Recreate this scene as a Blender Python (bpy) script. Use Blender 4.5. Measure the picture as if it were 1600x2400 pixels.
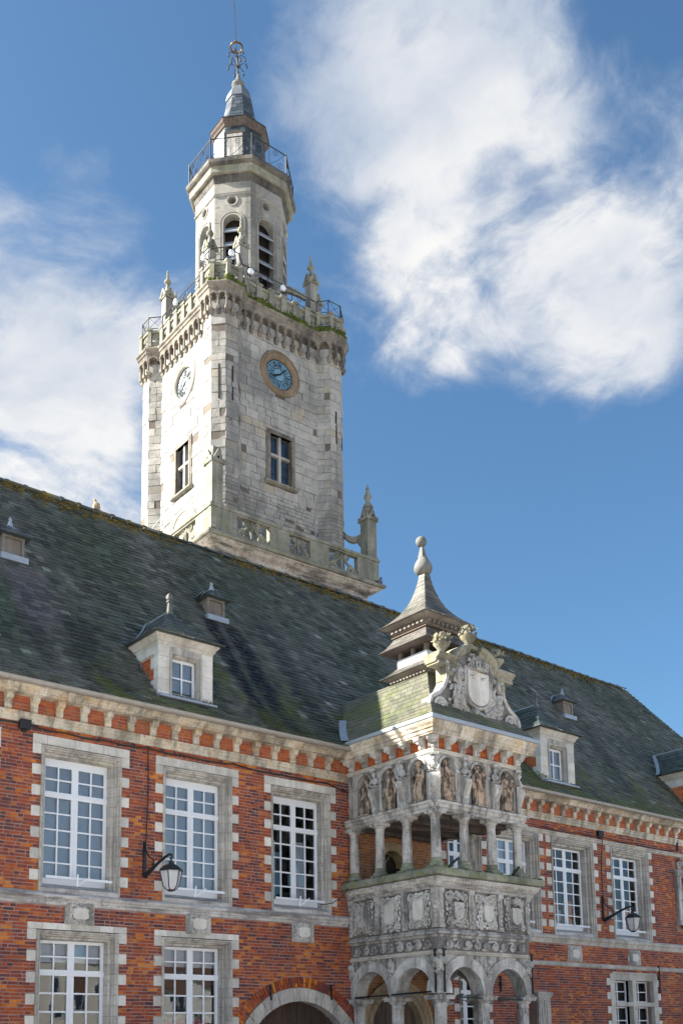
import bpy, math, random
from mathutils import Matrix, Vector
R = math.radians
PI = math.pi
rnd = random.Random(7)
for o in list(bpy.data.objects):
    bpy.data.objects.remove(o, do_unlink=True)
scene = bpy.context.scene
COL = scene.collection

# ------------------------------------------------------------------ camera
YAW, PITCH, ROLL = R(40.0739), R(8.4768), R(-0.84166)
FPX, PPY = 2496.83, 2073.77
def cam_axes():
    f = Vector((math.sin(YAW) * math.cos(PITCH), math.cos(YAW) * math.cos(PITCH), math.sin(PITCH)))
    r = Vector((math.cos(YAW), -math.sin(YAW), 0))
    u = r.cross(f)
    return r * math.cos(ROLL) + u * math.sin(ROLL), u * math.cos(ROLL) - r * math.sin(ROLL), f
CR, CU, CF = cam_axes()
cam = bpy.data.cameras.new('camera')
cam.sensor_fit = 'HORIZONTAL'
cam.sensor_width = 36.0
cam.lens = FPX / 1600 * 36.0
cam.shift_y = (PPY - 1200) / 1600
cam.clip_start = 0.1
cam.clip_end = 3000
camo = bpy.data.objects.new('camera', cam)
COL.objects.link(camo)
camo.matrix_world = Matrix(((CR.x, CU.x, -CF.x, 0), (CR.y, CU.y, -CF.y, -20.0), (CR.z, CU.z, -CF.z, 1.7), (0, 0, 0, 1)))
scene.camera = camo
def pixdir(x, y):
    return (CF + CR * ((x - 800) / FPX) - CU * ((y - PPY) / FPX)).normalized()

# ------------------------------------------------------------------ light and sky
SUN = Vector((-1.45, 1.0, 1.05)).normalized()       # direction towards the sun: behind the town hall, to the left
SUN_STRENGTH, SKY_STRENGTH, EXPOSURE = 5.0, 0.053, 1.8
sl = bpy.data.lights.new('sun', 'SUN')
sl.energy = SUN_STRENGTH
sl.angle = R(0.53)
sl.color = (1.0, 0.93, 0.82)
so = bpy.data.objects.new('sun', sl)
COL.objects.link(so)
so.rotation_euler = SUN.to_track_quat('Z', 'Y').to_euler()
so.location = (0, 0, 60)

class NT:
    """little helper to write node trees"""
    def __init__(s, nt):
        s.nt = nt
        nt.nodes.clear()
    def n(s, t, **kw):
        nd = s.nt.nodes.new('ShaderNode' + t)
        for k, v in kw.items():
            setattr(nd, k, v)
        return nd
    def l(s, a, b):
        s.nt.links.new(a, b)
    def put(s, sock, v):
        if isinstance(v, bpy.types.NodeSocket):
            s.l(v, sock)
        elif v is not None:
            if sock.type == 'RGBA' and len(v) == 3:
                v = (*v, 1)
            sock.default_value = v
    def math(s, op, a, b=None, c=None, clamp=False):
        nd = s.n('Math', operation=op, use_clamp=clamp)
        s.put(nd.inputs[0], a); s.put(nd.inputs[1], b); s.put(nd.inputs[2], c)
        return nd.outputs[0]
    def vmath(s, op, a, b=None):
        nd = s.n('VectorMath', operation=op)
        s.put(nd.inputs[0], a)
        if b is not None: s.put(nd.inputs[1], b)
        return nd.outputs['Value'] if op in ('DOT_PRODUCT', 'LENGTH', 'DISTANCE') else nd.outputs[0]
    def mix(s, f, a, b, mode='MIX'):
        nd = s.n('Mix', data_type='RGBA', blend_type=mode)
        s.put(nd.inputs[0], f); s.put(nd.inputs[6], a); s.put(nd.inputs[7], b)
        return nd.outputs[2]
    def rng(s, v, a, b, c=0.0, d=1.0, smooth=True):
        nd = s.n('MapRange', interpolation_type='SMOOTHSTEP' if smooth else 'LINEAR')
        s.put(nd.inputs[0], v); s.put(nd.inputs[1], a); s.put(nd.inputs[2], b); s.put(nd.inputs[3], c); s.put(nd.inputs[4], d)
        return nd.outputs[0]
    def noise(s, vec, scale, detail=4.0, rough=0.55, dist=0.0):
        nd = s.n('TexNoise')
        s.put(nd.inputs['Vector'], vec)
        nd.inputs['Scale'].default_value = scale
        nd.inputs['Detail'].default_value = detail
        nd.inputs['Roughness'].default_value = rough
        nd.inputs['Distortion'].default_value = dist
        return nd.outputs[0]
    def scalev(s, vec, sc):
        nd = s.n('Mapping')
        s.put(nd.inputs[0], vec)
        nd.inputs['Scale'].default_value = sc
        return nd.outputs[0]
    def ramp(s, f, stops, interp='LINEAR'):
        nd = s.n('ValToRGB')
        nd.color_ramp.interpolation = interp
        els = nd.color_ramp.elements
        while len(els) < len(stops): els.new(0.5)
        for e, (p, c) in zip(els, stops):
            e.position = p
            e.color = (*c, 1)
        s.put(nd.inputs[0], f)
        return nd.outputs[0]
    def sepxyz(s, v):
        nd = s.n('SeparateXYZ'); s.put(nd.inputs[0], v)
        return nd.outputs

world = bpy.data.worlds.new('World')
scene.world = world
world.use_nodes = True
w = NT(world.node_tree)
sky = w.n('TexSky', sky_type='NISHITA')
sky.sun_disc = False
sky.sun_elevation = math.asin(SUN.z)
sky.sun_rotation = math.atan2(SUN.x, SUN.y)
sky.altitude = 60
sky.air_density = 1.0
sky.dust_density = 2.4
sky.ozone_density = 2.2
tc = w.n('TexCoord')
dv = w.vmath('NORMALIZE', tc.outputs['Generated'])
dx, dy, dz = w.sepxyz(dv)
den = w.math('ADD', w.math('MAXIMUM', dz, 0.0), 0.30)
cmb = w.n('CombineXYZ')
w.put(cmb.inputs[0], w.math('DIVIDE', dx, den)); w.put(cmb.inputs[1], w.math('DIVIDE', dy, den)); cmb.inputs[2].default_value = 0.35
cp = cmb.outputs[0]
warp = w.n('TexNoise'); w.put(warp.inputs['Vector'], cp); warp.inputs['Scale'].default_value = 3.2; warp.inputs['Detail'].default_value = 4.0
wv = w.vmath('SCALE', w.vmath('SUBTRACT', warp.outputs['Color'], (0.5, 0.5, 0.5))); wv.node.inputs['Scale'].default_value = 0.22
cpw = w.vmath('ADD', cp, wv)
n1 = w.noise(cpw, 2.3, 8.0, 0.55, 0.15)
n2 = w.noise(cpw, 7.5, 8.0, 0.62, 0.25)
n3 = w.noise(cpw, 24.0, 6.0, 0.6, 0.0)
def dev(n, k): return w.math('MULTIPLY', w.math('SUBTRACT', n, 0.5), k)
bias = w.math('ADD', w.math('ADD', 0.53, dev(n1, 1.30)), w.math('ADD', dev(n2, 0.78), dev(n3, 0.34)))  # base cover raised so clouds out of view brighten the shaded front
# weather seen that day: a bright bank of cumulus to the right of the belfry, softer cloud to its left
for (px, py, rad, amt) in [(1270, 580, 10, .22), (1400, 760, 6, .14), (1440, 850, 4, .10), (930, 760, 5, .14), (1060, 640, 5, .08), (1010, 250, 9, .16), (1500, 430, 7, .10), (1290, 200, 7, .08), (900, 60, 8, .10), (960, 800, 6, .06), (700, 120, 6, .05),
                           (110, 690, 8, .17), (230, 880, 6, .12), (90, 1080, 6, .18), (290, 1110, 5, .12), (40, 440, 7, .12),
                           (320, 170, 11, -.34), (60, 60, 11, -.26), (1250, 1200, 8.5, -.38), (1480, 1480, 10, -.34), (900, 1180, 7, -.30), (1580, 1120, 6, -.24), (1100, 1050, 4, -.12), (760, 470, 4, -.10), (800, 980, 4, -.10), (250, 480, 3, .10), (180, 300, 3, .10), (1580, 100, 6, -.12)]:
    d = pixdir(px, py)
    dot = w.vmath('DOT_PRODUCT', dv, (d.x, d.y, d.z))
    bias = w.math('ADD', bias, w.math('MULTIPLY', w.rng(dot, math.cos(R(rad)), 1.0), amt))
cover = w.rng(bias, 0.43, 0.88)
thick = w.rng(bias, 0.52, 0.90)
shade = w.noise(cpw, 3.4, 6.0, 0.55)
cloud_col = w.mix(w.math('MULTIPLY', thick, w.rng(shade, 0.28, 0.62)), (2.7, 3.15, 3.9), (5.6, 5.5, 5.35))
skyc = w.mix(1.0, sky.outputs[0], (0.70, 0.99, 1.12), 'MULTIPLY')
final = w.mix(w.math('MULTIPLY', cover, 0.96), skyc, cloud_col)
bg = w.n('Background')
w.l(final, bg.inputs[0])
bg.inputs[1].default_value = SKY_STRENGTH
wo = w.n('OutputWorld')
w.l(bg.outputs[0], wo.inputs[0])
scene.view_settings.view_transform = 'Standard'
scene.view_settings.look = 'None'
scene.view_settings.exposure = EXPOSURE
scene.view_settings.gamma = 1.0
scene.view_settings.use_curve_mapping = False
scene.render.engine = 'CYCLES'
scene.cycles.max_bounces = 6
scene.cycles.transparent_max_bounces = 12

# ------------------------------------------------------------------ mesh building
class MB:
    def __init__(s):
        s.v = []; s.f = []; s.M = None
    def add(s, vs, fs):
        k = len(s.v)
        if s.M is not None:
            vs = [tuple(s.M @ Vector(p)) for p in vs]
        s.v.extend(vs)
        s.f.extend([tuple(i + k for i in f) for f in fs])
    def box(s, x0, x1, y0, y1, z0, z1):
        s.add([(x0, y0, z0), (x1, y0, z0), (x1, y1, z0), (x0, y1, z0), (x0, y0, z1), (x1, y0, z1), (x1, y1, z1), (x0, y1, z1)],
              [(0, 3, 2, 1), (4, 5, 6, 7), (0, 1, 5, 4), (1, 2, 6, 5), (2, 3, 7, 6), (3, 0, 4, 7)])
    def obox(s, p, q, wd, th, up=(0, 0, 1)):
        """bar from p to q, width wd (sideways), thickness th (along up)"""
        p = Vector(p); q = Vector(q); d = (q - p).normalized(); u = Vector(up)
        sd = d.cross(u)
        if sd.length < 1e-4: sd = d.cross(Vector((1, 0, 0)))
        sd.normalize(); u = sd.cross(d).normalized()
        a = sd * wd / 2; b = u * th / 2
        s.add([tuple(x) for x in (p - a - b, p + a - b, p + a + b, p - a + b, q - a - b, q + a - b, q + a + b, q - a + b)],
              [(0, 3, 2, 1), (4, 5, 6, 7), (0, 1, 5, 4), (1, 2, 6, 5), (2, 3, 7, 6), (3, 0, 4, 7)])
    def quad(s, a, b, c, d):
        s.add([tuple(a), tuple(b), tuple(c), tuple(d)], [(0, 1, 2, 3)])
    def rings(s, rings, closed=True, cap0=False, cap1=False):
        n = len(rings[0]); vs = [tuple(p) for r in rings for p in r]; fs = []
        for i in range(len(rings) - 1):
            for j in range(n if closed else n - 1):
                k = (j + 1) % n
                fs.append((i * n + j, i * n + k, (i + 1) * n + k, (i + 1) * n + j))
        if cap0: fs.append(tuple(reversed(range(n))))
        if cap1: fs.append(tuple(range((len(rings) - 1) * n, len(rings) * n)))
        s.add(vs, fs)
    def lathe(s, prof, c=(0, 0, 0), n=16, squash=1.0, rot=0.0):
        rs = []
        for r, z in prof:
            rs.append([(c[0] + r * math.cos(rot + 2 * PI * k / n), c[1] + squash * r * math.sin(rot + 2 * PI * k / n), c[2] + z) for k in range(n)])
        s.rings(rs, True, True, True)
    def tube(s, pts, r, n=6, taper=None):
        pts = [Vector(p) for p in pts]; rs = []
        prev = None
        for i, p in enumerate(pts):
            a = pts[max(0, i - 1)]; b = pts[min(len(pts) - 1, i + 1)]
            t = (b - a).normalized()
            if prev is None:
                u = t.cross(Vector((0.31, 0.17, 0.93)))
                if u.length < 1e-3: u = t.cross(Vector((1, 0, 0)))
            else:
                u = prev - t * prev.dot(t)
            u.normalize(); prev = u; v = t.cross(u)
            rr = r if taper is None else taper[i]
            rs.append([tuple(p + u * rr * math.cos(2 * PI * k / n) + v * rr * math.sin(2 * PI * k / n)) for k in range(n)])
        s.rings(rs, True, True, True)
    def prism(s, poly, axis, a, b):
        """poly 2D extruded along axis; axis 'x': (y,z); 'y': (x,z); 'z': (x,y)"""
        def P(u, v, t):
            return (t, u, v) if axis == 'x' else (u, t, v) if axis == 'y' else (u, v, t)
        n = len(poly)
        s.add([P(u, v, a) for u, v in poly] + [P(u, v, b) for u, v in poly],
              [tuple(reversed(range(n))), tuple(range(n, 2 * n))] + [(j, (j + 1) % n, n + (j + 1) % n, n + j) for j in range(n)])
    def sphere(s, c, r, n=10, m=7, sc=(1, 1, 1)):
        rs = []
        for i in range(m + 1):
            a = -PI / 2 + PI * i / m
            rr = max(math.cos(a), 0.02)
            rs.append([(c[0] + sc[0] * r * rr * math.cos(2 * PI * k / n), c[1] + sc[1] * r * rr * math.sin(2 * PI * k / n), c[2] + sc[2] * r * math.sin(a)) for k in range(n)])
        s.rings(rs, True, True, True)
    def mesh(s, name, smooth=None):
        me = bpy.data.meshes.new(name)
        me.from_pydata(s.v, [], s.f)
        if smooth is not None:
            me.polygons.foreach_set('use_smooth', [True] * len(me.polygons))
            me.set_sharp_from_angle(angle=R(smooth))
        me.update()
        return me

WM = {}
I4 = Matrix.Identity(4)
def link(o, parent, M):
    COL.objects.link(o)
    WM[o.name] = M
    if parent is not None:
        o.parent = parent
        o.matrix_basis = WM[parent.name].inverted() @ M
    else:
        o.matrix_basis = M
    return o
def tag(o, label=None, cat=None, group=None, kind=None):
    for k, v in (('label', label), ('category', cat), ('group', group), ('kind', kind)):
        if v: o[k] = v
    return o
def O(name, me, m, parent=None, M=I4, smooth=None, **kw):
    if isinstance(me, MB): me = me.mesh(name, smooth)
    o = bpy.data.objects.new(name, me)
    if m is not None and len(me.materials) == 0: me.materials.append(m)
    return tag(link(o, parent, M), **kw)
def EM(name, loc, label, cat, group=None, rz=0.0, M=None):
    o = bpy.data.objects.new(name, None)
    o.empty_display_size = 0.3
    return tag(link(o, None, M if M is not None else Matrix.Translation(loc) @ Matrix.Rotation(rz, 4, 'Z')), label, cat, group)
def T(x, y, z, rz=0.0): return Matrix.Translation((x, y, z)) @ Matrix.Rotation(rz, 4, 'Z')
def sweep(mb, path, prof, closed=False):
    """path: plan polyline, outward on its right hand; prof: (out, z) bottom to top"""
    n = len(path); rings = []
    for o, z in prof:
        ring = []
        for i, p in enumerate(path):
            p = Vector(p)
            a = Vector(path[i - 1]) if (i > 0 or closed) else None
            b = Vector(path[(i + 1) % n]) if (i < n - 1 or closed) else None
            ns = []
            for q0, q1 in ((a, p), (p, b)):
                if q0 is None or q1 is None: continue
                d = (q1 - q0).normalized()
                ns.append(Vector((d.y, -d.x)))
            m = ns[0] if len(ns) == 1 else (ns[0] + ns[1]) / (1 + ns[0].dot(ns[1]))
            ring.append((p.x + m.x * o, p.y + m.y * o, z))
        rings.append(ring)
    mb.rings(rings, closed)
def arch_panel(mb, x0, x1, z0, z1, cx, r, zs, y, depth, n=10):
    """wall panel in the plane y with a round headed opening (from z0), jambs going back by depth"""
    arc = [(cx - r * math.cos(PI * k / n), zs + r * math.sin(PI * k / n)) for k in range(n + 1)]
    mb.quad((x0, y, z0), (cx - r, y, z0), (cx - r, y, zs), (x0, y, zs))
    mb.quad((cx + r, y, z0), (x1, y, z0), (x1, y, zs), (cx + r, y, zs))
    top = [(x0, z1)] + [(p[0], z1) for p in arc[1:-1]] + [(x1, z1)]
    low = [(x0, zs)] + arc[1:-1] + [(x1, zs)]
    mb.add([(x0, y, zs), (cx - r, y, zs), (arc[1][0], y, arc[1][1]), (arc[1][0], y, z1), (x0, y, z1)], [(0, 1, 2, 3, 4)])
    mb.add([(cx + r, y, zs), (x1, y, zs), (x1, y, z1), (arc[-2][0], y, z1), (arc[-2][0], y, arc[-2][1])], [(0, 1, 2, 3, 4)])
    for k in range(1, n - 1):
        mb.quad((arc[k][0], y, arc[k][1]), (arc[k + 1][0], y, arc[k + 1][1]), (arc[k + 1][0], y, z1), (arc[k][0], y, z1))
    out = [(cx - r, z0)] + arc + [(cx + r, z0)]
    for k in range(len(out) - 1):
        mb.quad((out[k][0], y, out[k][1]), (out[k][0], y + depth, out[k][1]), (out[k + 1][0], y + depth, out[k + 1][1]), (out[k + 1][0], y, out[k + 1][1]))
def spiral(cx, cz, r, turns=1.6, a0=0.0, sgn=1, n=16, y=0.0):
    return [(cx + r * (1 - 0.85 * k / n) * math.cos(a0 + sgn * 2 * PI * turns * k / n), y, cz + r * (1 - 0.85 * k / n) * math.sin(a0 + sgn * 2 * PI * turns * k / n)) for k in range(n + 1)]
def voussoir(mb, cx, zs, r0, r1, a0, a1, y0, y1, n=3):
    A = [a0 + (a1 - a0) * k / n for k in range(n + 1)]
    poly = [(cx + r1 * math.cos(a), zs + r1 * math.sin(a)) for a in A] + [(cx + r0 * math.cos(a), zs + r0 * math.sin(a)) for a in reversed(A)]
    mb.prism(poly, 'y', y0, y1)
# ------------------------------------------------------------------ materials
MATS = {}
def newmat(name):
    m = bpy.data.materials.new(name)
    m.use_nodes = True
    MATS[name] = m
    t = NT(m.node_tree)
    b = t.n('BsdfPrincipled')
    o = t.n('OutputMaterial')
    t.l(b.outputs[0], o.inputs[0])
    g = t.n('NewGeometry')
    oi = t.n('ObjectInfo')
    rn = t.math('FRACT', t.math('ADD', t.math('MULTIPLY', g.outputs['Random Per Island'], 7.31), t.math('MULTIPLY', oi.outputs['Random'], 3.77)))
    return m, t, b, g.outputs['Position'], rn
def bump(t, b, h, strength=0.3, dist=0.01):
    nd = t.n('Bump')
    nd.inputs['Strength'].default_value = strength
    nd.inputs['Distance'].default_value = dist
    t.put(nd.inputs['Height'], h)
    t.l(nd.outputs[0], b.inputs['Normal'])
def simple(name, col, rough=0.6, metal=0.0, var=0.15, scale=6.0, bmp=0.15, spec=0.4):
    m, t, b, P, rn = newmat(name)
    n = t.noise(P, scale, 5.0, 0.6)
    f = t.math('ADD', t.math('MULTIPLY', n, var * 2), 1 - var)
    c = t.mix(1.0, col, t.mix(0.0, (1, 1, 1), (1, 1, 1)), 'MULTIPLY')
    hs = t.n('HueSaturation')
    t.put(hs.inputs['Value'], f); t.put(hs.inputs['Color'], (*col, 1))
    t.l(hs.outputs[0], b.inputs['Base Color'])
    b.inputs['Roughness'].default_value = rough
    b.inputs['Metallic'].default_value = metal
    b.inputs['Specular IOR Level'].default_value = spec
    if bmp: bump(t, b, t.noise(P, scale * 4, 4.0), bmp, 0.006)
    return m
def stone(name, ca, cb, stain, stain_amt=0.5, lichen=None, lichen_amt=0.4, var=0.22, stretch=(1.0, 1.0, 0.25), sscale=1.6, bmp=0.35, tint=None, crisp=0.0):
    m, t, b, P, rn = newmat(name)
    n = t.noise(P, 2.2, 6.0, 0.62)
    fine = t.noise(P, 26.0, 5.0, 0.65)
    c = t.mix(t.rng(n, 0.35, 0.65), ca, cb)
    if tint: c = t.mix(t.rng(rn, 0.86, 0.94), c, tint)
    st = t.noise(t.scalev(P, stretch), sscale, 8.0, 0.68, 0.3)
    c = t.mix(t.math('MULTIPLY', t.rng(st, 0.43 + crisp * 0.05, 0.64 - crisp * 0.07), stain_amt), c, stain)
    sp = t.noise(P, 9.0, 8.0, 0.75)
    c = t.mix(t.math('MULTIPLY', t.rng(sp, 0.52, 0.66 - crisp * 0.06), stain_amt * 0.8), c, stain)
    if lichen:
        li = t.noise(P, 3.1, 9.0, 0.7)
        c = t.mix(t.math('MULTIPLY', t.rng(li, 0.52, 0.66), lichen_amt), c, lichen)
    hs = t.n('HueSaturation')
    t.put(hs.inputs['Value'], t.math('ADD', t.math('ADD', t.math('MULTIPLY', rn, var), 1 - var * 0.55), t.math('MULTIPLY', t.math('SUBTRACT', fine, 0.5), 0.35)))
    t.put(hs.inputs['Color'], c)
    t.l(hs.outputs[0], b.inputs['Base Color'])
    b.inputs['Roughness'].default_value = 0.85
    b.inputs['Specular IOR Level'].default_value = 0.25
    bump(t, b, t.math('ADD', fine, t.math('MULTIPLY', sp, 1.5)), bmp, 0.012)
    return m

def brickmat(name, stops, patch):
    m, t, b, P, rn = newmat(name)
    big = t.noise(P, 1.05, 5.0, 0.6)
    f = t.math('ADD', t.math('ADD', t.math('MULTIPLY', rn, 0.78), 0.10), t.math('MULTIPLY', t.math('SUBTRACT', big, 0.5), patch), clamp=True)
    c = t.ramp(f, stops)
    fine = t.noise(P, 40.0, 4.0, 0.7)
    mid = t.noise(P, 14.0, 5.0, 0.7)
    c = t.mix(t.rng(mid, 0.58, 0.74, 0, 0.5), c, (0.36, 0.24, 0.20))
    c = t.mix(t.rng(t.noise(P, 1.7, 6.0, 0.7), 0.60, 0.76, 0, 0.45), c, (0.10, 0.075, 0.075))
    run = t.noise(t.scalev(P, (2.2, 2.2, 0.22)), 1.1, 7.0, 0.66, 0.2)
    c = t.mix(t.rng(run, 0.53, 0.68, 0, 0.65), c, (0.12, 0.075, 0.072))
    c = t.mix(t.rng(t.noise(t.scalev(P, (1.5, 1.5, 0.35)), 1.9, 7.0, 0.7), 0.60, 0.72, 0, 0.4), c, (0.46, 0.36, 0.32))
    hs = t.n('HueSaturation')
    t.put(hs.inputs['Value'], t.math('ADD', 0.6, t.math('MULTIPLY', fine, 0.8)))
    t.put(hs.inputs['Color'], c)
    t.l(hs.outputs[0], b.inputs['Base Color'])
    b.inputs['Roughness'].default_value = 0.82
    b.inputs['Specular IOR Level'].default_value = 0.3
    bump(t, b, t.math('ADD', fine, mid), 0.5, 0.01)
    return m
M_brick = brickmat('old_brick', [(0.0, (0.075, 0.038, 0.046)), (0.16, (0.14, 0.046, 0.046)), (0.36, (0.22, 0.054, 0.036)), (0.56, (0.36, 0.078, 0.026)), (0.70, (0.31, 0.064, 0.027)), (0.82, (0.50, 0.13, 0.018)), (1.0, (0.60, 0.22, 0.03))], 1.8)
M_brickw = brickmat('loggia_brick', [(0.0, (0.16, 0.07, 0.035)), (0.35, (0.30, 0.13, 0.04)), (0.7, (0.42, 0.20, 0.06)), (1.0, (0.36, 0.12, 0.05))], 0.5)
M_newbrick = brickmat('dormer_brick', [(0.0, (0.30, 0.06, 0.03)), (0.5, (0.46, 0.11, 0.03)), (1.0, (0.50, 0.15, 0.04))], 0.2)
M_mortar = stone('mortar', (0.40, 0.215, 0.165), (0.36, 0.26, 0.23), (0.17, 0.12, 0.11), 0.5, stretch=(1, 1, 0.7), var=0.05, bmp=0.6)
M_mortar_pale = stone('pale_mortar', (0.55, 0.47, 0.38), (0.46, 0.38, 0.30), (0.25, 0.2, 0.16), 0.3, var=0.05)
M_lime = stone('limestone', (0.63, 0.59, 0.53), (0.53, 0.495, 0.44), (0.20, 0.175, 0.15), 0.55, (0.50, 0.38, 0.22), 0.3)
M_jamb = stone('weathered_jamb_stone', (0.56, 0.53, 0.485), (0.45, 0.425, 0.39), (0.17, 0.16, 0.15), 0.65, (0.48, 0.37, 0.23), 0.28, stretch=(3, 3, 0.3))
M_quoin = stone('quoin_stone', (0.70, 0.675, 0.63), (0.61, 0.58, 0.53), (0.30, 0.285, 0.265), 0.42, (0.55, 0.49, 0.38), 0.25, var=0.34)
M_sill = stone('sill_stone', (0.62, 0.60, 0.585), (0.47, 0.455, 0.44), (0.12, 0.11, 0.11), 0.75, (0.48, 0.38, 0.24), 0.3, stretch=(0.5, 2, 4))
M_cornice = stone('cornice_stone', (0.64, 0.58, 0.49), (0.57, 0.49, 0.38), (0.13, 0.11, 0.09), 0.62, (0.56, 0.35, 0.13), 0.5, stretch=(1.6, 1, 0.6), var=0.36, crisp=.6)
M_bay = stone('carved_grey_stone', (0.56, 0.54, 0.52), (0.42, 0.40, 0.375), (0.06, 0.057, 0.056), 0.66, (0.50, 0.43, 0.32), 0.28, stretch=(1.8, 1.8, 0.35), sscale=2.2, bmp=0.6, crisp=0.4)
M_shade_field = stone('recess_shade_panel_stone', (0.27, 0.255, 0.245), (0.20, 0.19, 0.18), (0.045, 0.043, 0.043), 0.5, (0.34, 0.29, 0.22), 0.3, stretch=(1.4, 1.4, 0.5), sscale=2.2, bmp=0.5)  # panel ground darkened to paint recess shade behind the carving, besides soot stains
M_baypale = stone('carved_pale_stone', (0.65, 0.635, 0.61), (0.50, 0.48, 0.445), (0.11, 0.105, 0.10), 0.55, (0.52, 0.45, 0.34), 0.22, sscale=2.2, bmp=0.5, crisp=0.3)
M_ochre = stone('ochre_stone', (0.46, 0.36, 0.23), (0.38, 0.30, 0.20), (0.13, 0.105, 0.08), 0.6, (0.44, 0.40, 0.22), 0.35)
M_clockring = stone('brown_clock_stone', (0.30, 0.22, 0.145), (0.24, 0.175, 0.12), (0.09, 0.07, 0.05), 0.55)
M_pedcap = stone('lichened_pediment_stone', (0.36, 0.335, 0.28), (0.28, 0.265, 0.20), (0.06, 0.06, 0.045), 0.72, (0.38, 0.35, 0.13), 0.55)
M_statue = stone('terracotta_statue', (0.54, 0.40, 0.29), (0.42, 0.335, 0.27), (0.035, 0.034, 0.036), 0.80, stretch=(3.0, 3.0, 1.0), sscale=2.6, bmp=0.5, crisp=1.0)
M_moss_stone = stone('mossy_stone', (0.34, 0.33, 0.27), (0.24, 0.26, 0.18), (0.06, 0.065, 0.05), 0.6, (0.20, 0.25, 0.05), 0.75, bmp=0.7)
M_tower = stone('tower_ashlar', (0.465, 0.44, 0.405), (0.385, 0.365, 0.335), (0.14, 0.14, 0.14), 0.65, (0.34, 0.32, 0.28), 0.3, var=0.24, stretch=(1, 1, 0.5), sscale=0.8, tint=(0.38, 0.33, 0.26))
M_tmortar = stone('tower_mortar', (0.17, 0.145, 0.12), (0.14, 0.12, 0.10), (0.07, 0.06, 0.055), 0.5, var=0.02)
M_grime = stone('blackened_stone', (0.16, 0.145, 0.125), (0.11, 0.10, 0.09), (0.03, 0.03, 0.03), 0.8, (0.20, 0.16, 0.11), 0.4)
M_tocta = stone('belfry_stone', (0.36, 0.34, 0.30), (0.30, 0.29, 0.27), (0.12, 0.118, 0.11), 0.72, (0.42, 0.37, 0.25), 0.35, stretch=(1, 1, 0.2), sscale=1.3)
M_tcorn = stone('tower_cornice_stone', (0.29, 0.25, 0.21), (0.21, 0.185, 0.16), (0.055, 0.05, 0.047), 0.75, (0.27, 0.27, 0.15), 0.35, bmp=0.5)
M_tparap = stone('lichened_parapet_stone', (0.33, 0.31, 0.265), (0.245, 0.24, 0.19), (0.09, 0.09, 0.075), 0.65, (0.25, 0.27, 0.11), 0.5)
M_tgrime = stone('grimy_base_stone', (0.62, 0.57, 0.53), (0.42, 0.37, 0.34), (0.04, 0.037, 0.038), 0.85, (0.36, 0.25, 0.18), 0.35, stretch=(0.35, 0.35, 3.0), sscale=1.6, crisp=0.2)
M_lead = simple('lead_sheet', (0.36, 0.40, 0.46), 0.5, 0.25, 0.22, 5.0)
M_leadold = stone('old_lead', (0.18, 0.18, 0.175), (0.14, 0.145, 0.14), (0.15, 0.15, 0.14), 0.5, (0.46, 0.42, 0.28), 0.3)
M_zinc = simple('zinc_gutter', (0.36, 0.33, 0.30), 0.5, 0.3, 0.25, 4.0)
M_white = simple('white_paint', (0.78, 0.81, 0.86), 0.35, 0, 0.04, 3.0, 0.04)
M_iron = simple('black_iron', (0.014, 0.018, 0.022), 0.42, 0.0, 0.3, 9.0, 0.1)
M_rust = simple('rusty_iron', (0.085, 0.055, 0.036), 0.7, 0.1, 0.5, 12.0)
M_gold = simple('gilt_iron', (0.10, 0.065, 0.025), 0.45, 0.4, 0.5, 20.0)
M_cable = simple('black_cable', (0.02, 0.02, 0.022), 0.6, 0, 0.1, 5.0, 0)
M_wood = stone('weathered_wood', (0.15, 0.115, 0.10), (0.11, 0.09, 0.08), (0.06, 0.045, 0.04), 0.6, stretch=(6, 6, 0.4), var=0.3)
M_door = stone('dark_plank_door', (0.085, 0.055, 0.04), (0.06, 0.04, 0.032), (0.03, 0.022, 0.018), 0.5, stretch=(6, 6, 0.4), var=0.35)
M_greywood = stone('grey_turret_wood', (0.27, 0.24, 0.21), (0.20, 0.175, 0.155), (0.12, 0.10, 0.09), 0.5, stretch=(2, 2, 0.6))
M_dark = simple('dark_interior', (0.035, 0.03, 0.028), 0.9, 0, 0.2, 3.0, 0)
M_glow_room = simple('glow_room', (0.32, 0.20, 0.09), 0.9, 0, 0.3, 1.5, 0)  # glow of a lit room put into the wall colour
M_blind = simple('grey_blind', (0.52, 0.56, 0.62), 0.9, 0, 0.08, 60.0, 0)
M_paleblind = simple('pale_blind', (0.62, 0.68, 0.74), 0.9, 0, 0.08, 40.0, 0)
M_curtain = simple('white_curtain', (0.70, 0.76, 0.84), 0.9, 0, 0.1, 4.0, 0)
M_glow_curtain = simple('glow_orange_curtain', (0.75, 0.30, 0.04), 0.9, 0, 0.15, 8.0, 0)  # made-up curtain cloth; its orange paints the glow of a lit room
M_redrug = simple('red_hanging', (0.45, 0.05, 0.05), 0.9, 0, 0.4, 14.0, 0)
M_dial = simple('pale_blue_dial', (0.17, 0.32, 0.43), 0.3, 0, 0.12, 5.0, 0)
M_dialsunlit = simple('sunlit_dial', (0.46, 0.50, 0.50), 0.3, 0, 0.1, 5.0, 0)  # paler dial copy: sunlight on the left face painted into its colour
M_rail = simple('dark_rail_iron', (0.040, 0.042, 0.046), 0.6, 0.1, 0.5, 12.0)
M_dialink = simple('dark_dial_metal', (0.02, 0.03, 0.04), 0.4, 0.3, 0.2, 5.0, 0)
M_lampwhite = simple('white_enamel', (0.82, 0.86, 0.92), 0.3, 0, 0.03, 3.0, 0)
M_bird = simple('pigeon_feathers', (0.12, 0.13, 0.17), 0.7, 0, 0.3, 18.0)
M_birdtan = simple('tan_feathers', (0.40, 0.30, 0.20), 0.8, 0, 0.35, 18.0)
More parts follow.
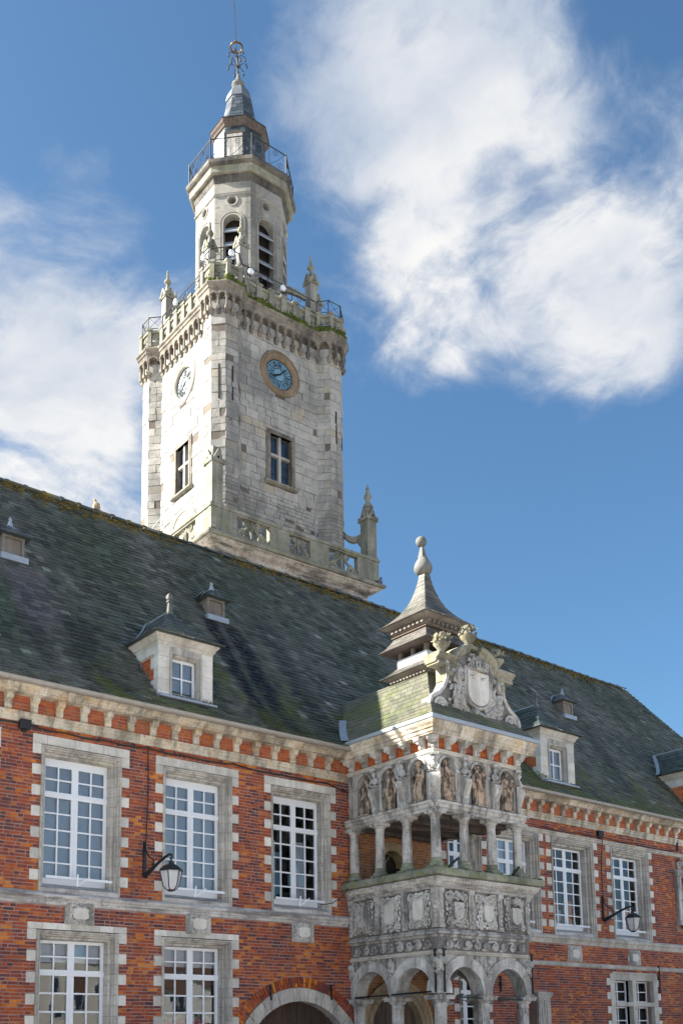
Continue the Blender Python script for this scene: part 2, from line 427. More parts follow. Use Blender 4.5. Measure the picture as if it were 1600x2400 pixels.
M_moss = stone('moss', (0.13, 0.10, 0.03), (0.19, 0.14, 0.035), (0.06, 0.05, 0.025), 0.5, (0.28, 0.17, 0.03), 0.5, bmp=1.0)
M_mossg = stone('green_moss', (0.06, 0.075, 0.018), (0.11, 0.13, 0.022), (0.04, 0.06, 0.01), 0.4, (0.34, 0.36, 0.03), 0.4, bmp=1.0)
M_plant = simple('green_weed', (0.07, 0.12, 0.025), 0.7, 0, 0.4, 9.0)

def slatemat(name, stops, moss=0.0, streak=None, light=0.03, rough=0.55, sun=0.0):
    m, t, b, P, rn = newmat(name)
    c = t.ramp(rn, stops)
    x, y, z = t.sepxyz(P)
    big = t.noise(t.scalev(P, (1.0, 0.35, 0.35)), 0.55, 5.0, 0.6)
    c = t.mix(t.rng(big, 0.36, 0.66), c, t.mix(1.0, c, (0.50, 0.62, 0.50), 'MULTIPLY'))
    if streak:
        # rain-washed run-off streaks below the roof vents, broken up by noise
        wob = t.math('MULTIPLY', t.math('SUBTRACT', t.noise(P, 0.9, 3.0), 0.5), 0.35)
        for (x0, hw, ztop, zbot, amt) in streak:
            dxx = t.math('ABSOLUTE', t.math('SUBTRACT', t.math('ADD', x, wob), x0))
            k = t.math('MULTIPLY', t.rng(dxx, hw * 1.6, hw * 0.5), t.rng(z, ztop, ztop - 0.25))
            k = t.math('MULTIPLY', k, t.rng(z, zbot - 0.3, zbot + 0.5))
            k = t.math('MULTIPLY', k, t.rng(t.noise(P, 5.0, 6.0, 0.7), 0.34, 0.56, 0.35, amt))
            c = t.mix(k, c, (0.012, 0.014, 0.020))
    if streak:
        # paler re-laid slates below the left vent
        k = t.math('MULTIPLY', t.rng(t.math('ABSOLUTE', t.math('SUBTRACT', t.math('ADD', x, wob), 9.45)), 0.75, 0.35), t.math('MULTIPLY', t.rng(z, 12.95, 12.6), t.rng(z, 10.3, 11.4)))
        c = t.mix(t.math('MULTIPLY', k, 0.7), c, t.mix(t.rng(rn, 0.1, 0.9), (0.085, 0.082, 0.092), (0.17, 0.16, 0.17)))
    if moss:
        mo = t.noise(t.scalev(P, (1, 0.6, 0.6)), 0.8, 9.0, 0.68)
        low = t.rng(z, 13.2, 9.4, -0.13, 0.10, False)
        c = t.mix(t.math('MULTIPLY', t.rng(t.math('ADD', mo, low), 0.53, 0.72), moss), c, (0.10, 0.125, 0.026))
        hi = t.rng(z, 15.0, 16.0, -0.1, 0.12, False)
        c = t.mix(t.math('MULTIPLY', t.rng(t.math('ADD', t.noise(P, 2.4, 8.0, 0.75), hi), 0.60, 0.70), 0.8), c, (0.23, 0.16, 0.035))
    c = t.mix(t.rng(rn, 1 - light, 1 - light * 0.5), c, t.mix(1.0, c, (1.7, 1.7, 1.75), 'MULTIPLY'))
    c = t.mix(t.rng(t.noise(P, 11.0, 3.0, 0.6), 0.70, 0.78, 0, 0.40), c, (0.24, 0.26, 0.23))
    fine = t.noise(P, 30.0, 4.0, 0.7)
    hs = t.n('HueSaturation')
    t.put(hs.inputs['Value'], t.math('ADD', 0.62, t.math('MULTIPLY', fine, 0.76)))
    t.put(hs.inputs['Color'], c)
    t.l(hs.outputs[0], b.inputs['Base Color'])
    b.inputs['Roughness'].default_value = rough
    b.inputs['Specular IOR Level'].default_value = 0.4
    bump(t, b, fine, 0.35, 0.008)
    return m
STREAK = [(14.62, .22, 12.95, 9.0, 1.0), (15.28, .26, 12.9, 9.0, 1.0), (9.2, .25, 12.6, 9.6, 0.55), (10.3, .4, 11.6, 9.0, 0.6), (16.6, .35, 13.5, 9.0, 0.45), (30.3, .3, 12.9, 9.4, 0.5)]
M_slate = slatemat('roof_slate', [(0.0, (0.058, 0.062, 0.057)), (0.25, (0.098, 0.104, 0.092)), (0.5, (0.145, 0.152, 0.134)), (0.8, (0.114, 0.117, 0.108)), (1.0, (0.21, 0.215, 0.195))], 0.75, STREAK, 0.008)
M_leaddark = simple('dark_lead', (0.15, 0.165, 0.19), 0.5, 0.2, 0.25, 5.0)
M_slate_blue = slatemat('blue_slate', [(0.0, (0.040, 0.048, 0.066)), (0.5, (0.070, 0.080, 0.105)), (1.0, (0.115, 0.125, 0.15))], 0.0, None, 0.04, 0.42)
M_slate_new = slatemat('dormer_slate', [(0.0, (0.065, 0.078, 0.085)), (0.5, (0.10, 0.112, 0.118)), (1.0, (0.14, 0.15, 0.155))], 0.3, None, 0.02)
M_slate_pink = slatemat('turret_slate', [(0.0, (0.115, 0.10, 0.10)), (0.5, (0.165, 0.142, 0.138)), (1.0, (0.22, 0.19, 0.18))], 0.0, None, 0.001)
M_slate_bay = slatemat('mossy_bay_slate', [(0.0, (0.12, 0.11, 0.095)), (0.5, (0.17, 0.15, 0.125)), (1.0, (0.22, 0.19, 0.16))], 0.9, None, 0.001)

def glassmat():
    m = bpy.data.materials.new('window_glass'); m.use_nodes = True
    t = NT(m.node_tree)
    g = t.n('BsdfGlossy'); g.inputs['Roughness'].default_value = 0.02
    g.inputs['Color'].default_value = (0.9, 0.95, 1.0, 1)
    geo = t.n('NewGeometry')
    nb = t.n('Bump'); nb.inputs['Strength'].default_value = 0.012; nb.inputs['Distance'].default_value = 0.05
    t.put(nb.inputs['Height'], t.noise(geo.outputs['Position'], 2.6, 2.0))
    t.l(nb.outputs[0], g.inputs['Normal'])
    tr = t.n('BsdfTransparent'); tr.inputs['Color'].default_value = (0.80, 0.86, 0.90, 1)
    fr = t.n('Fresnel'); fr.inputs['IOR'].default_value = 1.75
    mx = t.n('MixShader')
    t.l(fr.outputs[0], mx.inputs[0]); t.l(tr.outputs[0], mx.inputs[1]); t.l(g.outputs[0], mx.inputs[2])
    o = t.n('OutputMaterial'); t.l(mx.outputs[0], o.inputs[0])
    return m
M_glass = glassmat()
def leadglass():
    m, t, b, P, rn = newmat('leaded_glass')
    t.put(b.inputs['Base Color'], t.mix(t.rng(t.noise(P, 4.0, 2.0), 0.4, 0.6), (0.02, 0.035, 0.06), (0.035, 0.05, 0.08)))
    b.inputs['Roughness'].default_value = 0.12
    bump(t, b, t.noise(P, 6.0, 2.0), 0.15, 0.02)
    return m
M_leadglass = leadglass()
def pavemat():
    m, t, b, P, rn = newmat('square_paving')
    br = t.n('TexBrick')
    t.put(br.inputs['Vector'], P)
    br.inputs['Color1'].default_value = (0.52, 0.505, 0.48, 1); br.inputs['Color2'].default_value = (0.46, 0.445, 0.42, 1); br.inputs['Mortar'].default_value = (0.30, 0.27, 0.23, 1)
    br.inputs['Scale'].default_value = 2.0; br.inputs['Mortar Size'].default_value = 0.015
    c = t.mix(t.rng(t.noise(P, 0.4, 5.0), 0.45, 0.7, 0, 0.4), br.outputs[0], (0.36, 0.33, 0.29))
    t.l(c, b.inputs['Base Color'])
    b.inputs['Roughness'].default_value = 0.8
    bump(t, b, br.outputs['Fac'], -0.3, 0.01)
    return m
M_pave = pavemat()
# ------------------------------------------------------------------ shared helpers for pieces
def proj(p):
    q = Vector(p) - Vector((0, -20, 1.7))
    zc = q.dot(CF)
    return 800 + FPX * q.dot(CR) / zc, PPY - FPX * q.dot(CU) / zc, zc
def inframe(p):
    x, y, zc = proj(p)
    return zc > 0 and 0 < x < 1600 and 0 < y < 2400
def lerp(a, b, t): return a + (b - a) * t
def slate_rows(levels, width, rg, gap=0.006, lift=0.012, both=True):
    """levels: (left, right) points of each course line, eaves first. returns list of (verts, faces, centre)"""
    out = []
    for i in range(len(levels) - 1):
        L0, R0 = levels[i]; L1, R1 = levels[i + 1]
        ln = max((R0 - L0).length, 1e-3); ln1 = (R1 - L1).length
        nrm = (R0 - L0).cross(L1 - L0)
        if nrm.length < 1e-7: nrm = (R0 - L0).cross(R1 - R0)
        nrm.normalize()
        us = [0.0]; x = width * (0.5 if i % 2 else 1.0)
        while x < ln - width * 0.2:
            us.append(x / ln); x += width * rg.uniform(0.85, 1.15)
        us.append(1.0)
        ov = 1.12
        for a, b in zip(us, us[1:]):
            g = gap / ln * 0.5
            a2 = a + (g if a > 0 else 0); b2 = b - (g if b < 1 else 0)
            lf = lift * rg.uniform(0.7, 1.5); dn = rg.uniform(-0.006, 0.008)
            B0 = lerp(L0, R0, a2); B1 = lerp(L0, R0, b2)
            T0 = lerp(L1, R1, a2); T1 = lerp(L1, R1, b2)
            up = (T0 - B0)
            T0 = B0 + (T0 - B0) * ov + nrm * 0.003; T1 = B1 + (T1 - B1) * ov + nrm * 0.003
            dv_ = (lerp(L0, R0, .5) - lerp(L1, R1, .5)).normalized() * dn
            F0 = B0 + nrm * lf + dv_; F1 = B1 + nrm * (lf + rg.uniform(-.002, .003)) + dv_
            vs = [F0, F1, T1, T0, B0 + dv_ - nrm * .002, B1 + dv_ - nrm * .002]
            fs = [(0, 1, 2, 3), (4, 5, 1, 0), (4, 0, 3), (5, 2, 1)]
            out.append((vs, fs, (F0 + F1 + T0 + T1) / 4))
    return out
def put_pieces(pieces, name, m, parent, M=I4, limit=300, stuff_name=None, key=None):
    """the pieces that show largest become objects of their own, the rest one joined part"""
    idx = list(range(len(pieces)))
    if len(pieces) > limit:
        k = key or (lambda c: (0 if inframe(M @ c) else 1, proj(M @ c)[2]))
        idx.sort(key=lambda i: k(pieces[i][2]))
    for i in idx[:limit]:
        vs, fs, c = pieces[i]
        me = bpy.data.meshes.new(name)
        me.from_pydata([tuple(v - c) for v in vs], [], fs)
        me.materials.append(m)
        O(name, me, m, parent, M @ Matrix.Translation(c))
    rest = idx[limit:]
    if rest:
        mb = MB()
        for i in rest:
            mb.add([tuple(v) for v in pieces[i][0]], pieces[i][1])
        O(stuff_name or name + 's_joined', mb, m, parent, M, kind='stuff')
def blockpiece(x0, x1, y0, y1, z0, z1, rg, j=0.0):
    jj = lambda: rg.uniform(-j, j)
    vs = [Vector(p) for p in [(x0 + jj(), y0 + jj(), z0 + jj()), (x1 + jj(), y0 + jj(), z0 + jj()), (x1, y1, z0), (x0, y1, z0), (x0 + jj(), y0 + jj(), z1 + jj()), (x1 + jj(), y0 + jj(), z1 + jj()), (x1, y1, z1), (x0, y1, z1)]]
    fs = [(0, 1, 5, 4), (0, 3, 2, 1), (4, 5, 6, 7), (1, 2, 6, 5), (3, 0, 4, 7)]
    return (vs, fs, Vector(((x0 + x1) / 2, (y0 + y1) / 2, (z0 + z1) / 2)))
rpn = random.Random(99)
def window_unit(parent, M, hg, zb, zt, header, trows, lrows, deep=0.31, blind=None, name='window', cols=2, bottom=0.13, transom=0.12):
    """white casement window: frame, glazing bars, panes; local x centred, z absolute"""
    st = 0.07; mid = 0.075; bar = 0.034
    f = MB()
    y0, y1 = deep, deep + 0.06
    f.box(-hg, hg, y0 + .004, y1, zb, zb + bottom)
    zc = zb + bottom
    H = zt - header - zc - transom
    trh = 0.25 * trows + bar * (trows - 1) if trows else 0
    if not trows: transom = 0; H = zt - header - zc
    low = H - trh
    f.box(-hg, hg, y0 + .006, y1, zt - header, zt)
    if trows:
        f.box(-hg - .0, hg, y0 - .02, y1, zc + low, zc + low + transom)
        f.box(-hg, hg, y0 - .035, y0 - .02, zc + low + transom * .35, zc + low + transom * .65)
    for sx in (-1, 1):
        a, b = sorted((sx * hg, sx * (hg - st)))
        f.box(a, b, y0, y1, zc, zt - header)
    f.box(-mid, mid, y0 + .002, y1, zc, zt - header)
    f.box(-.012, .012, y0 - .008, y0 + .002, zc, zc + low)
    fo = O(name, f, M_white, parent, M)
    bars = MB(); panes = []
    pw = (hg - st - mid - bar * (cols - 1)) / cols
    def grid(za, zb_, rows):
        ph = (zb_ - za - bar * (rows - 1)) / rows
        for sx in (-1, 1):
            xs = mid if sx > 0 else -(hg - st)
            for c in range(cols):
                xa = xs + c * (pw + bar)
                if c: bars.box(xa - bar, xa, y0 + .012, y1 - .006, za, zb_)
                for r_ in range(rows):
                    z_ = za + r_ * (ph + bar)
                    if r_ and c == 0: bars.box(xs, xs + cols * pw + bar * (cols - 1), y0 + .016, y1 - .010, z_ - bar, z_)
                    panes.append((xa, xa + pw, z_, z_ + ph))
    grid(zc, zc + low, lrows)
    if trows: grid(zc + low + transom, zt - header, trows)
    O('glazing_bars', bars, M_white, fo, M)
    cache = {}
    for (a, b, c, d) in panes:
        key = (round(b - a, 4), round(d - c, 4))
        if key not in cache:
            g = MB(); hw_, hh = key[0] / 2 + .004, key[1] / 2 + .004
            g.quad((-hw_, 0, -hh), (hw_, 0, -hh), (hw_, 0, hh), (-hw_, 0, hh))
            me = g.mesh('pane'); me.materials.append(M_glass); cache[key] = me
        O('pane', cache[key], M_glass, fo, M @ T((a + b) / 2, y0 + .034, (c + d) / 2) @ Matrix.Rotation(R(rpn.gauss(0, .7)), 4, 'X') @ Matrix.Rotation(R(rpn.gauss(0, .7)), 4, 'Z'))
    if blind:
        bl = MB()
        bl.box(-hg, hg, y1 + .03, y1 + .034, zb + .02, zt - .02)
        O('blind', bl, blind, fo, M)
    return fo
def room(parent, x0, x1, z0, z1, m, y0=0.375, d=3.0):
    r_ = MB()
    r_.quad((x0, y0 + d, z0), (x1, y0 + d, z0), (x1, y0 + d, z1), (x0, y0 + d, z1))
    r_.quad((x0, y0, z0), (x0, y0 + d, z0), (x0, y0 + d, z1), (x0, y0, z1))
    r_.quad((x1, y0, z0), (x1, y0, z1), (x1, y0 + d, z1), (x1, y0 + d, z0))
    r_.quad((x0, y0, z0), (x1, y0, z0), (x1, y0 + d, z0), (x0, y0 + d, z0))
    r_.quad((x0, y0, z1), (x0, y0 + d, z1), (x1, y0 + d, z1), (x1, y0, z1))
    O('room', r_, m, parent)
def carve_frame(mb, cx, cz, hw, hh, y, rg, big=1.0):
    """scrolled strapwork border of a cartouche"""
    r = min(hw, hh)
    for sx in (-1, 1):
        for sz in (-1, 1):
            mb.tube(spiral(cx + sx * hw * .78, cz + sz * hh * .80, r * .26 * big, 1.4, rg.uniform(0, 6), sx * sz, 12, y), r * .075, 5)
        for k in range(5):
            zz = cz + hh * lerp(-.62, .62, k / 4)
            mb.sphere((cx + sx * hw * rg.uniform(.76, .98), y, zz), r * rg.uniform(.09, .16), 6, 4, (1, .7, 1.3))
        pts = [(cx + sx * hw * (.72 + .1 * math.sin(k * 1.3)), y - .01, cz + hh * lerp(-.6, .6, k / 6)) for k in range(7)]
        mb.tube(pts, r * .07, 5)
    for sz in (-1, 1):
        for k in range(5):
            mb.sphere((cx + hw * lerp(-.55, .55, k / 4), y, cz + sz * hh * rg.uniform(.80, 1.0)), r * rg.uniform(.09, .17), 6, 4, (1.3, .7, 1))
        pts = [(cx + hw * lerp(-.6, .6, k / 6), y - .01, cz + sz * hh * (.74 + .09 * math.sin(k * 1.7))) for k in range(7)]
        mb.tube(pts, r * .07, 5)
def shield_poly(cx, cz, hw, hh, n=8):
    top = [(cx - hw, cz + hh), (cx, cz + hh * 1.02), (cx + hw, cz + hh)]
    rt = [(cx + hw, cz - hh * .25)] + [(cx + hw * math.cos(a), cz - hh * .25 - hh * .75 * math.sin(a)) for a in [PI / 2 * k / n for k in range(1, n + 1)]]
    lt = [(2 * cx - x, z) for x, z in reversed(rt[:-1])]
    return list(reversed(top + rt + lt))

# ------------------------------------------------------------------ ground
g = MB(); g.quad((-900, -900, 0), (900, -900, 0), (900, 900, 0), (-900, 900, 0))
O('ground', g, M_pave, kind='structure')

# ------------------------------------------------------------------ the town hall: brick wings
TH = EM('town_hall', (22, 0, 0), 'long red brick town hall with pale stone trim under a mossy slate roof', 'town hall')
CH = 0.0725
WX0, WX1 = 3.0, 41.5
class Sur: pass
def sur(c, hg, ha, hq, zb, zt, zq, zg, kind):
    s = Sur(); s.c, s.hg, s.ha, s.hq, s.zb, s.zt, s.zq, s.zg, s.kind = c, hg, ha, hq, zb, zt, zq, zg, kind
    s.zj = zt + (ha - hg) + 0.012
    s.n = round((s.zj - zb) / (3 * CH))
    s.long = lambda i: (s.n - 1 - i) % 2 == 0
    return s
ZB_U = 4.80; ZB_L = 4.80 - 52 * CH
SURS = []
for c in (6.95, 9.805, 12.64, 15.57): SURS.append(sur(c, .735, .91, 1.095, ZB_U, 7.64, 8.02, 5.0, 'upper'))
for c in (6.95, 9.80, 12.65): SURS.append(sur(c, .735, .91, 1.095, ZB_L, 3.85, 4.17, ZB_L + .15, 'lower'))
SURS.append(sur(21.25, .50, .70, .92, ZB_U, 7.52, 7.79, 5.0, 'upper_right'))
for c in (23.42, 26.04, 28.98): SURS.append(sur(c, .79, 1.03, 1.25, ZB_U, 7.52, 7.79, 5.0, 'upper_right'))
SURS.append(sur(21.45, .42, .55, .75, ZB_L, 3.40, 3.66, ZB_L + .15, 'lower_right'))
ARCH = (15.5, 1.03, 1.66, 1.97, 2.24)            # carriage arch: centre x, centre z, stone inner, stone outer, brick ring outer
DOOR = (18.6, 2.05, .86, 1.20)                   # loggia doorway: centre, spring, inner, outer radius
UDOOR = (18.55, 6.22, .40, .62)                  # balcony doorway
MULL = (27.62, 30.12, 1.4, 3.72)                 # mullioned window on the right
NICHE = (31.5, 32.6, 5.25, 7.6)
CARTS = [(9.815, 4.39), (12.66, 4.355), (15.59, 4.33), (25.93, 4.26), (28.94, 4.25), (6.95, 4.39)]
def blocked(z):
    """x spans of the wall at height z that are stone, opening or carving"""
    b = []
    def add(a, c): b.append((a, c))
    if 4.53 < z < ZB_U: return [(WX0, WX1)]
    if 8.20 < z < 8.43: return [(WX0, WX1)]
    for s in SURS:
        if s.zb < z < s.zj + .01:
            i = int((z - s.zb) / ((s.zj - s.zb) / s.n))
            h = s.hq if s.long(min(i, s.n - 1)) else s.ha
            add(s.c - h, s.c + h)
        elif s.zj <= z < s.zq: add(s.c - s.hq, s.c + s.hq)
    if 3.86 < z < 3.99: add(20.3, WX1)
    if 7.79 < z < 7.93: add(20.3, WX1)
    for cx, cz in CARTS:
        if abs(z - cz) < .24: add(cx - .33, cx + .33)
    cx, cz, r0, r1, r2 = ARCH
    if z < cz: add(cx - r2, cx + r2)
    elif z < cz + r2: h = math.sqrt(r2 * r2 - (z - cz) ** 2); add(cx - h, cx + h)
    for (cx, zs, r0, r1) in (DOOR, UDOOR):
        if (cx, zs) == UDOOR[:2] and z < 5.4: continue
        if z < zs: add(cx - r1, cx + r1)
        elif z < zs + r1: h = math.sqrt(r1 * r1 - (z - zs) ** 2); add(cx - h, cx + h)
    if MULL[2] < z < MULL[3]: add(MULL[0] - (.18 if int((z - 1.4) / .2175) % 2 else .0), MULL[1] + (.18 if int((z - 1.4) / .2175) % 2 else .0))
    if NICHE[2] < z < NICHE[3]: add(NICHE[0], NICHE[1])
    if z < 3.1: add(23.2, 24.6)
    if abs(z - 4.67) < .1: add(WX0, WX1)
    return b
# openings cut through the wall body
OPEN = [(s.c - s.ha + .004, s.c + s.ha - .004, s.zb, s.zj) for s in SURS]
cx, cz, r0, r1, r2 = ARCH
OPEN.append((cx - r0, cx + r0, 0, cz + r0))
OPEN += [(DOOR[0] - DOOR[2], DOOR[0] + DOOR[2], 0, DOOR[1] + DOOR[2]), (UDOOR[0] - UDOOR[2], UDOOR[0] + UDOOR[2], 5.3, UDOOR[1] + UDOOR[2])]
OPEN += [(MULL[0] + .2, MULL[1] - .2, MULL[2] + .2, MULL[3] - .2), (23.5, 24.05, 0, 2.9), (31.72, 32.38, 5.6, 7.1)]
xs = sorted({WX0, WX1} | {v for o in OPEN for v in o[:2]})
zs = sorted({0.0, 9.0} | {v for o in OPEN for v in o[2:]})
wall = MB()
for xa, xb in zip(xs, xs[1:]):
    for za, zb in zip(zs, zs[1:]):
        mx, mz = (xa + xb) / 2, (za + zb) / 2
        if any(o[0] < mx < o[1] and o[2] < mz < o[3] for o in OPEN): continue
        wall.quad((xa, 0, za), (xb, 0, za), (xb, 0, zb), (xa, 0, zb))
for o in OPEN:                                    # reveals
    x0, x1, z0, z1 = o
    for a, b in (((x0, z0), (x0, z1)), ((x0, z1), (x1, z1)), ((x1, z1), (x1, z0))):
        wall.quad((a[0], 0, a[1]), (a[0], .4, a[1]), (b[0], .4, b[1]), (b[0], 0, b[1]))
wall.quad((WX0, 0, 0), (WX0, 10, 0), (WX0, 10, 9), (WX0, 0, 9))
wall.quad((WX1, 0, 0), (WX1, 0, 9), (WX1, 10, 9), (WX1, 10, 0))
wall.quad((WX0, 10, 0), (WX1, 10, 0), (WX1, 10, 9), (WX0, 10, 9))
WALL = O('wall', wall, M_mortar, TH)
bricks = []; lbricks = []; fbricks = []
rb = random.Random(11)
zc = 4.80 - 66 * CH
while zc + CH < 8.80:
    if zc > 0.9:
        sp = sorted(blocked(zc + CH / 2)); free = []; x = WX0
        for a, b in sp:
            if a > x: free.append((x, a))
            x = max(x, b)
        if x < 41.4: free.append((x, 41.4))
        row = rb.random()
        for a, b in free:
            b = min(b, 41.4); x = a + .004
            hd = rb.random() < .5
            while x < b - .03:
                hd = not hd if rb.random() < .8 else hd
                L = (.105 if hd else .212) * rb.uniform(.9, 1.08)
                if b - (x + L) < .06: L = b - x - .004
                if L > .25: L = .12
                yy = -rb.uniform(.003, .013)
                wob = .004 * math.sin(x * .9 + zc * 3) + rb.uniform(-.002, .002)
                p = blockpiece(x, x + L, yy, .012, zc + .010 + wob + rb.uniform(-.003, .004), zc + CH - .0095 + wob + rb.uniform(-.005, .002), rb, .0045)
                (fbricks if zc > 8.40 else lbricks if 17.2 < x < 20.2 else bricks).append(p)
                x += L + rb.uniform(.012, .022)
    zc += CH
put_pieces(bricks, 'brick', M_brick, WALL, limit=300, stuff_name='brickwork')
put_pieces(fbricks, 'brick', M_newbrick, WALL, limit=0, stuff_name='frieze_brickwork')
put_pieces(lbricks, 'brick', M_brickw, WALL, limit=0, stuff_name='loggia_brickwork')

# window surrounds and windows
def jamb_pts(s, ho):
    d = s.ha - s.hg
    P_ = [(ho, .03), (ho, -.014), (s.ha, -.014)]
    P_ += [(s.ha - d * f, y) for f, y in ((.04, -.045), (.22, -.045), (.28, -.010), (.44, -.006), (.48, .05), (.62, .055), (.68, .13), (.93, .145), (.96, .21), (1.0, .22), (1.0, .385))]
    return P_
SCACHE = {}
rs_ = random.Random(5)
def surround(s, parent):
    base = MB()                                   # soffit moulding over the opening, one long stone on each side of the crown
    pts = jamb_pts(s, s.hq)[2:]
    so_ = None
    n = 5
    key = (s.hg, s.ha, s.zt, s.zb, s.kind)
    def seg(u0, u1):
        m = MB()
        r0 = []; r1_ = []
        for h, y in pts:
            z = s.zt + (h - s.hg)
            xa = -h if u0 is None else u0
            xb = h if u1 is None else u1
            r0.append((xa, y, z)); r1_.append((xb, y, z))
        m.rings([r0, r1_], closed=False)
        return m
    cuts = [None] + [lerp(-s.hg, s.hg, k / 5) for k in range(1, 5)] + [None]
    first = True
    for k in range(5):
        a = cuts[k]; b = cuts[k + 1]
        m = seg(a if a is None else a + .002, b if b is None else b - .002)
        if first:
            so_ = O('window_surround', m, M_jamb, parent, T(s.c, 0, 0)); first = False
        else:
            O('lintel_stone', m, M_jamb, so_, T(s.c, 0, 0))
    for k in range(7):
        m = MB(); a = lerp(-s.hq, s.hq, k / 7); b = lerp(-s.hq, s.hq, (k + 1) / 7)
        m.box(a + .003, b - .003, -.015 - rs_.uniform(0, .003), .03, s.zj + .004, s.zq)
        O('lintel_stone', m, M_quoin, so_, T(s.c, 0, 0))
    hgt = (s.zj - s.zb) / s.n
    for i in range(s.n):
        z0 = s.zb + i * hgt; z1 = z0 + hgt
        top = i == s.n - 1
        for sx in (-1, 1):
            k2 = key + (s.long(i), top, sx, i if top else 0)
            if k2 not in SCACHE:
                for part, mm in (('jamb', M_jamb), ('quoin', M_quoin)):
                    m = MB()
                    if part == 'jamb':
                        pp = pts
                    else:
                        pp = jamb_pts(s, s.hq)[:3] if s.long(i) else None
                    if pp is None: SCACHE[k2 + (part,)] = None; continue
                    lo = [(sx * h, y, .003) for h, y in pp]
                    hi = [(sx * h, y, (s.zt + (h - s.hg) - z0 - .001) if (top and part == 'jamb') else hgt - .003) for h, y in pp]
                    rr = [lo, hi] if sx > 0 else [lo, hi]
                    m.rings(rr if sx < 0 else [hi, lo], closed=False)
                    if part == 'quoin':
                        m.quad((sx * pp[0][0], .03, hgt - .003), (sx * pp[0][0], -.014, hgt - .003), (sx * pp[2][0], -.014, hgt - .003), (sx * pp[2][0], .03, hgt - .003))
                        m.quad((sx * pp[0][0], .03, .003), (sx * pp[0][0], -.014, .003), (sx * pp[2][0], -.014, .003), (sx * pp[2][0], .03, .003))
                    me = m.mesh(part); me.materials.append(mm); SCACHE[k2 + (part,)] = me
                SCACHE[k2] = True
            for part, nm in (('jamb', 'jamb_stone'), ('quoin', 'quoin_stone')):
                me = SCACHE[k2 + (part,)]
                if me: O(nm, me, None, so_, T(s.c, 0, z0))
    if s.kind.startswith('upper'):
        m = MB()
        m.prism([(-.03, s.zb - .02), (.37, s.zb - .02), (.37, s.zg + .01), (.28, s.zg), (.10, s.zg - .07), (-.03, s.zg - .12)], 'x', -s.ha + .02, s.ha - .02)
        O('sill', m, M_sill, so_, T(s.c, 0, 0))
    return so_
for s in SURS:
    surround(s, TH)
    big = s.hg > .6
    if s.kind in ('upper', 'upper_right'):
        blind = M_blind if s.c < 14 or 22.5 < s.c < 24 else None
        wn = window_unit(TH, T(s.c, 0, 0), s.hg, s.zg, s.zt, .165 if s.kind == 'upper' else .06, 2, 5, blind=blind)
        # guard bar with casement hooks
        m = MB()
        m.box(-s.hg + .04, s.hg + .10, .10, .125, s.zg + .10, s.zg + .155)
        m.obox((-.02, .06, s.zg - .04), (-.06, -.04, s.zg + .20), .03, .018)
        m.obox((-.02, .06, s.zg - .04), (.20, -.05, s.zg + .16), .03, .018)
        O('guard_bar', m, M_white, wn, T(s.c, 0, 0))
        if not blind:
            warm = s.c > 24
            room(wn, s.c - s.hg - .4, s.c + s.hg + .4, s.zg, s.zt, M_glow_room if warm else M_dark)
            m = MB()
            if warm:
                for xa, wd in ((-.62, .30), (.05, .34)):
                    for k in range(5): m.lathe([(.05, 0), (.055, .9)], (s.c + xa + wd * k / 5, .44, s.zg + .02), 7)
                O('curtain', m, M_glow_curtain, wn, smooth=40)  # orange cloth stands in for the light inside
                m = MB(); m.box(s.c - .2, s.c + .3, .50, .52, s.zg + .02, s.zg + .62)
                m.lathe([(.20, 0), (.12, .28)], (s.c - .45, .5, s.zg + .05), 12)
                O('lampshade', m, M_curtain, wn)
            else:
                for xa, wd, top in ((-.70, .34, 1.62), (.16, .06, 1.5), (.30, .28, 1.62)):
                    k = max(2, int(wd / .07))
                    for q in range(k): m.lathe([(.045, rs_.uniform(0, .15)), (.05, top - rs_.uniform(0, .05))], (s.c + xa + wd * q / k, .55, s.zg + .02), 7)
                O('curtain', m, M_curtain, wn, smooth=40)
    else:
        wn = window_unit(TH, T(s.c, 0, 0), s.hg, s.zg, s.zt, .06, 2 if big else 1, 5, cols=2 if big else 1)
        room(wn, s.c - s.hg - .3, s.c + s.hg + .3, s.zg, s.zt, M_dark)
        if big:
            m = MB(); m.box(s.c - s.hg, s.c + s.hg, .42, .425, s.zt - .43, s.zt - .02)
            O('blind', m, M_paleblind, wn)
        if 12 < s.c < 13:
            m = MB(); m.box(s.c - .66, s.c + .66, .60, .63, 1.4, 2.32); O('wall_hanging', m, M_redrug, wn)
            m = MB(); m.tube([(s.c - .7 + 1.4 * k / 12, .58, 2.30 + .06 * math.sin(k * 1.4)) for k in range(13)], .05, 6); O('hanging_trim', m, M_cornice, wn, smooth=60)

# string courses
def molding(name, x0, x1, prof, m, joint=1.15, jit=.1, parent=None):
    par = None; x = x0
    while x < x1 - .01:
        xe = min(x1, x + joint * rs_.uniform(1 - jit, 1 + jit))
        if x1 - xe < .3: xe = x1
        mb = MB()
        sweep(mb, [(x + .002, 0), (xe - .002, 0)], [(-.01, prof[0][1])] + prof + [(-.01, prof[-1][1])])
        if par is None: par = O(name, mb, m, parent or TH)
        else: O('molding_stone', mb, m, par)
        x = xe
    return par
molding('string_course', WX0, 17.0, [(.02, 4.54), (.03, 4.60), (.05, 4.615), (.05, 4.65), (.075, 4.665), (.10, 4.69), (.10, 4.735), (.085, 4.75), (.03, 4.795)], M_sill)
molding('string_course', 20.4, WX1, [(.02, 4.54), (.03, 4.60), (.05, 4.615), (.05, 4.65), (.075, 4.665), (.10, 4.69), (.10, 4.735), (.085, 4.75), (.03, 4.795)], M_lime)
molding('lower_string_course', 20.4, WX1, [(.02, 3.86), (.05, 3.89), (.06, 3.94), (.04, 3.955), (.015, 3.985)], M_lime)
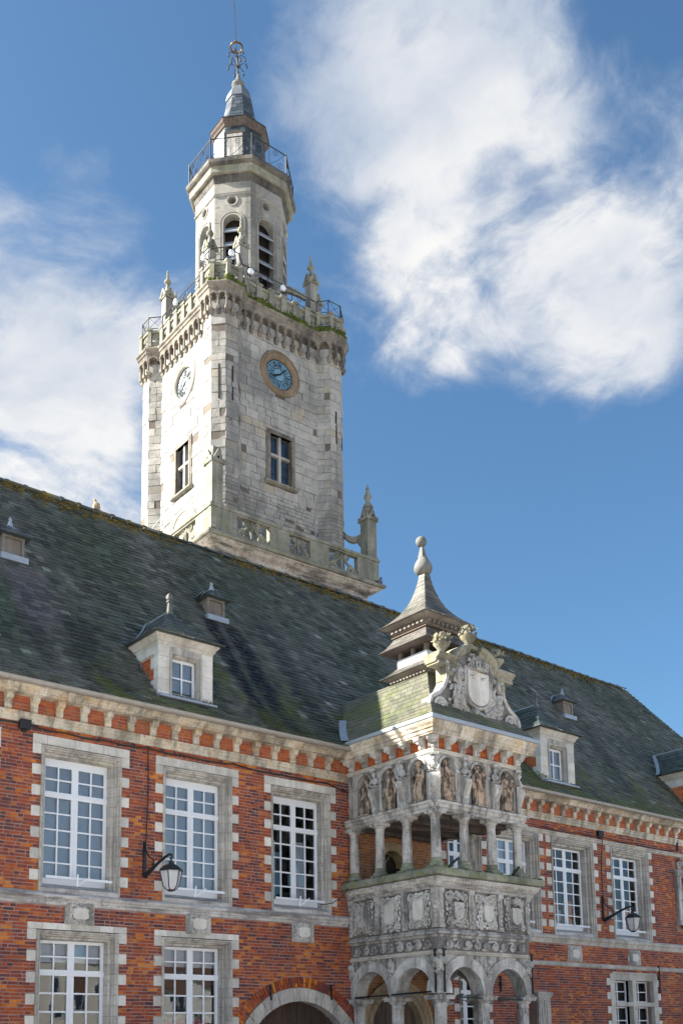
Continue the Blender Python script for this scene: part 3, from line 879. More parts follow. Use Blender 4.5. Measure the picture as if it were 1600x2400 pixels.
molding('upper_string_course', 20.4, WX1, [(.02, 7.795), (.045, 7.81), (.05, 7.85), (.085, 7.865), (.085, 7.90), (.02, 7.93)], M_lime)
# eaves: architrave, modillions, cornice, gutter
def eaves(x0, x1, px):
    molding('architrave', x0, x1, [(.02, 8.20), (.035, 8.205), (.035, 8.28), (.055, 8.29), (.055, 8.35), (.085, 8.37), (.085, 8.41), (.02, 8.43)], M_cornice)
    molding('cornice', x0, x1, [(.0, 8.75), (.24, 8.75), (.27, 8.76), (.27, 8.79), (.30, 8.80), (.31, 8.83), (.36, 8.86), (.39, 8.88), (.39, 8.90), (.0, 8.93)], M_cornice, 0.62)
    m = MB()
    prof = [(0, 8.43), (-.045, 8.43), (-.08, 8.455), (-.09, 8.52), (-.08, 8.58), (-.10, 8.61), (-.17, 8.625), (-.205, 8.655), (-.215, 8.70), (-.215, 8.75), (0, 8.75)]
    m.prism([(y * .82, z) for y, z in prof], 'x', -.075, .075)
    m.box(-.088, .088, -.19, 0, 8.725, 8.749)
    me = m.mesh('modillion'); me.materials.append(M_cornice)
    x = px
    while x > x0: x -= .55
    x += .55
    while x < x1 - .1:
        O('modillion', me, None, TH, T(x, 0, 0)); x += .55
    cache = None
    x = x0; gp = None
    n = max(1, round((x1 - x0) / .98)); st = (x1 - x0) / n
    gm = MB()
    ring = lambda xx, r: [(xx, -.475 + r * math.cos(a), 8.955 + r * math.sin(a)) for a in [PI + PI * k / 10 for k in range(11)]]
    gm.rings([ring(0.003, .082), ring(st - .003, .082)], closed=False)
    gm.rings([ring(st - .03, .088), ring(st - .005, .088)], closed=False)
    gm.box(0, st, -.562, -.548, 8.945, 8.965)
    me = gm.mesh('gutter_length', 40); me.materials.append(M_zinc)
    for k in range(n): O('gutter_length', me, None, TH, T(x0 + k * st, 0, 0))
eaves(WX0, 16.95, 8.70)
eaves(20.75, WX1, 24.0)

# carved cartouches between the floors
for i, (cx, cz) in enumerate(CARTS):
    rg = random.Random(40 + i); m = MB()
    m.box(cx - .325, cx + .325, -.025, .02, cz - .235, cz + .235)
    carve_frame(m, cx, cz, .30, .215, -.055, rg, 1.2); carve_frame(m, cx, cz, .26, .19, -.07, rg, .8)
    o = O('cartouche', m, M_baypale, TH, smooth=40)
    m = MB(); m.box(cx - .17, cx + .17, -.085, -.025, cz - .10, cz + .10); m.box(cx - .12, cx + .12, -.083, -.025, cz - .13, cz + .13)
    O('tablet', m, M_quoin, o)

# carriage arch
cx, cz, r0, r1, r2 = ARCH
AW = EM('carriage_arch', (0, 0, 0), 'x', 'x'); del AW['label']; del AW['category']
bpy.data.objects.remove(AW)
m = MB(); m.box(cx - r0, cx + r0, .30, .34, 0, cz + r0 + .05)
AD = O('carriage_door', m, M_dark, TH)
k = 0; x = cx - r0
while x < cx + r0 - .01:
    zt_ = cz + math.sqrt(max(.01, r0 * r0 - (x + .11 - cx) ** 2)) + .04
    m = MB(); m.box(x + .004, min(x + .215, cx + r0), .255 + .004 * (k % 2), .30, 0, zt_); O('plank', m, M_door, AD); x += .22; k += 1
nv = 13
av0 = 0.0
first = None
for k in range(nv):
    a0, a1 = PI * k / nv, PI * (k + 1) / nv
    m = MB(); voussoir(m, cx, cz, r0, r1 + rs_.uniform(-.02, .02), a0 + .004, a1 - .004, -.03 - rs_.uniform(0, .01), .30)
    if first is None: first = O('carriage_arch', m, M_jamb, TH)
    else: O('voussoir', m, M_jamb, first)
m = MB(); voussoir(m, cx, cz, r1 + .02, r2, 0, PI, .0, .02, 20)
AM = O('arch_mortar', m, M_mortar, first)
arcb = []
nb = int(PI * (r1 + .13) / .082)
for k in range(nb):
    a0, a1 = PI * k / nb, PI * (k + 1) / nb
    sp_ = rb.choice((0, 0, 1))
    spans = [(r1 + .02, r2 - .01)] if not sp_ else [(r1 + .02, r1 + .12), (r1 + .135, r2 - .01)]
    for ra, rbb in spans:
        mb = MB(); voussoir(mb, cx, cz, ra, rbb, a0 + .004, a1 - .004, -.006 - rb.uniform(0, .008), .01, 1)
        vs = [Vector(v) for v in mb.v]; arcb.append((vs, mb.f, sum(vs, Vector()) / len(vs)))
put_pieces(arcb, 'brick', M_brick, first)
for zz, xx in ((2.92, 14.62), (2.95, 16.42)):
    m = MB(); m.box(xx - .02, xx + .02, -.06, -.035, zz - .22, zz + .14); m.box(xx - .03, xx + .03, -.065, -.03, zz + .02, zz + .06); O('anchor_tie', m, M_iron, TH)
# loggia doorway with plank door, balcony doorway
for (cx, zs_, r0, r1), nm, zb in ((DOOR, 'loggia_doorway', 0.0), (UDOOR, 'balcony_doorway', 5.5)):
    f0 = None; n = 9
    for k in range(n):
        m = MB(); voussoir(m, cx, zs_, r0, r1, PI * k / n + .005, PI * (k + 1) / n - .005, -.05, .28)
        if f0 is None: f0 = O(nm, m, M_ochre, TH)
        else: O('voussoir', m, M_ochre, f0)
    if r0 > .6:
        m = MB(); voussoir(m, cx, zs_, r0 + .12, r0 + .16, 0, PI, -.075, -.05, 20); voussoir(m, cx, zs_, r1 - .05, r1 + .03, 0, PI, -.085, -.03, 20); O('arch_molding', m, M_ochre, f0)
    for sx in (-1, 1):
        z = zb
        while z < zs_ - .05:
            m = MB(); a, b = sorted((cx + sx * r0, cx + sx * r1)); z1 = min(zs_ - .004, z + .36); m.box(a, b, -.05, .28, z, z1 - .006); O('jamb_stone', m, M_ochre, f0); z += .36
    m = MB(); m.box(cx - r0, cx + r0, .26, .30, zb, zs_ + r0 + .02)
    dd = O('door', m, M_dark, TH)
    if r0 > .6:
        x = cx - r0
        while x < cx + r0 - .01:
            zt_ = zs_ + math.sqrt(max(.01, r0 * r0 - (x + .08 - cx) ** 2)) + .03
            m = MB(); m.box(x + .004, min(x + .165, cx + r0), .20, .26, 0, zt_); O('plank', m, M_wood, dd); x += .17
    else:
        m = MB(); m.tube([(cx + (r0 - .04) * math.cos(a), .2, zs_ + (r0 - .04) * math.sin(a)) for a in [PI * k / 12 for k in range(13)]], .022, 6)
        m.tube([(cx - .06, .2, 5.5), (cx - .06, .2, zs_ + .1), (cx + .12, .2, zs_ + .34)], .02, 6)
        O('fanlight_frame', m, M_ochre, dd)
        m = MB(); m.box(cx - r0 + .01, cx - r0 + .12, .18, .21, 5.5, zs_ + .1); O('door_leaf', m, M_white, dd)
# mullioned window, narrow pilastered doorway, wall shrine on the right
x0, x1, z0, z1 = MULL
m = MB(); xm = (x0 + x1) / 2; zm = 2.78
m.box(x0, x1, -.03, .12, z1 - .2, z1); m.box(x0, x0 + .22, -.028, .12, z0, z1 - .2); m.box(x1 - .22, x1, -.028, .12, z0, z1 - .2)
m.box(xm - .10, xm + .10, -.02, .14, z0, z1 - .2); m.box(x0 + .22, x1 - .22, -.06, .13, zm - .07, zm + .06); m.box(x0 + .1, x1 - .1, -.07, -.0, z1, z1 + .05)
MU = O('mullioned_window', m, M_lime, TH)
z = z0; k = 0
while z < z1 - .1:
    if k % 2:
        for a, b in ((x0 - .18, x0), (x1, x1 + .18)):
            m = MB(); m.box(a + .002, b - .002, -.018, .02, z + .004, min(z1, z + .2175) - .004); O('quoin_stone', m, M_quoin, MU)
    z += .2175; k += 1
for a, b in ((x0 + .22, xm - .1), (xm + .1, x1 - .22)):
    for c, d, rws in ((zm + .06, z1 - .2, 2), (z0, zm - .07, 3)):
        m = MB(); y0 = .24; w_ = b - a
        m.box(a, b, y0, y0 + .05, c, c + .05); m.box(a, b, y0, y0 + .05, d - .05, d); m.box(a, a + .05, y0 - .003, y0 + .05, c + .05, d - .05); m.box(b - .05, b, y0 - .003, y0 + .05, c + .05, d - .05)
        m.box((a + b) / 2 - .02, (a + b) / 2 + .02, y0 + .005, y0 + .045, c + .05, d - .05)
        for q in range(1, rws): zz = lerp(c, d, q / rws); m.box(a + .05, b - .05, y0 + .008, y0 + .042, zz - .017, zz + .017)
        fo = O('casement', m, M_white, MU)
        for q in range(rws):
            for e, f_ in ((a + .05, (a + b) / 2 - .02), ((a + b) / 2 + .02, b - .05)):
                mm = MB(); mm.quad((e, y0 + .02, lerp(c, d, q / rws)), (f_, y0 + .02, lerp(c, d, q / rws)), (f_, y0 + .02, lerp(c, d, (q + 1) / rws)), (e, y0 + .02, lerp(c, d, (q + 1) / rws))); O('pane', mm, M_glass, MU)
room(MU, x0, x1, z0, z1, M_dark, .41, 2.5)
m = MB()
for a, b in ((23.22, 23.5), (24.05, 24.59)):
    m.box(a, b, -.10, .02, 0, 2.92); m.box(a - .03, b + .03, -.13, .02, 2.92, 2.98); m.box(a - .06, b + .06, -.16, .02, 2.98, 3.07)
    nfl = max(2, int((b - a) / .09))
    for q in range(nfl): m.lathe([(.032, .1), (.032, 2.85)], (lerp(a, b, (q + .5) / nfl), -.10, 0), 8)
PD = O('pilaster_doorway', m, M_jamb, TH, smooth=40)
m = MB(); m.box(23.5, 24.05, .3, .33, 0, 2.9); O('door', m, M_dark, PD)
x0, x1, z0, z1 = NICHE
m = MB()
for a in (x0 + .02, x1 - .24):
    m.box(a, a + .22, -.12, .02, z0 + .35, z1 - .5); m.box(a - .03, a + .25, -.16, .02, z1 - .5, z1 - .4)
m.box(x0 - .05, x1 + .05, -.20, .02, z1 - .4, z1 - .28); m.box(x0, x1, -.18, .02, z0 + .2, z0 + .35)
rg = random.Random(3)
for k in range(26): m.sphere((rg.uniform(x0, x1), -.1 - rg.uniform(0, .06), rg.choice((rg.uniform(z0, z0 + .25), rg.uniform(z1 - .28, z1 + .12), z1 - .42))), rg.uniform(.04, .09), 6, 4)
m.tube(spiral(x0 + .2, z1 - .12, .15, 1.5, 0, 1, 14, -.1), .03, 5); m.tube(spiral(x1 - .2, z1 - .12, .15, 1.5, PI, -1, 14, -.1), .03, 5)
m.quad((31.7, .38, 5.6), (32.4, .38, 5.6), (32.4, .38, 7.1), (31.7, .38, 7.1))
O('wall_shrine', m, M_bay, TH, smooth=40)
for xx, za, zb in ((30.24, 3.14, 4.06), (22.54, 3.05, 3.5), (31.75, 8.0, 8.5)):
    m = MB(); m.tube([(xx, -.04, za), (xx + .01, -.045, (za + zb) / 2), (xx, -.04, zb)], .028, 6); m.box(xx - .045, xx + .045, -.06, -.02, (za + zb) / 2 - .04, (za + zb) / 2 + .04); O('anchor_tie', m, M_iron, TH)

# ------------------------------------------------------------------ main roof
RIDGE_Y, RIDGE_Z = 5.0, 16.08
prof = [(-.47, 9.0), (-.2, 9.2), (0.1, 9.46), (0.4, 9.78), (0.75, 10.2), (1.1, 10.66), (1.5, 11.2), (2.2, 12.18), (3.0, 13.30), (4.0, 14.69), (5.0, 16.08)]
def prof_at(s_):
    for (a, b) in zip(prof, prof[1:]):
        L = math.hypot(b[0] - a[0], b[1] - a[1])
        if s_ <= L: return (lerp(a[0], b[0], s_ / L), lerp(a[1], b[1], s_ / L))
        s_ -= L
    return prof[-1]
SLEN = sum(math.hypot(b[0] - a[0], b[1] - a[1]) for a, b in zip(prof, prof[1:]))
def hip_x(z): return lerp(41.7, 36.6, (z - 9.0) / 7.08)
def roof_y(z):
    for a, b in zip(prof, prof[1:]):
        if z <= b[1]: return lerp(a[0], b[0], (z - a[1]) / (b[1] - a[1]))
    return RIDGE_Y
m = MB()
m.rings([[(WX0, y, z - .012) for y, z in prof], [(hip_x(z), y, z - .012) for y, z in prof]], closed=False)
m.quad((WX0, RIDGE_Y, RIDGE_Z), (36.6, RIDGE_Y, RIDGE_Z), (41.7, 10.47, 9.0), (WX0, 10.47, 9.0))
m.rings([[(hip_x(z), y, z - .012) for y, z in prof], [(hip_x(z), 10 - y, z - .012) for y, z in prof]], closed=False)
m.rings([[(WX0, y, z - .012) for y, z in prof], [(WX0, 10 - y, z - .012) for y, z in prof]], closed=False)
ROOF = O('roof', m, M_slate, TH)
nrow = int(SLEN / .155)
rsl = random.Random(21)
lv = []
for k in range(nrow + 1):
    y, z = prof_at(SLEN * k / nrow)
    sag = 0
    lv.append((Vector((WX0, y, z)), Vector((hip_x(z), y, z))))
pieces = slate_rows(lv, .235, rsl, .012, .028)
pieces = [p for p in pieces if not (17.6 < p[2].x < 20.0 and p[2].z < 9.7)]
put_pieces(pieces, 'slate', M_slate, ROOF, limit=300, stuff_name='slating')
# ridge tiles and moss
rt = MB()
ang = [PI * k / 8 for k in range(9)]
rt.rings([[(x, -.13 * math.cos(a), .10 * math.sin(a) - .045) for a in ang] for x in (0.0, .49)], closed=False)
rt.rings([[(x, -.15 * math.cos(a), .118 * math.sin(a) - .045) for a in ang] for x in (.43, .505)], closed=False)
me = rt.mesh('ridge_tile', 50); me.materials.append(M_slate_new)
x = WX0; k = 0
while x < 36.5:
    O('ridge_tile', me, None, ROOF, T(x, RIDGE_Y, RIDGE_Z + .02 + .02 * math.sin(x * .7) + rsl.uniform(-.006, .006))); x += .5
mm = MB()
for k in range(900):
    x = rsl.uniform(WX0, 36.8); d = abs(rsl.gauss(0, .16))
    if math.sin(x * 1.9) + math.sin(x * .63 + 1) * .8 + rsl.uniform(-1, 1) < -.3: continue
    z = RIDGE_Z - .06 - d; r_ = rsl.uniform(.018, .055)
    mm.sphere((x, roof_y(z) - .03, z + .02), r_, 6, 4, (1.4, 1, .7))
O('moss', mm, M_moss, ROOF, kind='stuff', smooth=60)

# dormers
def dormer(name_, cx, y0, z0, hw, sz, pieces_on=True):
    M = T(cx, y0, z0); h = lambda v: v * sz
    wt = h(1.22); ow = hw * .46; ob, ot = h(.13), h(1.0)
    m = MB(); dpt = 1.6
    D = MB()
    D.box(-hw, -hw + .03, .05, dpt, -.5, wt - .01); D.box(hw - .03, hw, .05, dpt, -.5, wt - .01)
    D.box(-hw, hw, .38, .40, -.3, wt - .005)
    root = O('dormer', D, M_mortar_pale, TH, M)
    # stone front built of blocks
    nb_ = 5
    for sx in (-1, 1):
        for k in range(nb_):
            za = lerp(-.12, wt, k / nb_); zb = lerp(-.12, wt, (k + 1) / nb_)
            b_ = MB(); ret = .16 if k % 2 else .02
            a, b = sorted((sx * (hw + .012), sx * (ow + .10)))
            b_.box(a, b, -.012, .16, za + .003, zb - .003)
            a, b = sorted((sx * (hw + .012), sx * (hw - .1)))
            b_.box(a + .001, b - .001, .161, .16 + ret, za + .003, zb - .003)
            O('quoin_stone', b_, M_quoin, root, M)
    fr = MB()
    d_ = .10
    pts = [(ow + .10, -.012), (ow + .095, -.045), (ow + .05, -.045), (ow + .045, 0), (ow + .02, .03), (ow, .08), (ow, .26)]
    fr.rings([[(-a, y, z) for a, y, z in [(p[0], p[1], ot + (p[0] - ow)) for p in pts]], [(a, y, z) for a, y, z in [(p[0], p[1], ot + (p[0] - ow)) for p in pts]]], closed=False)
    for sx in (-1, 1):
        fr.rings([[(sx * a, y, ob - .1) for a, y in pts], [(sx * a, y, ot + a - ow) for a, y in pts]], closed=False)
    fr.box(-hw + .02, hw - .02, -.010, .06, ot + .10, wt)
    O('window_architrave', fr, M_jamb, root, M)
    s_ = MB(); s_.prism([(.3, ob - .12), (.3, ob), (.20, ob), (-.10, ob - .09), (-.10, ob - .13)], 'x', -ow - .1, ow + .1); O('sill', s_, M_lead, root, M)
    # casement of four panes
    f = MB(); fy = .16
    f.box(-ow, ow, fy, fy + .06, ob, ob + .06); f.box(-ow, ow, fy, fy + .06, ot - .06, ot)
    f.box(-ow, -ow + .05, fy - .003, fy + .06, ob + .06, ot - .06); f.box(ow - .05, ow, fy - .003, fy + .06, ob + .06, ot - .06)
    f.box(-.018, .018, fy + .006, fy + .05, ob + .06, ot - .06); zm_ = (ob + ot) / 2; f.box(-ow + .05, ow - .05, fy + .010, fy + .045, zm_ - .018, zm_ + .018)
    O('casement', f, M_white, root, M)
    for sx in (-1, 1):
        for (a, b) in ((ob + .06, zm_ - .018), (zm_ + .018, ot - .06)):
            p_ = MB(); u0, u1 = sorted((sx * .018, sx * (ow - .05))); p_.quad((u0, fy + .03, a), (u1, fy + .03, a), (u1, fy + .03, b), (u0, fy + .03, b)); O('pane', p_, M_glass, root, M)
    bl = MB(); bl.box(-ow, ow, fy + .08, fy + .085, ob, ot); O('blind', bl, M_blind, root, M)
    # brick cheeks
    rg = random.Random(int(cx * 10)); pc = []
    for sx in (-1, 1):
        z = -.4; k = 0
        while z < wt - .1:
            y = .20 - (.11 if k % 2 else 0)
            while y < dpt - .1:
                vs, fs, c_ = blockpiece(y, y + .2, 0, .03, z, z + .062, rg, .002)
                vv = [Vector((sx * (hw + .008) if abs(v.y) < .012 else sx * (hw - .02), v.x, v.z)) for v in vs]
                pc.append((vv, [tuple(reversed(f_)) for f_ in fs] if sx < 0 else fs, sum(vv, Vector()) / 8)); y += .213
            z += .0725; k += 1
    put_pieces([p for p in pc if p[2].x < 0 and p[2].z < wt - h(.24) and roof_y(z0 + p[2].z) > y0 + p[2].y - .05], 'brick', M_newbrick, root, M)
    bd = MB(); bd.box(-hw - .014, -hw + .03, .17, dpt, wt - h(.20), wt); O('cheek_band', bd, M_quoin, root, M)
    # cornice
    path = [(-hw, dpt), (-hw, 0), (hw, 0), (hw, dpt)]
    c_ = MB(); sweep(c_, path, [(.0, wt), (.02, wt), (.025, wt + h(.06)), (.06, wt + h(.075)), (.06, wt + h(.11)), (.10, wt + h(.16)), (.13, wt + h(.19)), (.13, wt + h(.225)), (.0, wt + h(.23))]); O('cornice', c_, M_lime, root, M)
    # bell-cast hipped roof
    ez = wt + h(.235); ov = .22; apx = (0, .74, ez + h(.92))
    fr_ = [(0, 1.0), (.12, .80), (.26, .62), (.45, .42), (.7, .20), (1.0, .0)]
    L_, C_, R_ = [], [], []
    for t_, k in [(0, 1), (.07, .88), (.15, .765), (.24, .655), (.34, .55), (.45, .445), (.57, .34), (.70, .235), (.84, .13), (1.0, .03)]:
        hx = (hw + ov) * k; zz = lerp(ez, apx[2], t_)
        yf = lerp(apx[1], -ov, k)
        L_.append(Vector((-hx, yf, zz))); R_.append(Vector((hx, yf, zz)))
    yb = 2.1
    und = MB()
    und.rings([[tuple(p) for p in L_], [tuple(p) for p in R_]], closed=False)
    und.rings([[(p.x, yb, p.z) for p in L_], [tuple(p) for p in L_]], closed=False)
    und.rings([[tuple(p) for p in R_], [(p.x, yb, p.z) for p in R_]], closed=False)
    und.quad((-hw - ov, -ov, ez - .015), (-hw - ov, yb, ez - .015), (hw + ov, yb, ez - .015), (hw + ov, -ov, ez - .015))
    O('dormer_roof', und, M_slate_new, root, M)
    lvF = [(a, b) for a, b in zip(L_, R_)]
    lvL = [(Vector((a.x, yb, a.z)), a) for a in L_]
    lvR = [(b, Vector((b.x, yb, b.z))) for b in R_]
    ps = slate_rows(lvF, .2, rg, .010, .018) + slate_rows(lvL, .2, rg, .010, .018)
    if pieces_on: put_pieces(ps, 'slate', M_slate_new, root, M)
    put_pieces(slate_rows(lvR, .2, rg, .006, .010) + ([] if pieces_on else ps), 'slate', M_slate_new, root, M, limit=0, stuff_name='slating')
    ld = MB()
    ld.tube([(apx[0], apx[1], apx[2] + .02), (0, yb, apx[2] + .02)], .035, 6)
    bx = -hw - ov
    for k in range(len(L_) - 1):
        p, q = L_[k], L_[k + 1]
        yk = lambda zz: max(-ov, min(yb, roof_y(z0 + zz) - y0))
        ld.quad((p.x - .02, yk(p.z) - .15, p.z + .03), (p.x - .02, yk(p.z) + .15, p.z + .03), (q.x - .02, yk(q.z) + .15, q.z + .035), (q.x - .02, yk(q.z) - .15, q.z + .035))
    ap = MB(); ap.box(-hw - .02, hw + .05, -.16, .02, -.03, .012); ap.box(-hw, hw, -.03, -.008, -.03, .08)
    O('lead_flashing', ld, M_lead, root, M); O('lead_apron', ap, M_lead, root, M)
    fi = MB(); fi.lathe([(.11, -.08), (.06, .10), (.045, .22), (.045, .30)], (0, apx[1], apx[2]), 4, rot=PI / 4); fi.lathe([(.05, .0), (.085, .03), (.085, .10), (.03, .155)], (0, apx[1], apx[2] + .31), 4, rot=PI / 4); fi.box(-.055, .055, apx[1] - .055, apx[1] + .055, apx[2] + .25, apx[2] + .285)
    O('finial', fi, M_leadold, root, M)
    # slate soakers and moss where the cheek meets the roof
    mo = MB()
    for k in range(60):
        zz = rg.uniform(-.1, wt); mo.sphere((-hw - rg.uniform(0, .07), roof_y(z0 + zz) - y0 - rg.uniform(.0, .08), zz), rg.uniform(.015, .035), 5, 3)
    for k in range(14): mo.sphere((hw - rg.uniform(0, .3), -.06 - rg.uniform(0, .05), .02 + rg.uniform(0, .05)), rg.uniform(.015, .035), 5, 3)
    O('moss', mo, M_leadold, root, M, kind='stuff', smooth=60)
    return root
dormer('d1', 12.33, .06, 9.42, .71, 1.0)
dormer('d2', 25.66, .09, 9.47, .80, 1.13)
dormer('d3', 34.0, .09, 9.47, .80, 1.13, False)
def vent(cx, z0, s):
    y0 = roof_y(z0) - .02; M = T(cx, y0, z0) @ Matrix.Scale(s, 4)
    m = MB(); m.box(-.27, -.21, 0, 1.0, 0, .56); m.box(.21, .27, 0, 1.0, 0, .56); m.box(-.21, .21, 0, .06, .49, .56); m.box(-.21, .21, .02, .08, 0, .05)
    r_ = O('roof_vent', m, M_greywood, TH, M)
    m = MB(); m.box(-.21, .0, .05, .09, .05, .49); m.box(.004, .21, .054, .09, .05, .49); O('shutter', m, M_greywood, r_, M)
    m = MB(); m.box(-.33, .33, -.12, .02, -.10, .045); O('lead_apron', m, M_lead, r_, M)
    lv = [(Vector((-.40 * k, -.14 * k + .25 * (1 - k), .56 + z)), Vector((.40 * k, -.14 * k + .25 * (1 - k), .56 + z))) for k, z in ((1, 0), (.78, .07), (.56, .15), (.34, .24), (.1, .34))]
    m = MB(); m.rings([[tuple(a) for a, b in lv], [tuple(b) for a, b in lv]], closed=False)
    lL = [(Vector((a.x, .95, a.z)), a) for a, b in lv]; lR = [(b, Vector((b.x, .95, b.z))) for a, b in lv]
    for l_ in (lL, lR): m.rings([[tuple(a) for a, b in l_], [tuple(b) for a, b in l_]], closed=False)
    m.quad((-.40, -.14, .55), (-.40, .95, .55), (.40, .95, .55), (.40, -.14, .55))
    O('vent_roof', m, M_slate_new, r_, M)
    put_pieces(slate_rows(lv, .15, rs_, .006, .01) + slate_rows(lL, .15, rs_, .006, .01), 'slate', M_slate_new, r_, M)
    m = MB(); m.tube([(0, .2, .92), (0, .95, .92)], .03, 6); m.lathe([(.09, .86), (.045, .99), (.035, 1.03), (.055, 1.05), (.01, 1.12)], (0, .24, 0), 6)
    m.quad((-.42, .42, .60), (-.42, .66, .60), (-.1, .75, .93), (-.1, .5, .93)); O('lead_cap', m, M_lead, r_, M)
vent(9.30, 12.98, 1.0); vent(14.88, 12.90, 1.0); vent(29.90, 13.1, 1.0)
# ------------------------------------------------------------------ the carved balcony bay
BX0, BX1, BYF = 17.1, 20.05, -3.05
BAY = EM('balcony_bay', (18.6, -1.5, 0), 'two-storey carved grey stone balcony bay with statues, arches and a wooden turret', 'balcony')
FL = 2.95; LL = 3.05
MF = T(BX0, BYF, 0)                                  # front face: local x to the right, outward is -y
ML = T(BX0, 0, 0, -PI / 2)                           # left face: local x runs from the wall to the corner
MR = T(20.2, BYF, 0, PI / 2)
def bpath(e=0.0, x1=BX1): return [(BX0 - e, 0), (BX0 - e, BYF - e), (x1 + e, BYF - e), (x1 + e, 0)]
def ring_mold(name, prof, m, x1=BX1, e=0.0, parent=BAY):
    mb = MB(); sweep(mb, bpath(e, x1), prof); return O(name, mb, m, parent)
# lower arcade
FACES = [(MF, 3.10, (.79, 2.31)), (ML, LL, (.77, 2.24)), (MR, LL, (.77, 2.24))]
AR = None
for fi, (M, L, cs) in enumerate(FACES):
    m = MB(); half = (cs[0] + cs[1]) / 2
    for k, c in enumerate(cs):
        a, b = (0.0, half) if k == 0 else (half, L)
        if fi == 0 and k == 0: a = 0.0
        arch_panel(m, a, b, 2.74, 3.68, c, .62, 2.78, .0, .36, 14)
        arch_panel(m, a, b, 2.74, 3.68, c, .625, 2.78, .36, -.02, 14)
    m.quad((0, 0, 3.68), (L, 0, 3.68), (L, .36, 3.68), (0, .36, 3.68)); m.quad((0, 0, 2.74), (L, 0, 2.74), (L, .36, 2.74), (0, .36, 2.74))
    ar = O('arcade_wall', m, M_bay, BAY, M)
    if fi == 2: continue
    for c in cs:
        for k in range(5):
            m = MB(); voussoir(m, c, 2.78, .615, .855 + rs_.uniform(-.01, .012), PI * k / 5 + .006, PI * (k + 1) / 5 - .006, -.028 - rs_.uniform(0, .008), .37, 4)
            O('voussoir', m, M_baypale, ar, M)
        m = MB(); voussoir(m, c, 2.78, .61, .665, 0, PI, -.042, -.02, 18); O('arch_roll', m, M_baypale, ar, M)
    rg = random.Random(60 + fi)
    for c in (0.05, half, L - .06):
        m = MB(); m.sphere((c, -.02, 3.45), .10, 8, 6, (1, .5, 1.6))
        for k in range(12):
            m.sphere((c + rg.uniform(-.09, .09), -.05, 3.42 + rg.uniform(-.18, .2)), rg.uniform(.03, .06), 6, 4, (1, .8, 1.2))
        m.tube(spiral(c, 3.45, .09, 1.3, rg.uniform(0, 6), 1, 12, -.06), .022, 5)
        m.sphere((c + .02, -.09, 3.52), .075, 8, 6, (1, 1, 1.1))
        O('spandrel_carving', m, M_baypale, ar, M, smooth=50)
def column(x, y, z0, zb, zc, z1, r, m, flut=0, name='column'):
    """base z0..zb, shaft zb..zc, capital zc..z1"""
    c = MB(); n = 24
    if flut:
        rs = []
        for k in range(8):
            z = lerp(zb, zc, k / 7); rr = r * (1 - .10 * (k / 7) ** 2)
            rs.append([(x + rr * (1 - (.10 if j % 2 else 0)) * math.cos(2 * PI * j / 40), y + rr * (1 - (.10 if j % 2 else 0)) * math.sin(2 * PI * j / 40), z) for j in range(40)])
        c.rings(rs)
    else:
        c.lathe([(r * 1.02, zb), (r * 1.0, lerp(zb, zc, .3)), (r * .95, lerp(zb, zc, .7)), (r * .86, zc)], (x, y, 0), n)
    o = O(name, c, m, BAY, smooth=35)
    b = MB(); h = zb - z0
    b.box(x - r * 1.55, x + r * 1.55, y - r * 1.55, y + r * 1.55, z0, z0 + h * .22)
    b.lathe([(r * 1.5, z0 + h * .22), (r * 1.56, z0 + h * .40), (r * 1.4, z0 + h * .56), (r * 1.16, z0 + h * .66), (r * 1.16, z0 + h * .78), (r * 1.22, z0 + h * .86), (r * 1.05, zb + .002)], (x, y, 0), n)
    O('base', b, M_moss_stone if not flut else m, o, smooth=35)
    k = MB(); h = z1 - zc
    k.lathe([(r * .88, zc - .002), (r * 1.0, zc + h * .1), (r * .95, zc + h * .18), (r * .95, zc + h * .38), (r * 1.2, zc + h * .46), (r * 1.38, zc + h * .64)], (x, y, 0), n)
    k.box(x - r * 1.5, x + r * 1.5, y - r * 1.5, y + r * 1.5, zc + h * .66, z1 - .012)
    k.box(x - r * 1.62, x + r * 1.62, y - r * 1.62, y + r * 1.62, zc + h * .84, z1)
    O('capital', k, m, o, smooth=35)
for (x, y) in ((17.24, -2.91), (18.65, -2.91), (20.06, -2.91), (17.24, -1.5), (20.06, -1.5), (17.24, -.14), (20.06, -.14)):
    column(x, y, .0, .5, 2.46, 2.74, .155, M_bay, 1)
for k in range(4):
    column(lerp(17.12, 19.95, k / 3), -3.03, 5.63, 5.86, 6.76, 6.97, .118, M_bay)
for k in range(1, 4):
    column(17.12, lerp(-3.03, -.17, k / 3), 5.63, 5.86, 6.76, 6.97, .118, M_bay)
column(19.95, -1.5, 5.63, 5.86, 6.76, 6.97, .118, M_bay)
# iron ties and straps of the arcade
def tie(name, pts, r=.022):
    m = MB(); m.tube(pts, r, 6); O(name, m, M_iron, BAY)
tie('iron_tie', [(17.0, -.25, 2.78), (17.0, -1.45, 2.80)]); tie('iron_tie', [(17.0, -1.55, 2.80), (17.0, -2.85, 2.82)])
tie('iron_tie', [(17.3, -3.10, 2.70), (19.85, -3.10, 2.66)], .016); tie('iron_tie', [(17.4, -2.9, 2.66), (20.0, -1.0, 2.9)], .02)
for (x, y) in ((17.04, -2.98), (17.18, -3.13), (20.2, -3.13)):
    m = MB(); m.obox((x, y, 2.80), (x, y, 3.78), .045, .03, (1, 0, 0)); m.obox((x - .03, y, 3.76), (x + .06, y, 3.76), .05, .04); O('iron_strap', m, M_iron, BAY)
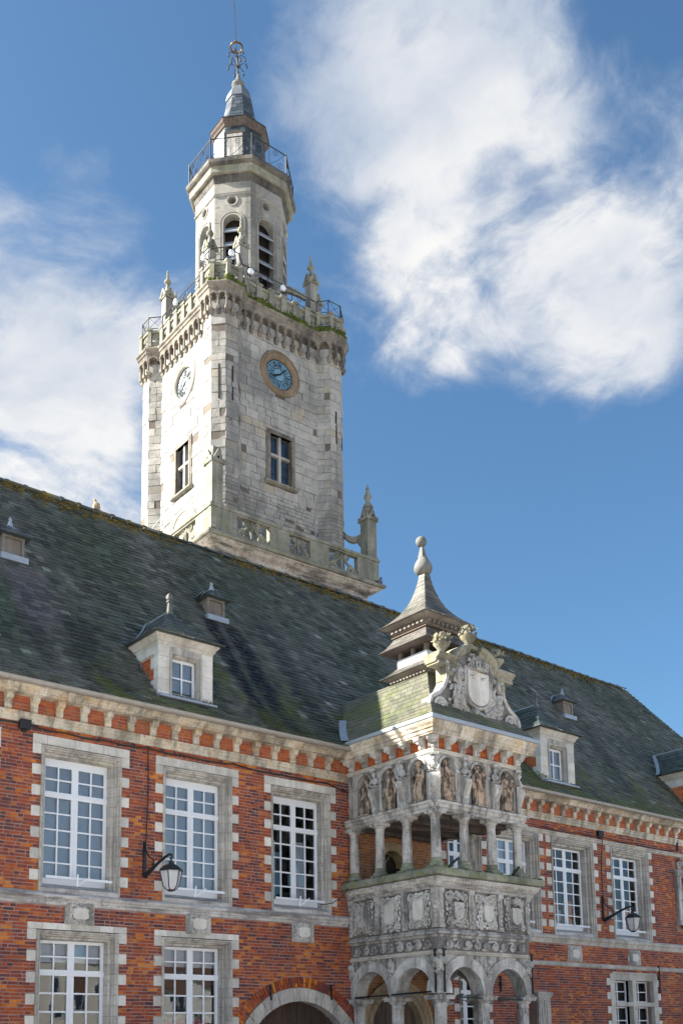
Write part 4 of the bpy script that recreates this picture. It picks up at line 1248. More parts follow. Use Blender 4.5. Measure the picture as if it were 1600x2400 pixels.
# frieze, balcony panels, parapet
ring_mold('lower_molding', [(-.02, 3.66), (.05, 3.67), (.06, 3.70), (.03, 3.71), (.035, 3.75), (.0, 3.77)], M_lime, 20.2)
m = MB(); sweep(m, bpath(0, 20.2), [(0, 3.76), (0, 5.2)]); BW = O('balcony_wall', m, M_shade_field, BAY)
ring_mold('middle_molding', [(.0, 4.05), (.03, 4.06), (.04, 4.11), (.09, 4.13), (.10, 4.18), (.06, 4.20), (.05, 4.235), (.0, 4.25)], M_bay, 20.2)
for fi, (M, L, cs) in enumerate(((MF, 3.10, 0), (ML, LL, 0))):
    rg = random.Random(80 + fi); m = MB(); n = 9
    for k in range(n):
        u = lerp(.16, L - .16, (k + .5) / n)
        m.tube(spiral(u, 3.91, .105, 1.7, PI * (k % 2), 1 if k % 2 else -1, 16, -.035), .030, 6)
        m.tube([(u - .16, -.02, 3.91 + .09 * (1 if k % 2 else -1)), (u - .06, -.02, 3.91 + .11 * (1 if k % 2 else -1)), (u + .04, -.02, 3.91 + .10 * (1 if k % 2 else -1))], .03, 6)
        for q in range(4): m.sphere((u + rg.uniform(-.14, .14), -.015, 3.91 + rg.uniform(-.11, .11)), rg.uniform(.018, .034), 6, 4)
    O('frieze_carving', m, M_bay, BW, M, smooth=50)
    pn = 3
    for k in range(pn):
        a = lerp(.06, L - .04, k / pn); b = lerp(.06, L - .04, (k + 1) / pn); u = (a + b) / 2
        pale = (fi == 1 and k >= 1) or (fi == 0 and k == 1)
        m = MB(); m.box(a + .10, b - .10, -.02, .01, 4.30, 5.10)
        po = O('carved_panel', m, M_bay if pale else M_shade_field, BAY, M)
        m = MB(); carve_frame(m, u, 4.70, .345, .40, -.06, rg, 1.2); carve_frame(m, u, 4.70, .27, .33, -.09, rg, .9)
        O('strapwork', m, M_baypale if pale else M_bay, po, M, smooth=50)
        if fi == 0:
            m = MB(); m.prism(shield_poly(u + .02, 4.66, .155, .20), 'y', -.125, -.02)
            so_ = O('shield', m, M_bay if k == 0 else M_quoin, po, M)
            m = MB()
            if k == 0:
                for q in range(5): m.sphere((u + .02 + (q % 2) * .08 - .04, -.08, 4.55 + .06 * q), .022, 6, 4, (1, .6, 1.4))
            elif k == 1:
                for q in range(5): m.lathe([(.03, 0), (.018, .07), (.03, .11)], (u - .10 + .06 * q, -.05, 4.89), 6)
                m.box(u - .14, u + .18, -.08, -.04, 4.87, 4.90)
            else:
                m.box(u + .015, u + .025, -.08, -.07, 4.5, 4.74); m.box(u - .11, u + .15, -.082, -.07, 4.735, 4.745)
                for q in range(3): m.sphere((u - .06 + .08 * q, -.078, 4.80), .02, 6, 4, (1, .5, 1.3))
            O('shield_charges', m, M_bay, so_, M @ T(0, -.05, 0), smooth=50)
        else:
            m = MB(); m.box(u - .17, u + .17, -.115, -.02, 4.50, 4.92); m.box(u - .13, u + .13, -.114, -.02, 4.46, 4.96); O('tablet', m, M_quoin if pale else M_bay, po, M)
    for k in range(pn + 1):
        u = lerp(.06, L - .04, k / pn)
        m = MB(); m.box(u - .075, u + .075, -.05, .01, 4.26, 5.17)
        m.box(u - .085, u + .085, -.09, .01, 5.06, 5.17); m.box(u - .085, u + .085, -.08, .01, 4.26, 4.36)
        for q in range(6): m.sphere((u + rg.uniform(-.03, .03), -.065, 4.42 + .11 * q), rg.uniform(.035, .055), 6, 5, (1, .7, 1))
        m.lathe([(.05, 4.70), (.065, 4.74), (.05, 4.78)], (u, -.05, 0), 8)
        O('balcony_pilaster', m, M_bay, BAY, M, smooth=45)
ring_mold('parapet_cornice', [(.0, 5.15), (.06, 5.17), (.08, 5.20), (.06, 5.22), (.10, 5.25), (.16, 5.33), (.20, 5.40), (.20, 5.42), (.10, 5.44)], M_sill, 20.3)
eg = MB()
for (M, L) in ((MF, 3.2), (ML, LL)):
    eg.M = M
    for k in range(int(L / .085)):
        eg.sphere((.04 + k * .085, -.16, 5.335), .036, 6, 4, (1, 1, 1.35))
eg.M = None
O('egg_molding', eg, M_lime, BAY, smooth=60, kind='stuff')
ring_mold('parapet_coping', [(.0, 5.43), (.20, 5.435), (.27, 5.45), (.29, 5.52), (.27, 5.60), (.22, 5.625), (-.20, 5.64)], M_moss_stone, 20.3)
m = MB(); m.box(17.15, 20.2, -3.0, 0, 5.30, 5.45); O('balcony_floor', m, M_bay, BAY)
m = MB(); m.box(17.15, 20.2, -3.0, 0, 3.70, 3.75)
for k in range(5): m.box(17.15, 20.2, -2.7 + .6 * k, -2.55 + .6 * k, 3.58, 3.70)
O('loggia_ceiling', m, M_wood, BAY)
mo = MB(); rg = random.Random(9)
for k in range(260):
    if rg.random() < .5: x, y = 17.1 - rg.uniform(-.15, .25), rg.uniform(-3.2, -.1)
    else: x, y = rg.uniform(16.9, 20.5), -3.05 - rg.uniform(-.15, .25)
    mo.sphere((x, y, 5.625), rg.uniform(.015, .045), 6, 3, (1.5, 1.5, .5))
O('moss', mo, M_mossg, BAY, kind='stuff', smooth=60)
# small spotlights lying on the parapet
for i, (x, y, dx_, dz_) in enumerate(((17.55, -3.05, .22, .2), (19.72, -3.10, .16, .2))):
    m = MB(); m.tube([(x - dx_ * .2, y, 5.70), (x + dx_, y - .02, 5.70 + dz_)], .03, 8); m.box(x - .05, x + .01, y - .03, y + .03, 5.64, 5.72)
    O('spotlight', m, M_iron, None, label=('slim black spotlight beside the corner column of the balcony', 'slim black spotlight at the foot of the rightmost balcony column')[i], cat='spotlight', group='spotlights on the balcony parapet')
# ledge, niche storey
ring_mold('ledge', [(-.15, 6.97), (.08, 6.97), (.09, 7.03), (.12, 7.05), (.13, 7.12), (.17, 7.14), (.18, 7.19), (.15, 7.205), (-.02, 7.225)], M_bay)
m = MB(); m.box(17.2, 19.95, -2.95, 0, 7.0, 7.06)
for k in range(4): m.obox((17.2, -2.6 + .75 * k, 6.98), (20.0, -2.6 + .75 * k, 6.98), .16, .14)
m.obox((17.2, -.5, 7.02), (20.05, -2.4, 6.93), .2, .16)
O('balcony_ceiling', m, M_wood, BAY)
def bust(m, u, y, z, s, rg):
    m.sphere((u, y, z), .075 * s, 8, 6, (1.1, .8, 1.0)); m.sphere((u, y - .01, z + .15 * s), .052 * s, 8, 6, (.85, .9, 1.1)); m.sphere((u, y - .055 * s, z + .15 * s), .016 * s, 5, 4)
    m.lathe([(.03 * s, z + .05 * s), (.028 * s, z + .12 * s)], (u, y, 0), 6)
    for sx in (-1, 1): m.tube([(u + sx * .06 * s, y, z + .05 * s), (u + sx * .11 * s, y - .02, z - .02 * s), (u + sx * .07 * s, y - .06 * s, z - .09 * s)], .024 * s, 5)
def console(M, u, rg, parent, w_=.10, s=1.0):
    """scrolled bracket pilaster carrying a herm bust"""
    m = MB()
    pr_ = [(0, 7.23), (-.05, 7.23), (-.07, 7.30), (-.055, 7.38), (-.09, 7.48), (-.16, 7.62), (-.20, 7.74), (-.19, 7.82), (-.13, 7.86), (-.08, 7.86), (-.07, 7.90), (0, 7.90)]
    m.prism(pr_, 'x', u - w_, u + w_)
    for sx in (-1, 1):
        m.tube([(u + sx * w_, p[1], p[2]) for p in spiral(0, 0, .001)] if False else [(u + sx * w_, -.125 + .075 * math.cos(a) * (1 - .1 * k), 7.77 + .075 * math.sin(a) * (1 - .1 * k)) for k, a in enumerate([.9 * q for q in range(9)])], .016, 5)
        m.tube([(u + sx * w_ * .85, -.05, 7.27), (u + sx * w_ * .9, -.10, 7.50), (u + sx * w_ * .95, -.20, 7.74)], .014, 5)
    for k in range(9): m.sphere((u + rg.uniform(-.04, .04), lerp(-.08, -.205, k / 8), lerp(7.42, 7.76, k / 8)), rg.uniform(.022, .036), 6, 4)
    m.box(u - w_ * 1.1, u + w_ * 1.1, -.12, 0, 7.89, 7.915); m.sphere((u, -.06, 7.33), .05, 8, 5)
    bust(m, u, -.07, 8.03, 1.15, rg)
    m.box(u - w_ * .9, u + w_ * .9, -.13, 0, 8.29, 8.35)
    for sx in (-1, 1): m.tube(spiral(u + sx * w_ * .6, 8.29, .035, 1.2, 0, sx, 8, -.12), .012, 4)
    return O('herm_console', m, M_baypale, parent, M, smooth=40)
NST = {}
rgN = random.Random(31)
def niche_face(M, L, cents, cons, tagname):
    m = MB(); r = .265; zs_ = 8.02; bounds = [0.0] + [(a + b) / 2 for a, b in zip(cents, cents[1:])] + [L]
    for c, a, b in zip(cents, bounds, bounds[1:]):
        arch_panel(m, a, b, 7.21, 8.38, c, r, zs_, 0, .02, 12)
        n = 10
        rings = []
        for zz in (7.21, zs_):
            rings.append([(c - r * math.cos(PI * k / n), .02 + .85 * r * math.sin(PI * k / n), zz) for k in range(n + 1)])
        m.rings(rings, closed=False)
        for q in range(5):                          # shell head
            a0, a1 = PI / 2 * q / 5, PI / 2 * (q + 1) / 5
            ra = [(c - r * math.cos(a0) * math.cos(PI * k / n), .02 + .85 * r * math.cos(a0) * math.sin(PI * k / n) , zs_ + r * math.sin(a0)) for k in range(n + 1)]
            rb_ = [(c - r * math.cos(a1) * math.cos(PI * k / n), .02 + .85 * r * math.cos(a1) * math.sin(PI * k / n), zs_ + r * math.sin(a1)) for k in range(n + 1)]
            m.rings([ra, rb_], closed=False)
    st = O('niche_wall', m, M_bay, BAY, M)
    for c in cents:
        m = MB()
        voussoir(m, c, zs_, r - .005, r + .065, 0, PI, -.035, .0, 14); voussoir(m, c, zs_, r + .02, r + .05, 0, PI, -.048, -.035, 14)
        for sx in (-1, 1):
            a, b = sorted((c + sx * (r - .01), c + sx * (r + .12))); m.box(a, b, -.045, 0, 7.965, 8.015)
        for k in range(1, 10):
            a = PI * k / 10; m.tube([(c - .05 * math.cos(a), .15, zs_ + .05 * math.sin(a)), (c - .16 * math.cos(a), .15, zs_ + .16 * math.sin(a)), (c - .245 * math.cos(a), .05, zs_ + .245 * math.sin(a))], .018, 5)
        O('niche_arch', m, M_bay, st, M, smooth=40)
    for u in cons: console(M, u, rgN, BAY)
    return st
niche_face(MF, FL, (.44, 1.49, 2.50), (.97, 2.02), 'f')
niche_face(ML, LL, (.62, 1.52, 2.52), (1.06, 2.05), 'l')
niche_face(T(BX1, BYF, 0, PI / 2), LL, (.5, 1.5, 2.5), (1.0, 2.0), 'r')
for (x, y, a) in ((BX0, BYF, -PI / 4), (BX1, BYF, PI / 4)):
    console(T(x, y, 0, a) @ T(0, .05, 0), 0, rgN, BAY, .14)
ring_mold('niche_cornice', [(.0, 8.35), (.035, 8.36), (.04, 8.40), (.06, 8.41), (.065, 8.44), (.0, 8.455)], M_lime)
m = MB(); sweep(m, bpath(), [(-.02, 8.44), (-.02, 8.75)]); BB = O('brick_band', m, M_mortar, BAY)
pc = []
for (M, L) in ((MF, FL), (ML, LL)):
    z = 8.46; k = 0
    while z < 8.70:
        u = .02 - (.06 if k % 2 else 0)
        while u < L - .03:
            vs, fs, c = blockpiece(max(u, 0), min(u + .2, L), .008, .03, z, z + .062, rb, .003)
            vs = [M @ v for v in vs]; pc.append((vs, fs, sum(vs, Vector()) / 8)); u += .213
        z += .0725; k += 1
put_pieces(pc, 'brick', M_newbrick, BB)
m = MB(); pr_ = [(.0, 8.46), (-.04, 8.46), (-.075, 8.49), (-.08, 8.54), (-.06, 8.57), (-.12, 8.60), (-.21, 8.62), (-.245, 8.66), (-.245, 8.72), (0, 8.72)]
m.prism(pr_, 'x', -.085, .085); m.box(-.10, .10, -.26, 0, 8.695, 8.718)
m.tube([(-.09, -.2 + .035 * math.cos(a), 8.655 + .035 * math.sin(a)) for a in [.8 * q for q in range(8)]], .012, 5); m.sphere((0, -.16, 8.60), .05, 8, 5, (1.1, .9, .8)); m.sphere((0, -.07, 8.50), .04, 8, 5)
me = m.mesh('scroll_modillion', 40); me.materials.append(M_baypale)
for (M, L, n) in ((MF, FL, 6), (ML, LL, 6)):
    for k in range(n): O('scroll_modillion', me, None, BAY, M @ T(lerp(.0, L, (k + (.9 if M is MF else .35)) / n), 0, 0))
for (x, y, a) in ((BX0, BYF, -PI / 4), (BX1, BYF, PI / 4)):
    O('scroll_modillion', me, None, BAY, T(x, y, 0, a) @ T(0, .06, 0) @ Matrix.Scale(1.5, 4, (1, 0, 0)))
CPR = [(.0, 8.72), (.26, 8.72), (.27, 8.75), (.29, 8.76), (.29, 8.83), (.32, 8.85), (.33, 8.90), (.37, 8.95), (.385, 9.0), (.385, 9.02), (.0, 9.03)]
segs = [[(BX0, -2.55), (BX0, BYF), (BX0 + .5, BYF)], [(BX1 - .5, BYF), (BX1, BYF), (BX1, -2.55)], [(BX1, -2.55), (BX1, 0)]]
segs += [[(BX0, lerp(0, -2.55, k / 4) - .002), (BX0, lerp(0, -2.55, (k + 1) / 4) + .002)] for k in range(4)]
segs += [[(lerp(BX0 + .5, BX1 - .5, k / 3) + .002, BYF), (lerp(BX0 + .5, BX1 - .5, (k + 1) / 3) - .002, BYF)] for k in range(3)]
cor = None
for sg_ in segs:
    mb = MB(); sweep(mb, sg_, [(o + rs_.uniform(-.003, .003) * (0 < i < 10), z) for i, (o, z) in enumerate(CPR)])
    if cor is None: cor = O('bay_cornice', mb, M_cornice, BAY)
    else: O('cornice_stone', mb, M_cornice, cor)
ring_mold('eaves_gutter', [(.30, 9.025), (.40, 9.03), (.415, 9.05), (.415, 9.12), (.395, 9.125), (.30, 9.10)], M_lead)
# bay roof
TC = (18.60, -1.42)
ks = [(0, 1), (.05, .93), (.11, .86), (.18, .785), (.26, .70), (.35, .61), (.44, .52), (.53, .43), (.62, .34), (.71, .26), (.80, .18), (.89, .10), (.96, .04), (1.0, 0)]
TLx, TRx, TFy = [], [], []
Ls, Rs, Bl, Br = [], [], [], []
for t_, k in ks:
    z = lerp(9.10, 10.76, t_)
    xl = lerp(TC[0] - .64, BX0 - .40, k); xr = lerp(TC[0] + .64, BX1 + .40, k); yf = lerp(TC[1] - .64, BYF - .40, k)
    yb = roof_y(z) + .25
    Ls.append(Vector((xl, yf, z))); Rs.append(Vector((xr, yf, z))); Bl.append(Vector((xl, yb, z))); Br.append(Vector((xr, yb, z)))
m = MB()
for A, B in ((Bl, Ls), (Ls, Rs), (Rs, Br)): m.rings([[tuple(p) for p in A], [tuple(p) for p in B]], closed=False)
BR = O('bay_roof', m, M_slate_bay, BAY)
put_pieces(slate_rows(list(zip(Bl, Ls)), .21, rsl, .006, .012) + slate_rows(list(zip(Ls, Rs)), .21, rsl, .006, .012), 'slate', M_slate_bay, BR, limit=300)
put_pieces(slate_rows(list(zip(Rs, Br)), .21, rsl, .006, .012), 'slate', M_slate_bay, BR, limit=0, stuff_name='slating')
m = MB()
for k in range(7):
    p, q = Bl[k], Bl[k + 1]
    yp, yq = roof_y(p.z), roof_y(q.z)
    m.quad((p.x - .13, yp - .02, p.z + .05), (p.x + .10, yp - .16, p.z + .06), (q.x + .10, yq - .16, q.z + .06), (q.x - .13, yq - .02, q.z + .05))
O('lead_valley', m, M_lead, BR)
# turret on top of the bay
def sq(h, z): return [(TC[0] - h, TC[1] - h, z), (TC[0] + h, TC[1] - h, z), (TC[0] + h, TC[1] + h, z), (TC[0] - h, TC[1] + h, z)]
def sqslates(parent, hz, width, m):
    und = MB(); und.rings([sq(h, z - .004) for h, z in hz], True); o = O('turret_roof', und, m, parent)
    allp = []
    for side in range(4):
        lv = []
        for h, z in hz:
            c = sq(h, z); lv.append((Vector(c[(side + 3) % 4]) if side == 0 else Vector(c[side - 1]), Vector(c[side])))
        allp.append(slate_rows(lv, width, rsl, .005, .010))
    put_pieces(allp[0] + allp[1], 'slate', m, o); put_pieces(allp[2] + allp[3], 'slate', m, o, limit=0, stuff_name='slating')
    return o
def sqbox(name, prof, m, parent=BAY):
    b = MB(); b.rings([sq(h, z) for h, z in prof], True, True, True); return O(name, b, m, parent)
def dentils(parent, h, z0, z1, n, dp, m):
    b = MB(); b.box(-.5, .5, -dp, .01, 0, z1 - z0)
    for side in range(4):
        for k in range(n):
            u = lerp(-h, h, (k + .5) / n); w_ = h / n * .55
            mm = MB(); mm.box(u - w_, u + w_, -h - dp, -h + .02, z0, z1); O('dentil', mm, m, parent, T(TC[0], TC[1], 0, [-PI / 2, 0, PI / 2, PI][side]))
tb = sqbox('turret_molding', [(.64, 10.74), (.66, 10.76), (.66, 10.80), (.72, 10.84), (.80, 10.87), (.83, 10.885), (.83, 10.91)], M_greywood)
dentils(tb, .66, 10.765, 10.82, 11, .06, M_greywood)
sqslates(BAY, [(.86, 10.90), (.77, 10.955), (.69, 11.02), (.61, 11.10), (.55, 11.17)], .17, M_slate_pink)
lt = sqbox('turret_lantern', [(.53, 11.14), (.53, 11.40)], M_lampwhite)
for sx in (-1, 0, 1):
    for side in range(4):
        b = MB(); b.box(sx * .46 - .045, sx * .46 + .045, -.52, -.43, 11.40, 11.68); O('lantern_post', b, M_greywood, lt, T(TC[0], TC[1], 0, side * PI / 2))
b = MB(); b.box(TC[0] - .08, TC[0] + .0, TC[1] - .56, TC[1] - .54, 11.34, 11.43); b.M = None; O('brass_box', b, M_gold, lt)
sqbox('lantern_core', [(.36, 11.40), (.36, 11.70)], M_dark, lt)
sqslates(BAY, [(.87, 11.595), (.80, 11.66), (.73, 11.735), (.67, 11.815), (.62, 11.90), (.58, 11.98)], .17, M_slate_pink)
tk = sqbox('turret_soffit', [(.45, 11.60), (.855, 11.59)], M_wood)
sqbox('copper_strip', [(.60, 11.975), (.635, 11.985), (.635, 12.01), (.57, 12.02)], M_rust)
tcn = sqbox('turret_cornice', [(.57, 11.98), (.57, 12.04), (.60, 12.06), (.62, 12.08), (.62, 12.17), (.74, 12.20), (.80, 12.235), (.84, 12.25), (.84, 12.275)], M_greywood)
dentils(tcn, .62, 12.085, 12.165, 8, .075, M_greywood)
sqslates(BAY, [(.88, 12.265), (.76, 12.345), (.655, 12.435), (.56, 12.53), (.475, 12.63), (.40, 12.735), (.335, 12.85), (.28, 12.97), (.235, 13.09), (.195, 13.22), (.16, 13.35), (.13, 13.48), (.108, 13.60), (.10, 13.68)], .2, M_slate_pink)
b = MB(); b.lathe([(.135, 13.60), (.145, 13.70), (.11, 13.72)], (TC[0], TC[1], 0), 4, rot=PI / 4)
fo = O('turret_finial', b, M_rust, BAY)
b = MB(); b.lathe([(.09, 13.70), (.17, 13.74), (.225, 13.80), (.245, 13.87), (.235, 13.95), (.20, 14.03), (.15, 14.11), (.125, 14.16), (.125, 14.18), (.10, 14.19)], (TC[0] - .02, TC[1] + .02, 0), 14)
O('finial_bulb', b, M_leadold, fo, smooth=60)
b = MB(); b.lathe([(.12, 14.18), (.045, 14.50)], (TC[0] - .03, TC[1] + .03, 0), 4, rot=PI / 4); O('finial_neck', b, M_leadold, fo)
b = MB(); b.sphere((TC[0] - .045, TC[1] + .045, 14.625), .145, 18, 12); O('finial_ball', b, M_leadold, fo, smooth=80)
# pediment
PY = -2.92
pc_ = 18.71
half = [(1.52, 9.28), (1.56, 9.45), (1.58, 9.60), (1.52, 9.74), (1.40, 9.82), (1.26, 9.90), (1.14, 10.02), (1.04, 10.18), (.98, 10.36), (.96, 10.62), (.96, 10.68), (1.02, 10.72)]
topc = [(1.02, 10.74), (.62, 10.80)] + [(.62 * math.cos(a), 10.80 + .36 * math.sin(a)) for a in [PI / 2 * k / 6 for k in range(1, 7)]]
poly = [(pc_ - x, z) for x, z in half] + [(pc_ - x, z) for x, z in topc] + [(pc_ + x, z) for x, z in reversed(topc[:-1])] + [(pc_ + x, z) for x, z in reversed(half)]
m = MB(); m.prism(list(reversed(poly)), 'y', PY, PY + .30)
PED = O('pediment', m, M_shade_field, BAY)
m = MB()
edge = [(pc_ - x, PY - .03, z) for x, z in half]
m.tube(edge, .06, 6); m.tube([(2 * pc_ - x, y, z) for x, y, z in edge], .06, 6)
for sx in (-1, 1):
    m.tube(spiral(pc_ + sx * 1.22, 9.56, .24, 2.1, -PI / 2 if sx < 0 else -PI / 2, sx, 26, PY - .05), .045, 6)
    m.sphere((pc_ + sx * 1.22, PY - .06, 9.56), .07, 8, 6)
    pr_ = [(PY - .0, 9.30), (PY - .08, 9.40), (PY - .08, 9.75), (PY, 9.85)]
O('pediment_volutes', m, M_baypale, PED, smooth=50)
def capseg(pts, nm):
    m = MB(); rings = []
    for i, (x, z) in enumerate(pts):
        a = pts[max(0, i - 1)]; b = pts[min(len(pts) - 1, i + 1)]
        tx, tz = b[0] - a[0], b[1] - a[1]; l_ = math.hypot(tx, tz); nx, nz = -tz / l_, tx / l_
        rings.append([(pc_ + x + nx * o, y, z + nz * o) for o, y in ((-.13, PY - .03), (-.09, PY - .06), (-.05, PY - .06), (.0, PY - .13), (.04, PY - .17), (.08, PY - .17), (.10, PY - .10), (.10, PY + .38), (-.13, PY + .32))])
    m.rings(rings, True, True, True); return O(nm, m, M_pedcap, PED)
capseg([(-1.36, 10.78), (-.70, 10.80)] + [(-.66 * math.cos(a), 10.82 + .42 * math.sin(a)) for a in [PI / 2 * k / 6 for k in range(0, 6)]], 'pediment_cornice')
capseg([(.66 * math.cos(a), 10.82 + .42 * math.sin(a)) for a in [PI / 2 * k / 6 for k in range(5, -1, -1)]] + [(.70, 10.80), (1.36, 10.78)], 'pediment_cornice')
for sx in (-1, 1):
    m = MB(); m.box(pc_ + sx * 1.02 - .30, pc_ + sx * 1.02 + .30, PY - .10, PY + .30, 10.60, 10.66); m.box(pc_ + sx * .90 - .14, pc_ + sx * .90 + .14, PY - .08, PY + .28, 10.25, 10.60); m.sphere((pc_ + sx * .92, PY - .10, 10.42), .08, 8, 5)
    O('pediment_block', m, M_pedcap, PED)
m = MB(); m.prism(shield_poly(pc_ + .06, 10.22, .37, .42), 'y', PY - .10, PY); ps = O('shield', m, M_quoin, PED)
m = MB(); rg = random.Random(77)
sp_ = shield_poly(pc_ + .06, 10.22, .43, .48); m.tube([(x, PY - .05, z) for x, z in sp_ + sp_[:1]], .05, 6)
for k in range(260):
    a = rg.uniform(0, 2 * PI); rr = rg.uniform(.50, 1.12)
    x = pc_ + .04 + rr * .92 * math.cos(a); z = 10.05 + rr * .78 * math.sin(a)
    lim = 1.50 if z < 9.85 else .93
    if z < 9.34 or z > 11.05 or abs(x - pc_) > lim: continue
    m.sphere((x, PY - .05, z), rg.uniform(.03, .085), 6, 4, (rg.uniform(.7, 1.4), .8, rg.uniform(.7, 1.4)))
for k in range(22):
    a = rg.uniform(PI * .9, 2.1 * PI); m.tube(spiral(pc_ + .72 * math.cos(a), 9.98 + .62 * math.sin(a), rg.uniform(.10, .17), 1.5, rg.uniform(0, 6), rg.choice((-1, 1)), 14, PY - .08), .034, 6)
for sx in (-1, 1):
    m.tube([(pc_ + sx * .55, PY - .08, 10.65), (pc_ + sx * .72, PY - .1, 10.45), (pc_ + sx * .58, PY - .1, 10.2), (pc_ + sx * .74, PY - .1, 9.95), (pc_ + sx * .45, PY - .1, 9.68), (pc_ + sx * .2, PY - .08, 9.52)], .05, 6)
O('garland_carving', m, M_bay, PED, smooth=50)
m = MB(); m.lathe([(.27, 10.66), (.29, 10.69), (.27, 10.72)], (pc_ + .08, PY - .10, 0), 16, .55)
for k in range(9):
    a = PI + PI * k / 8; m.lathe([(.04, 0), (.025, .08), (.045, .13), (.02, .17)], (pc_ + .08 + .27 * math.cos(a), PY - .10 + .15 * math.sin(a), 10.71), 6)
for k in range(24): m.sphere((pc_ + .04 + rg.uniform(-.3, .3), PY - .08, 10.93 + rg.uniform(-.06, .14)), rg.uniform(.03, .06), 6, 4)
O('crown', m, M_bay, PED, smooth=50)
for i, (x, zb, s) in enumerate(((17.74, 10.90, 1.0), (18.68, 11.30, 1.0), (19.68, 10.90, 1.0))):
    m = MB(); y = PY + .12
    m.box(x - .17, x + .17, y - .17, y + .17, zb - .06, zb + .03)
    m.lathe([(.13, zb + .02), (.13, zb + .05), (.075, zb + .08), (.075, zb + .12), (.14, zb + .20), (.20, zb + .27), (.215, zb + .31), (.17, zb + .32)], (x, y, 0), 14)
    u = O('flower_urn', m, M_pedcap, BAY, smooth=45); rg = random.Random(300 + i); m = MB()
    for k in range(60):
        a = rg.uniform(0, 2 * PI); e = rg.uniform(-.1, 1.5); rr = .20
        c = Vector((x + rr * math.cos(a) * math.cos(e), y + rr * math.sin(a) * math.cos(e), zb + .36 + .20 * math.sin(e)))
        if rg.random() < .5: m.sphere(c, rg.uniform(.035, .06), 6, 5)
        else:
            d = (c - Vector((x, y, zb + .3))).normalized(); sd = d.cross(Vector((0, 0, 1))) * .035
            m.add([tuple(c - sd), tuple(c + d * .10), tuple(c + sd), tuple(c + d * .04 + Vector((0, 0, .03)))], [(0, 3, 2), (0, 1, 3), (3, 1, 2), (0, 2, 1)])
    O('stone_flowers', m, M_pedcap, u)

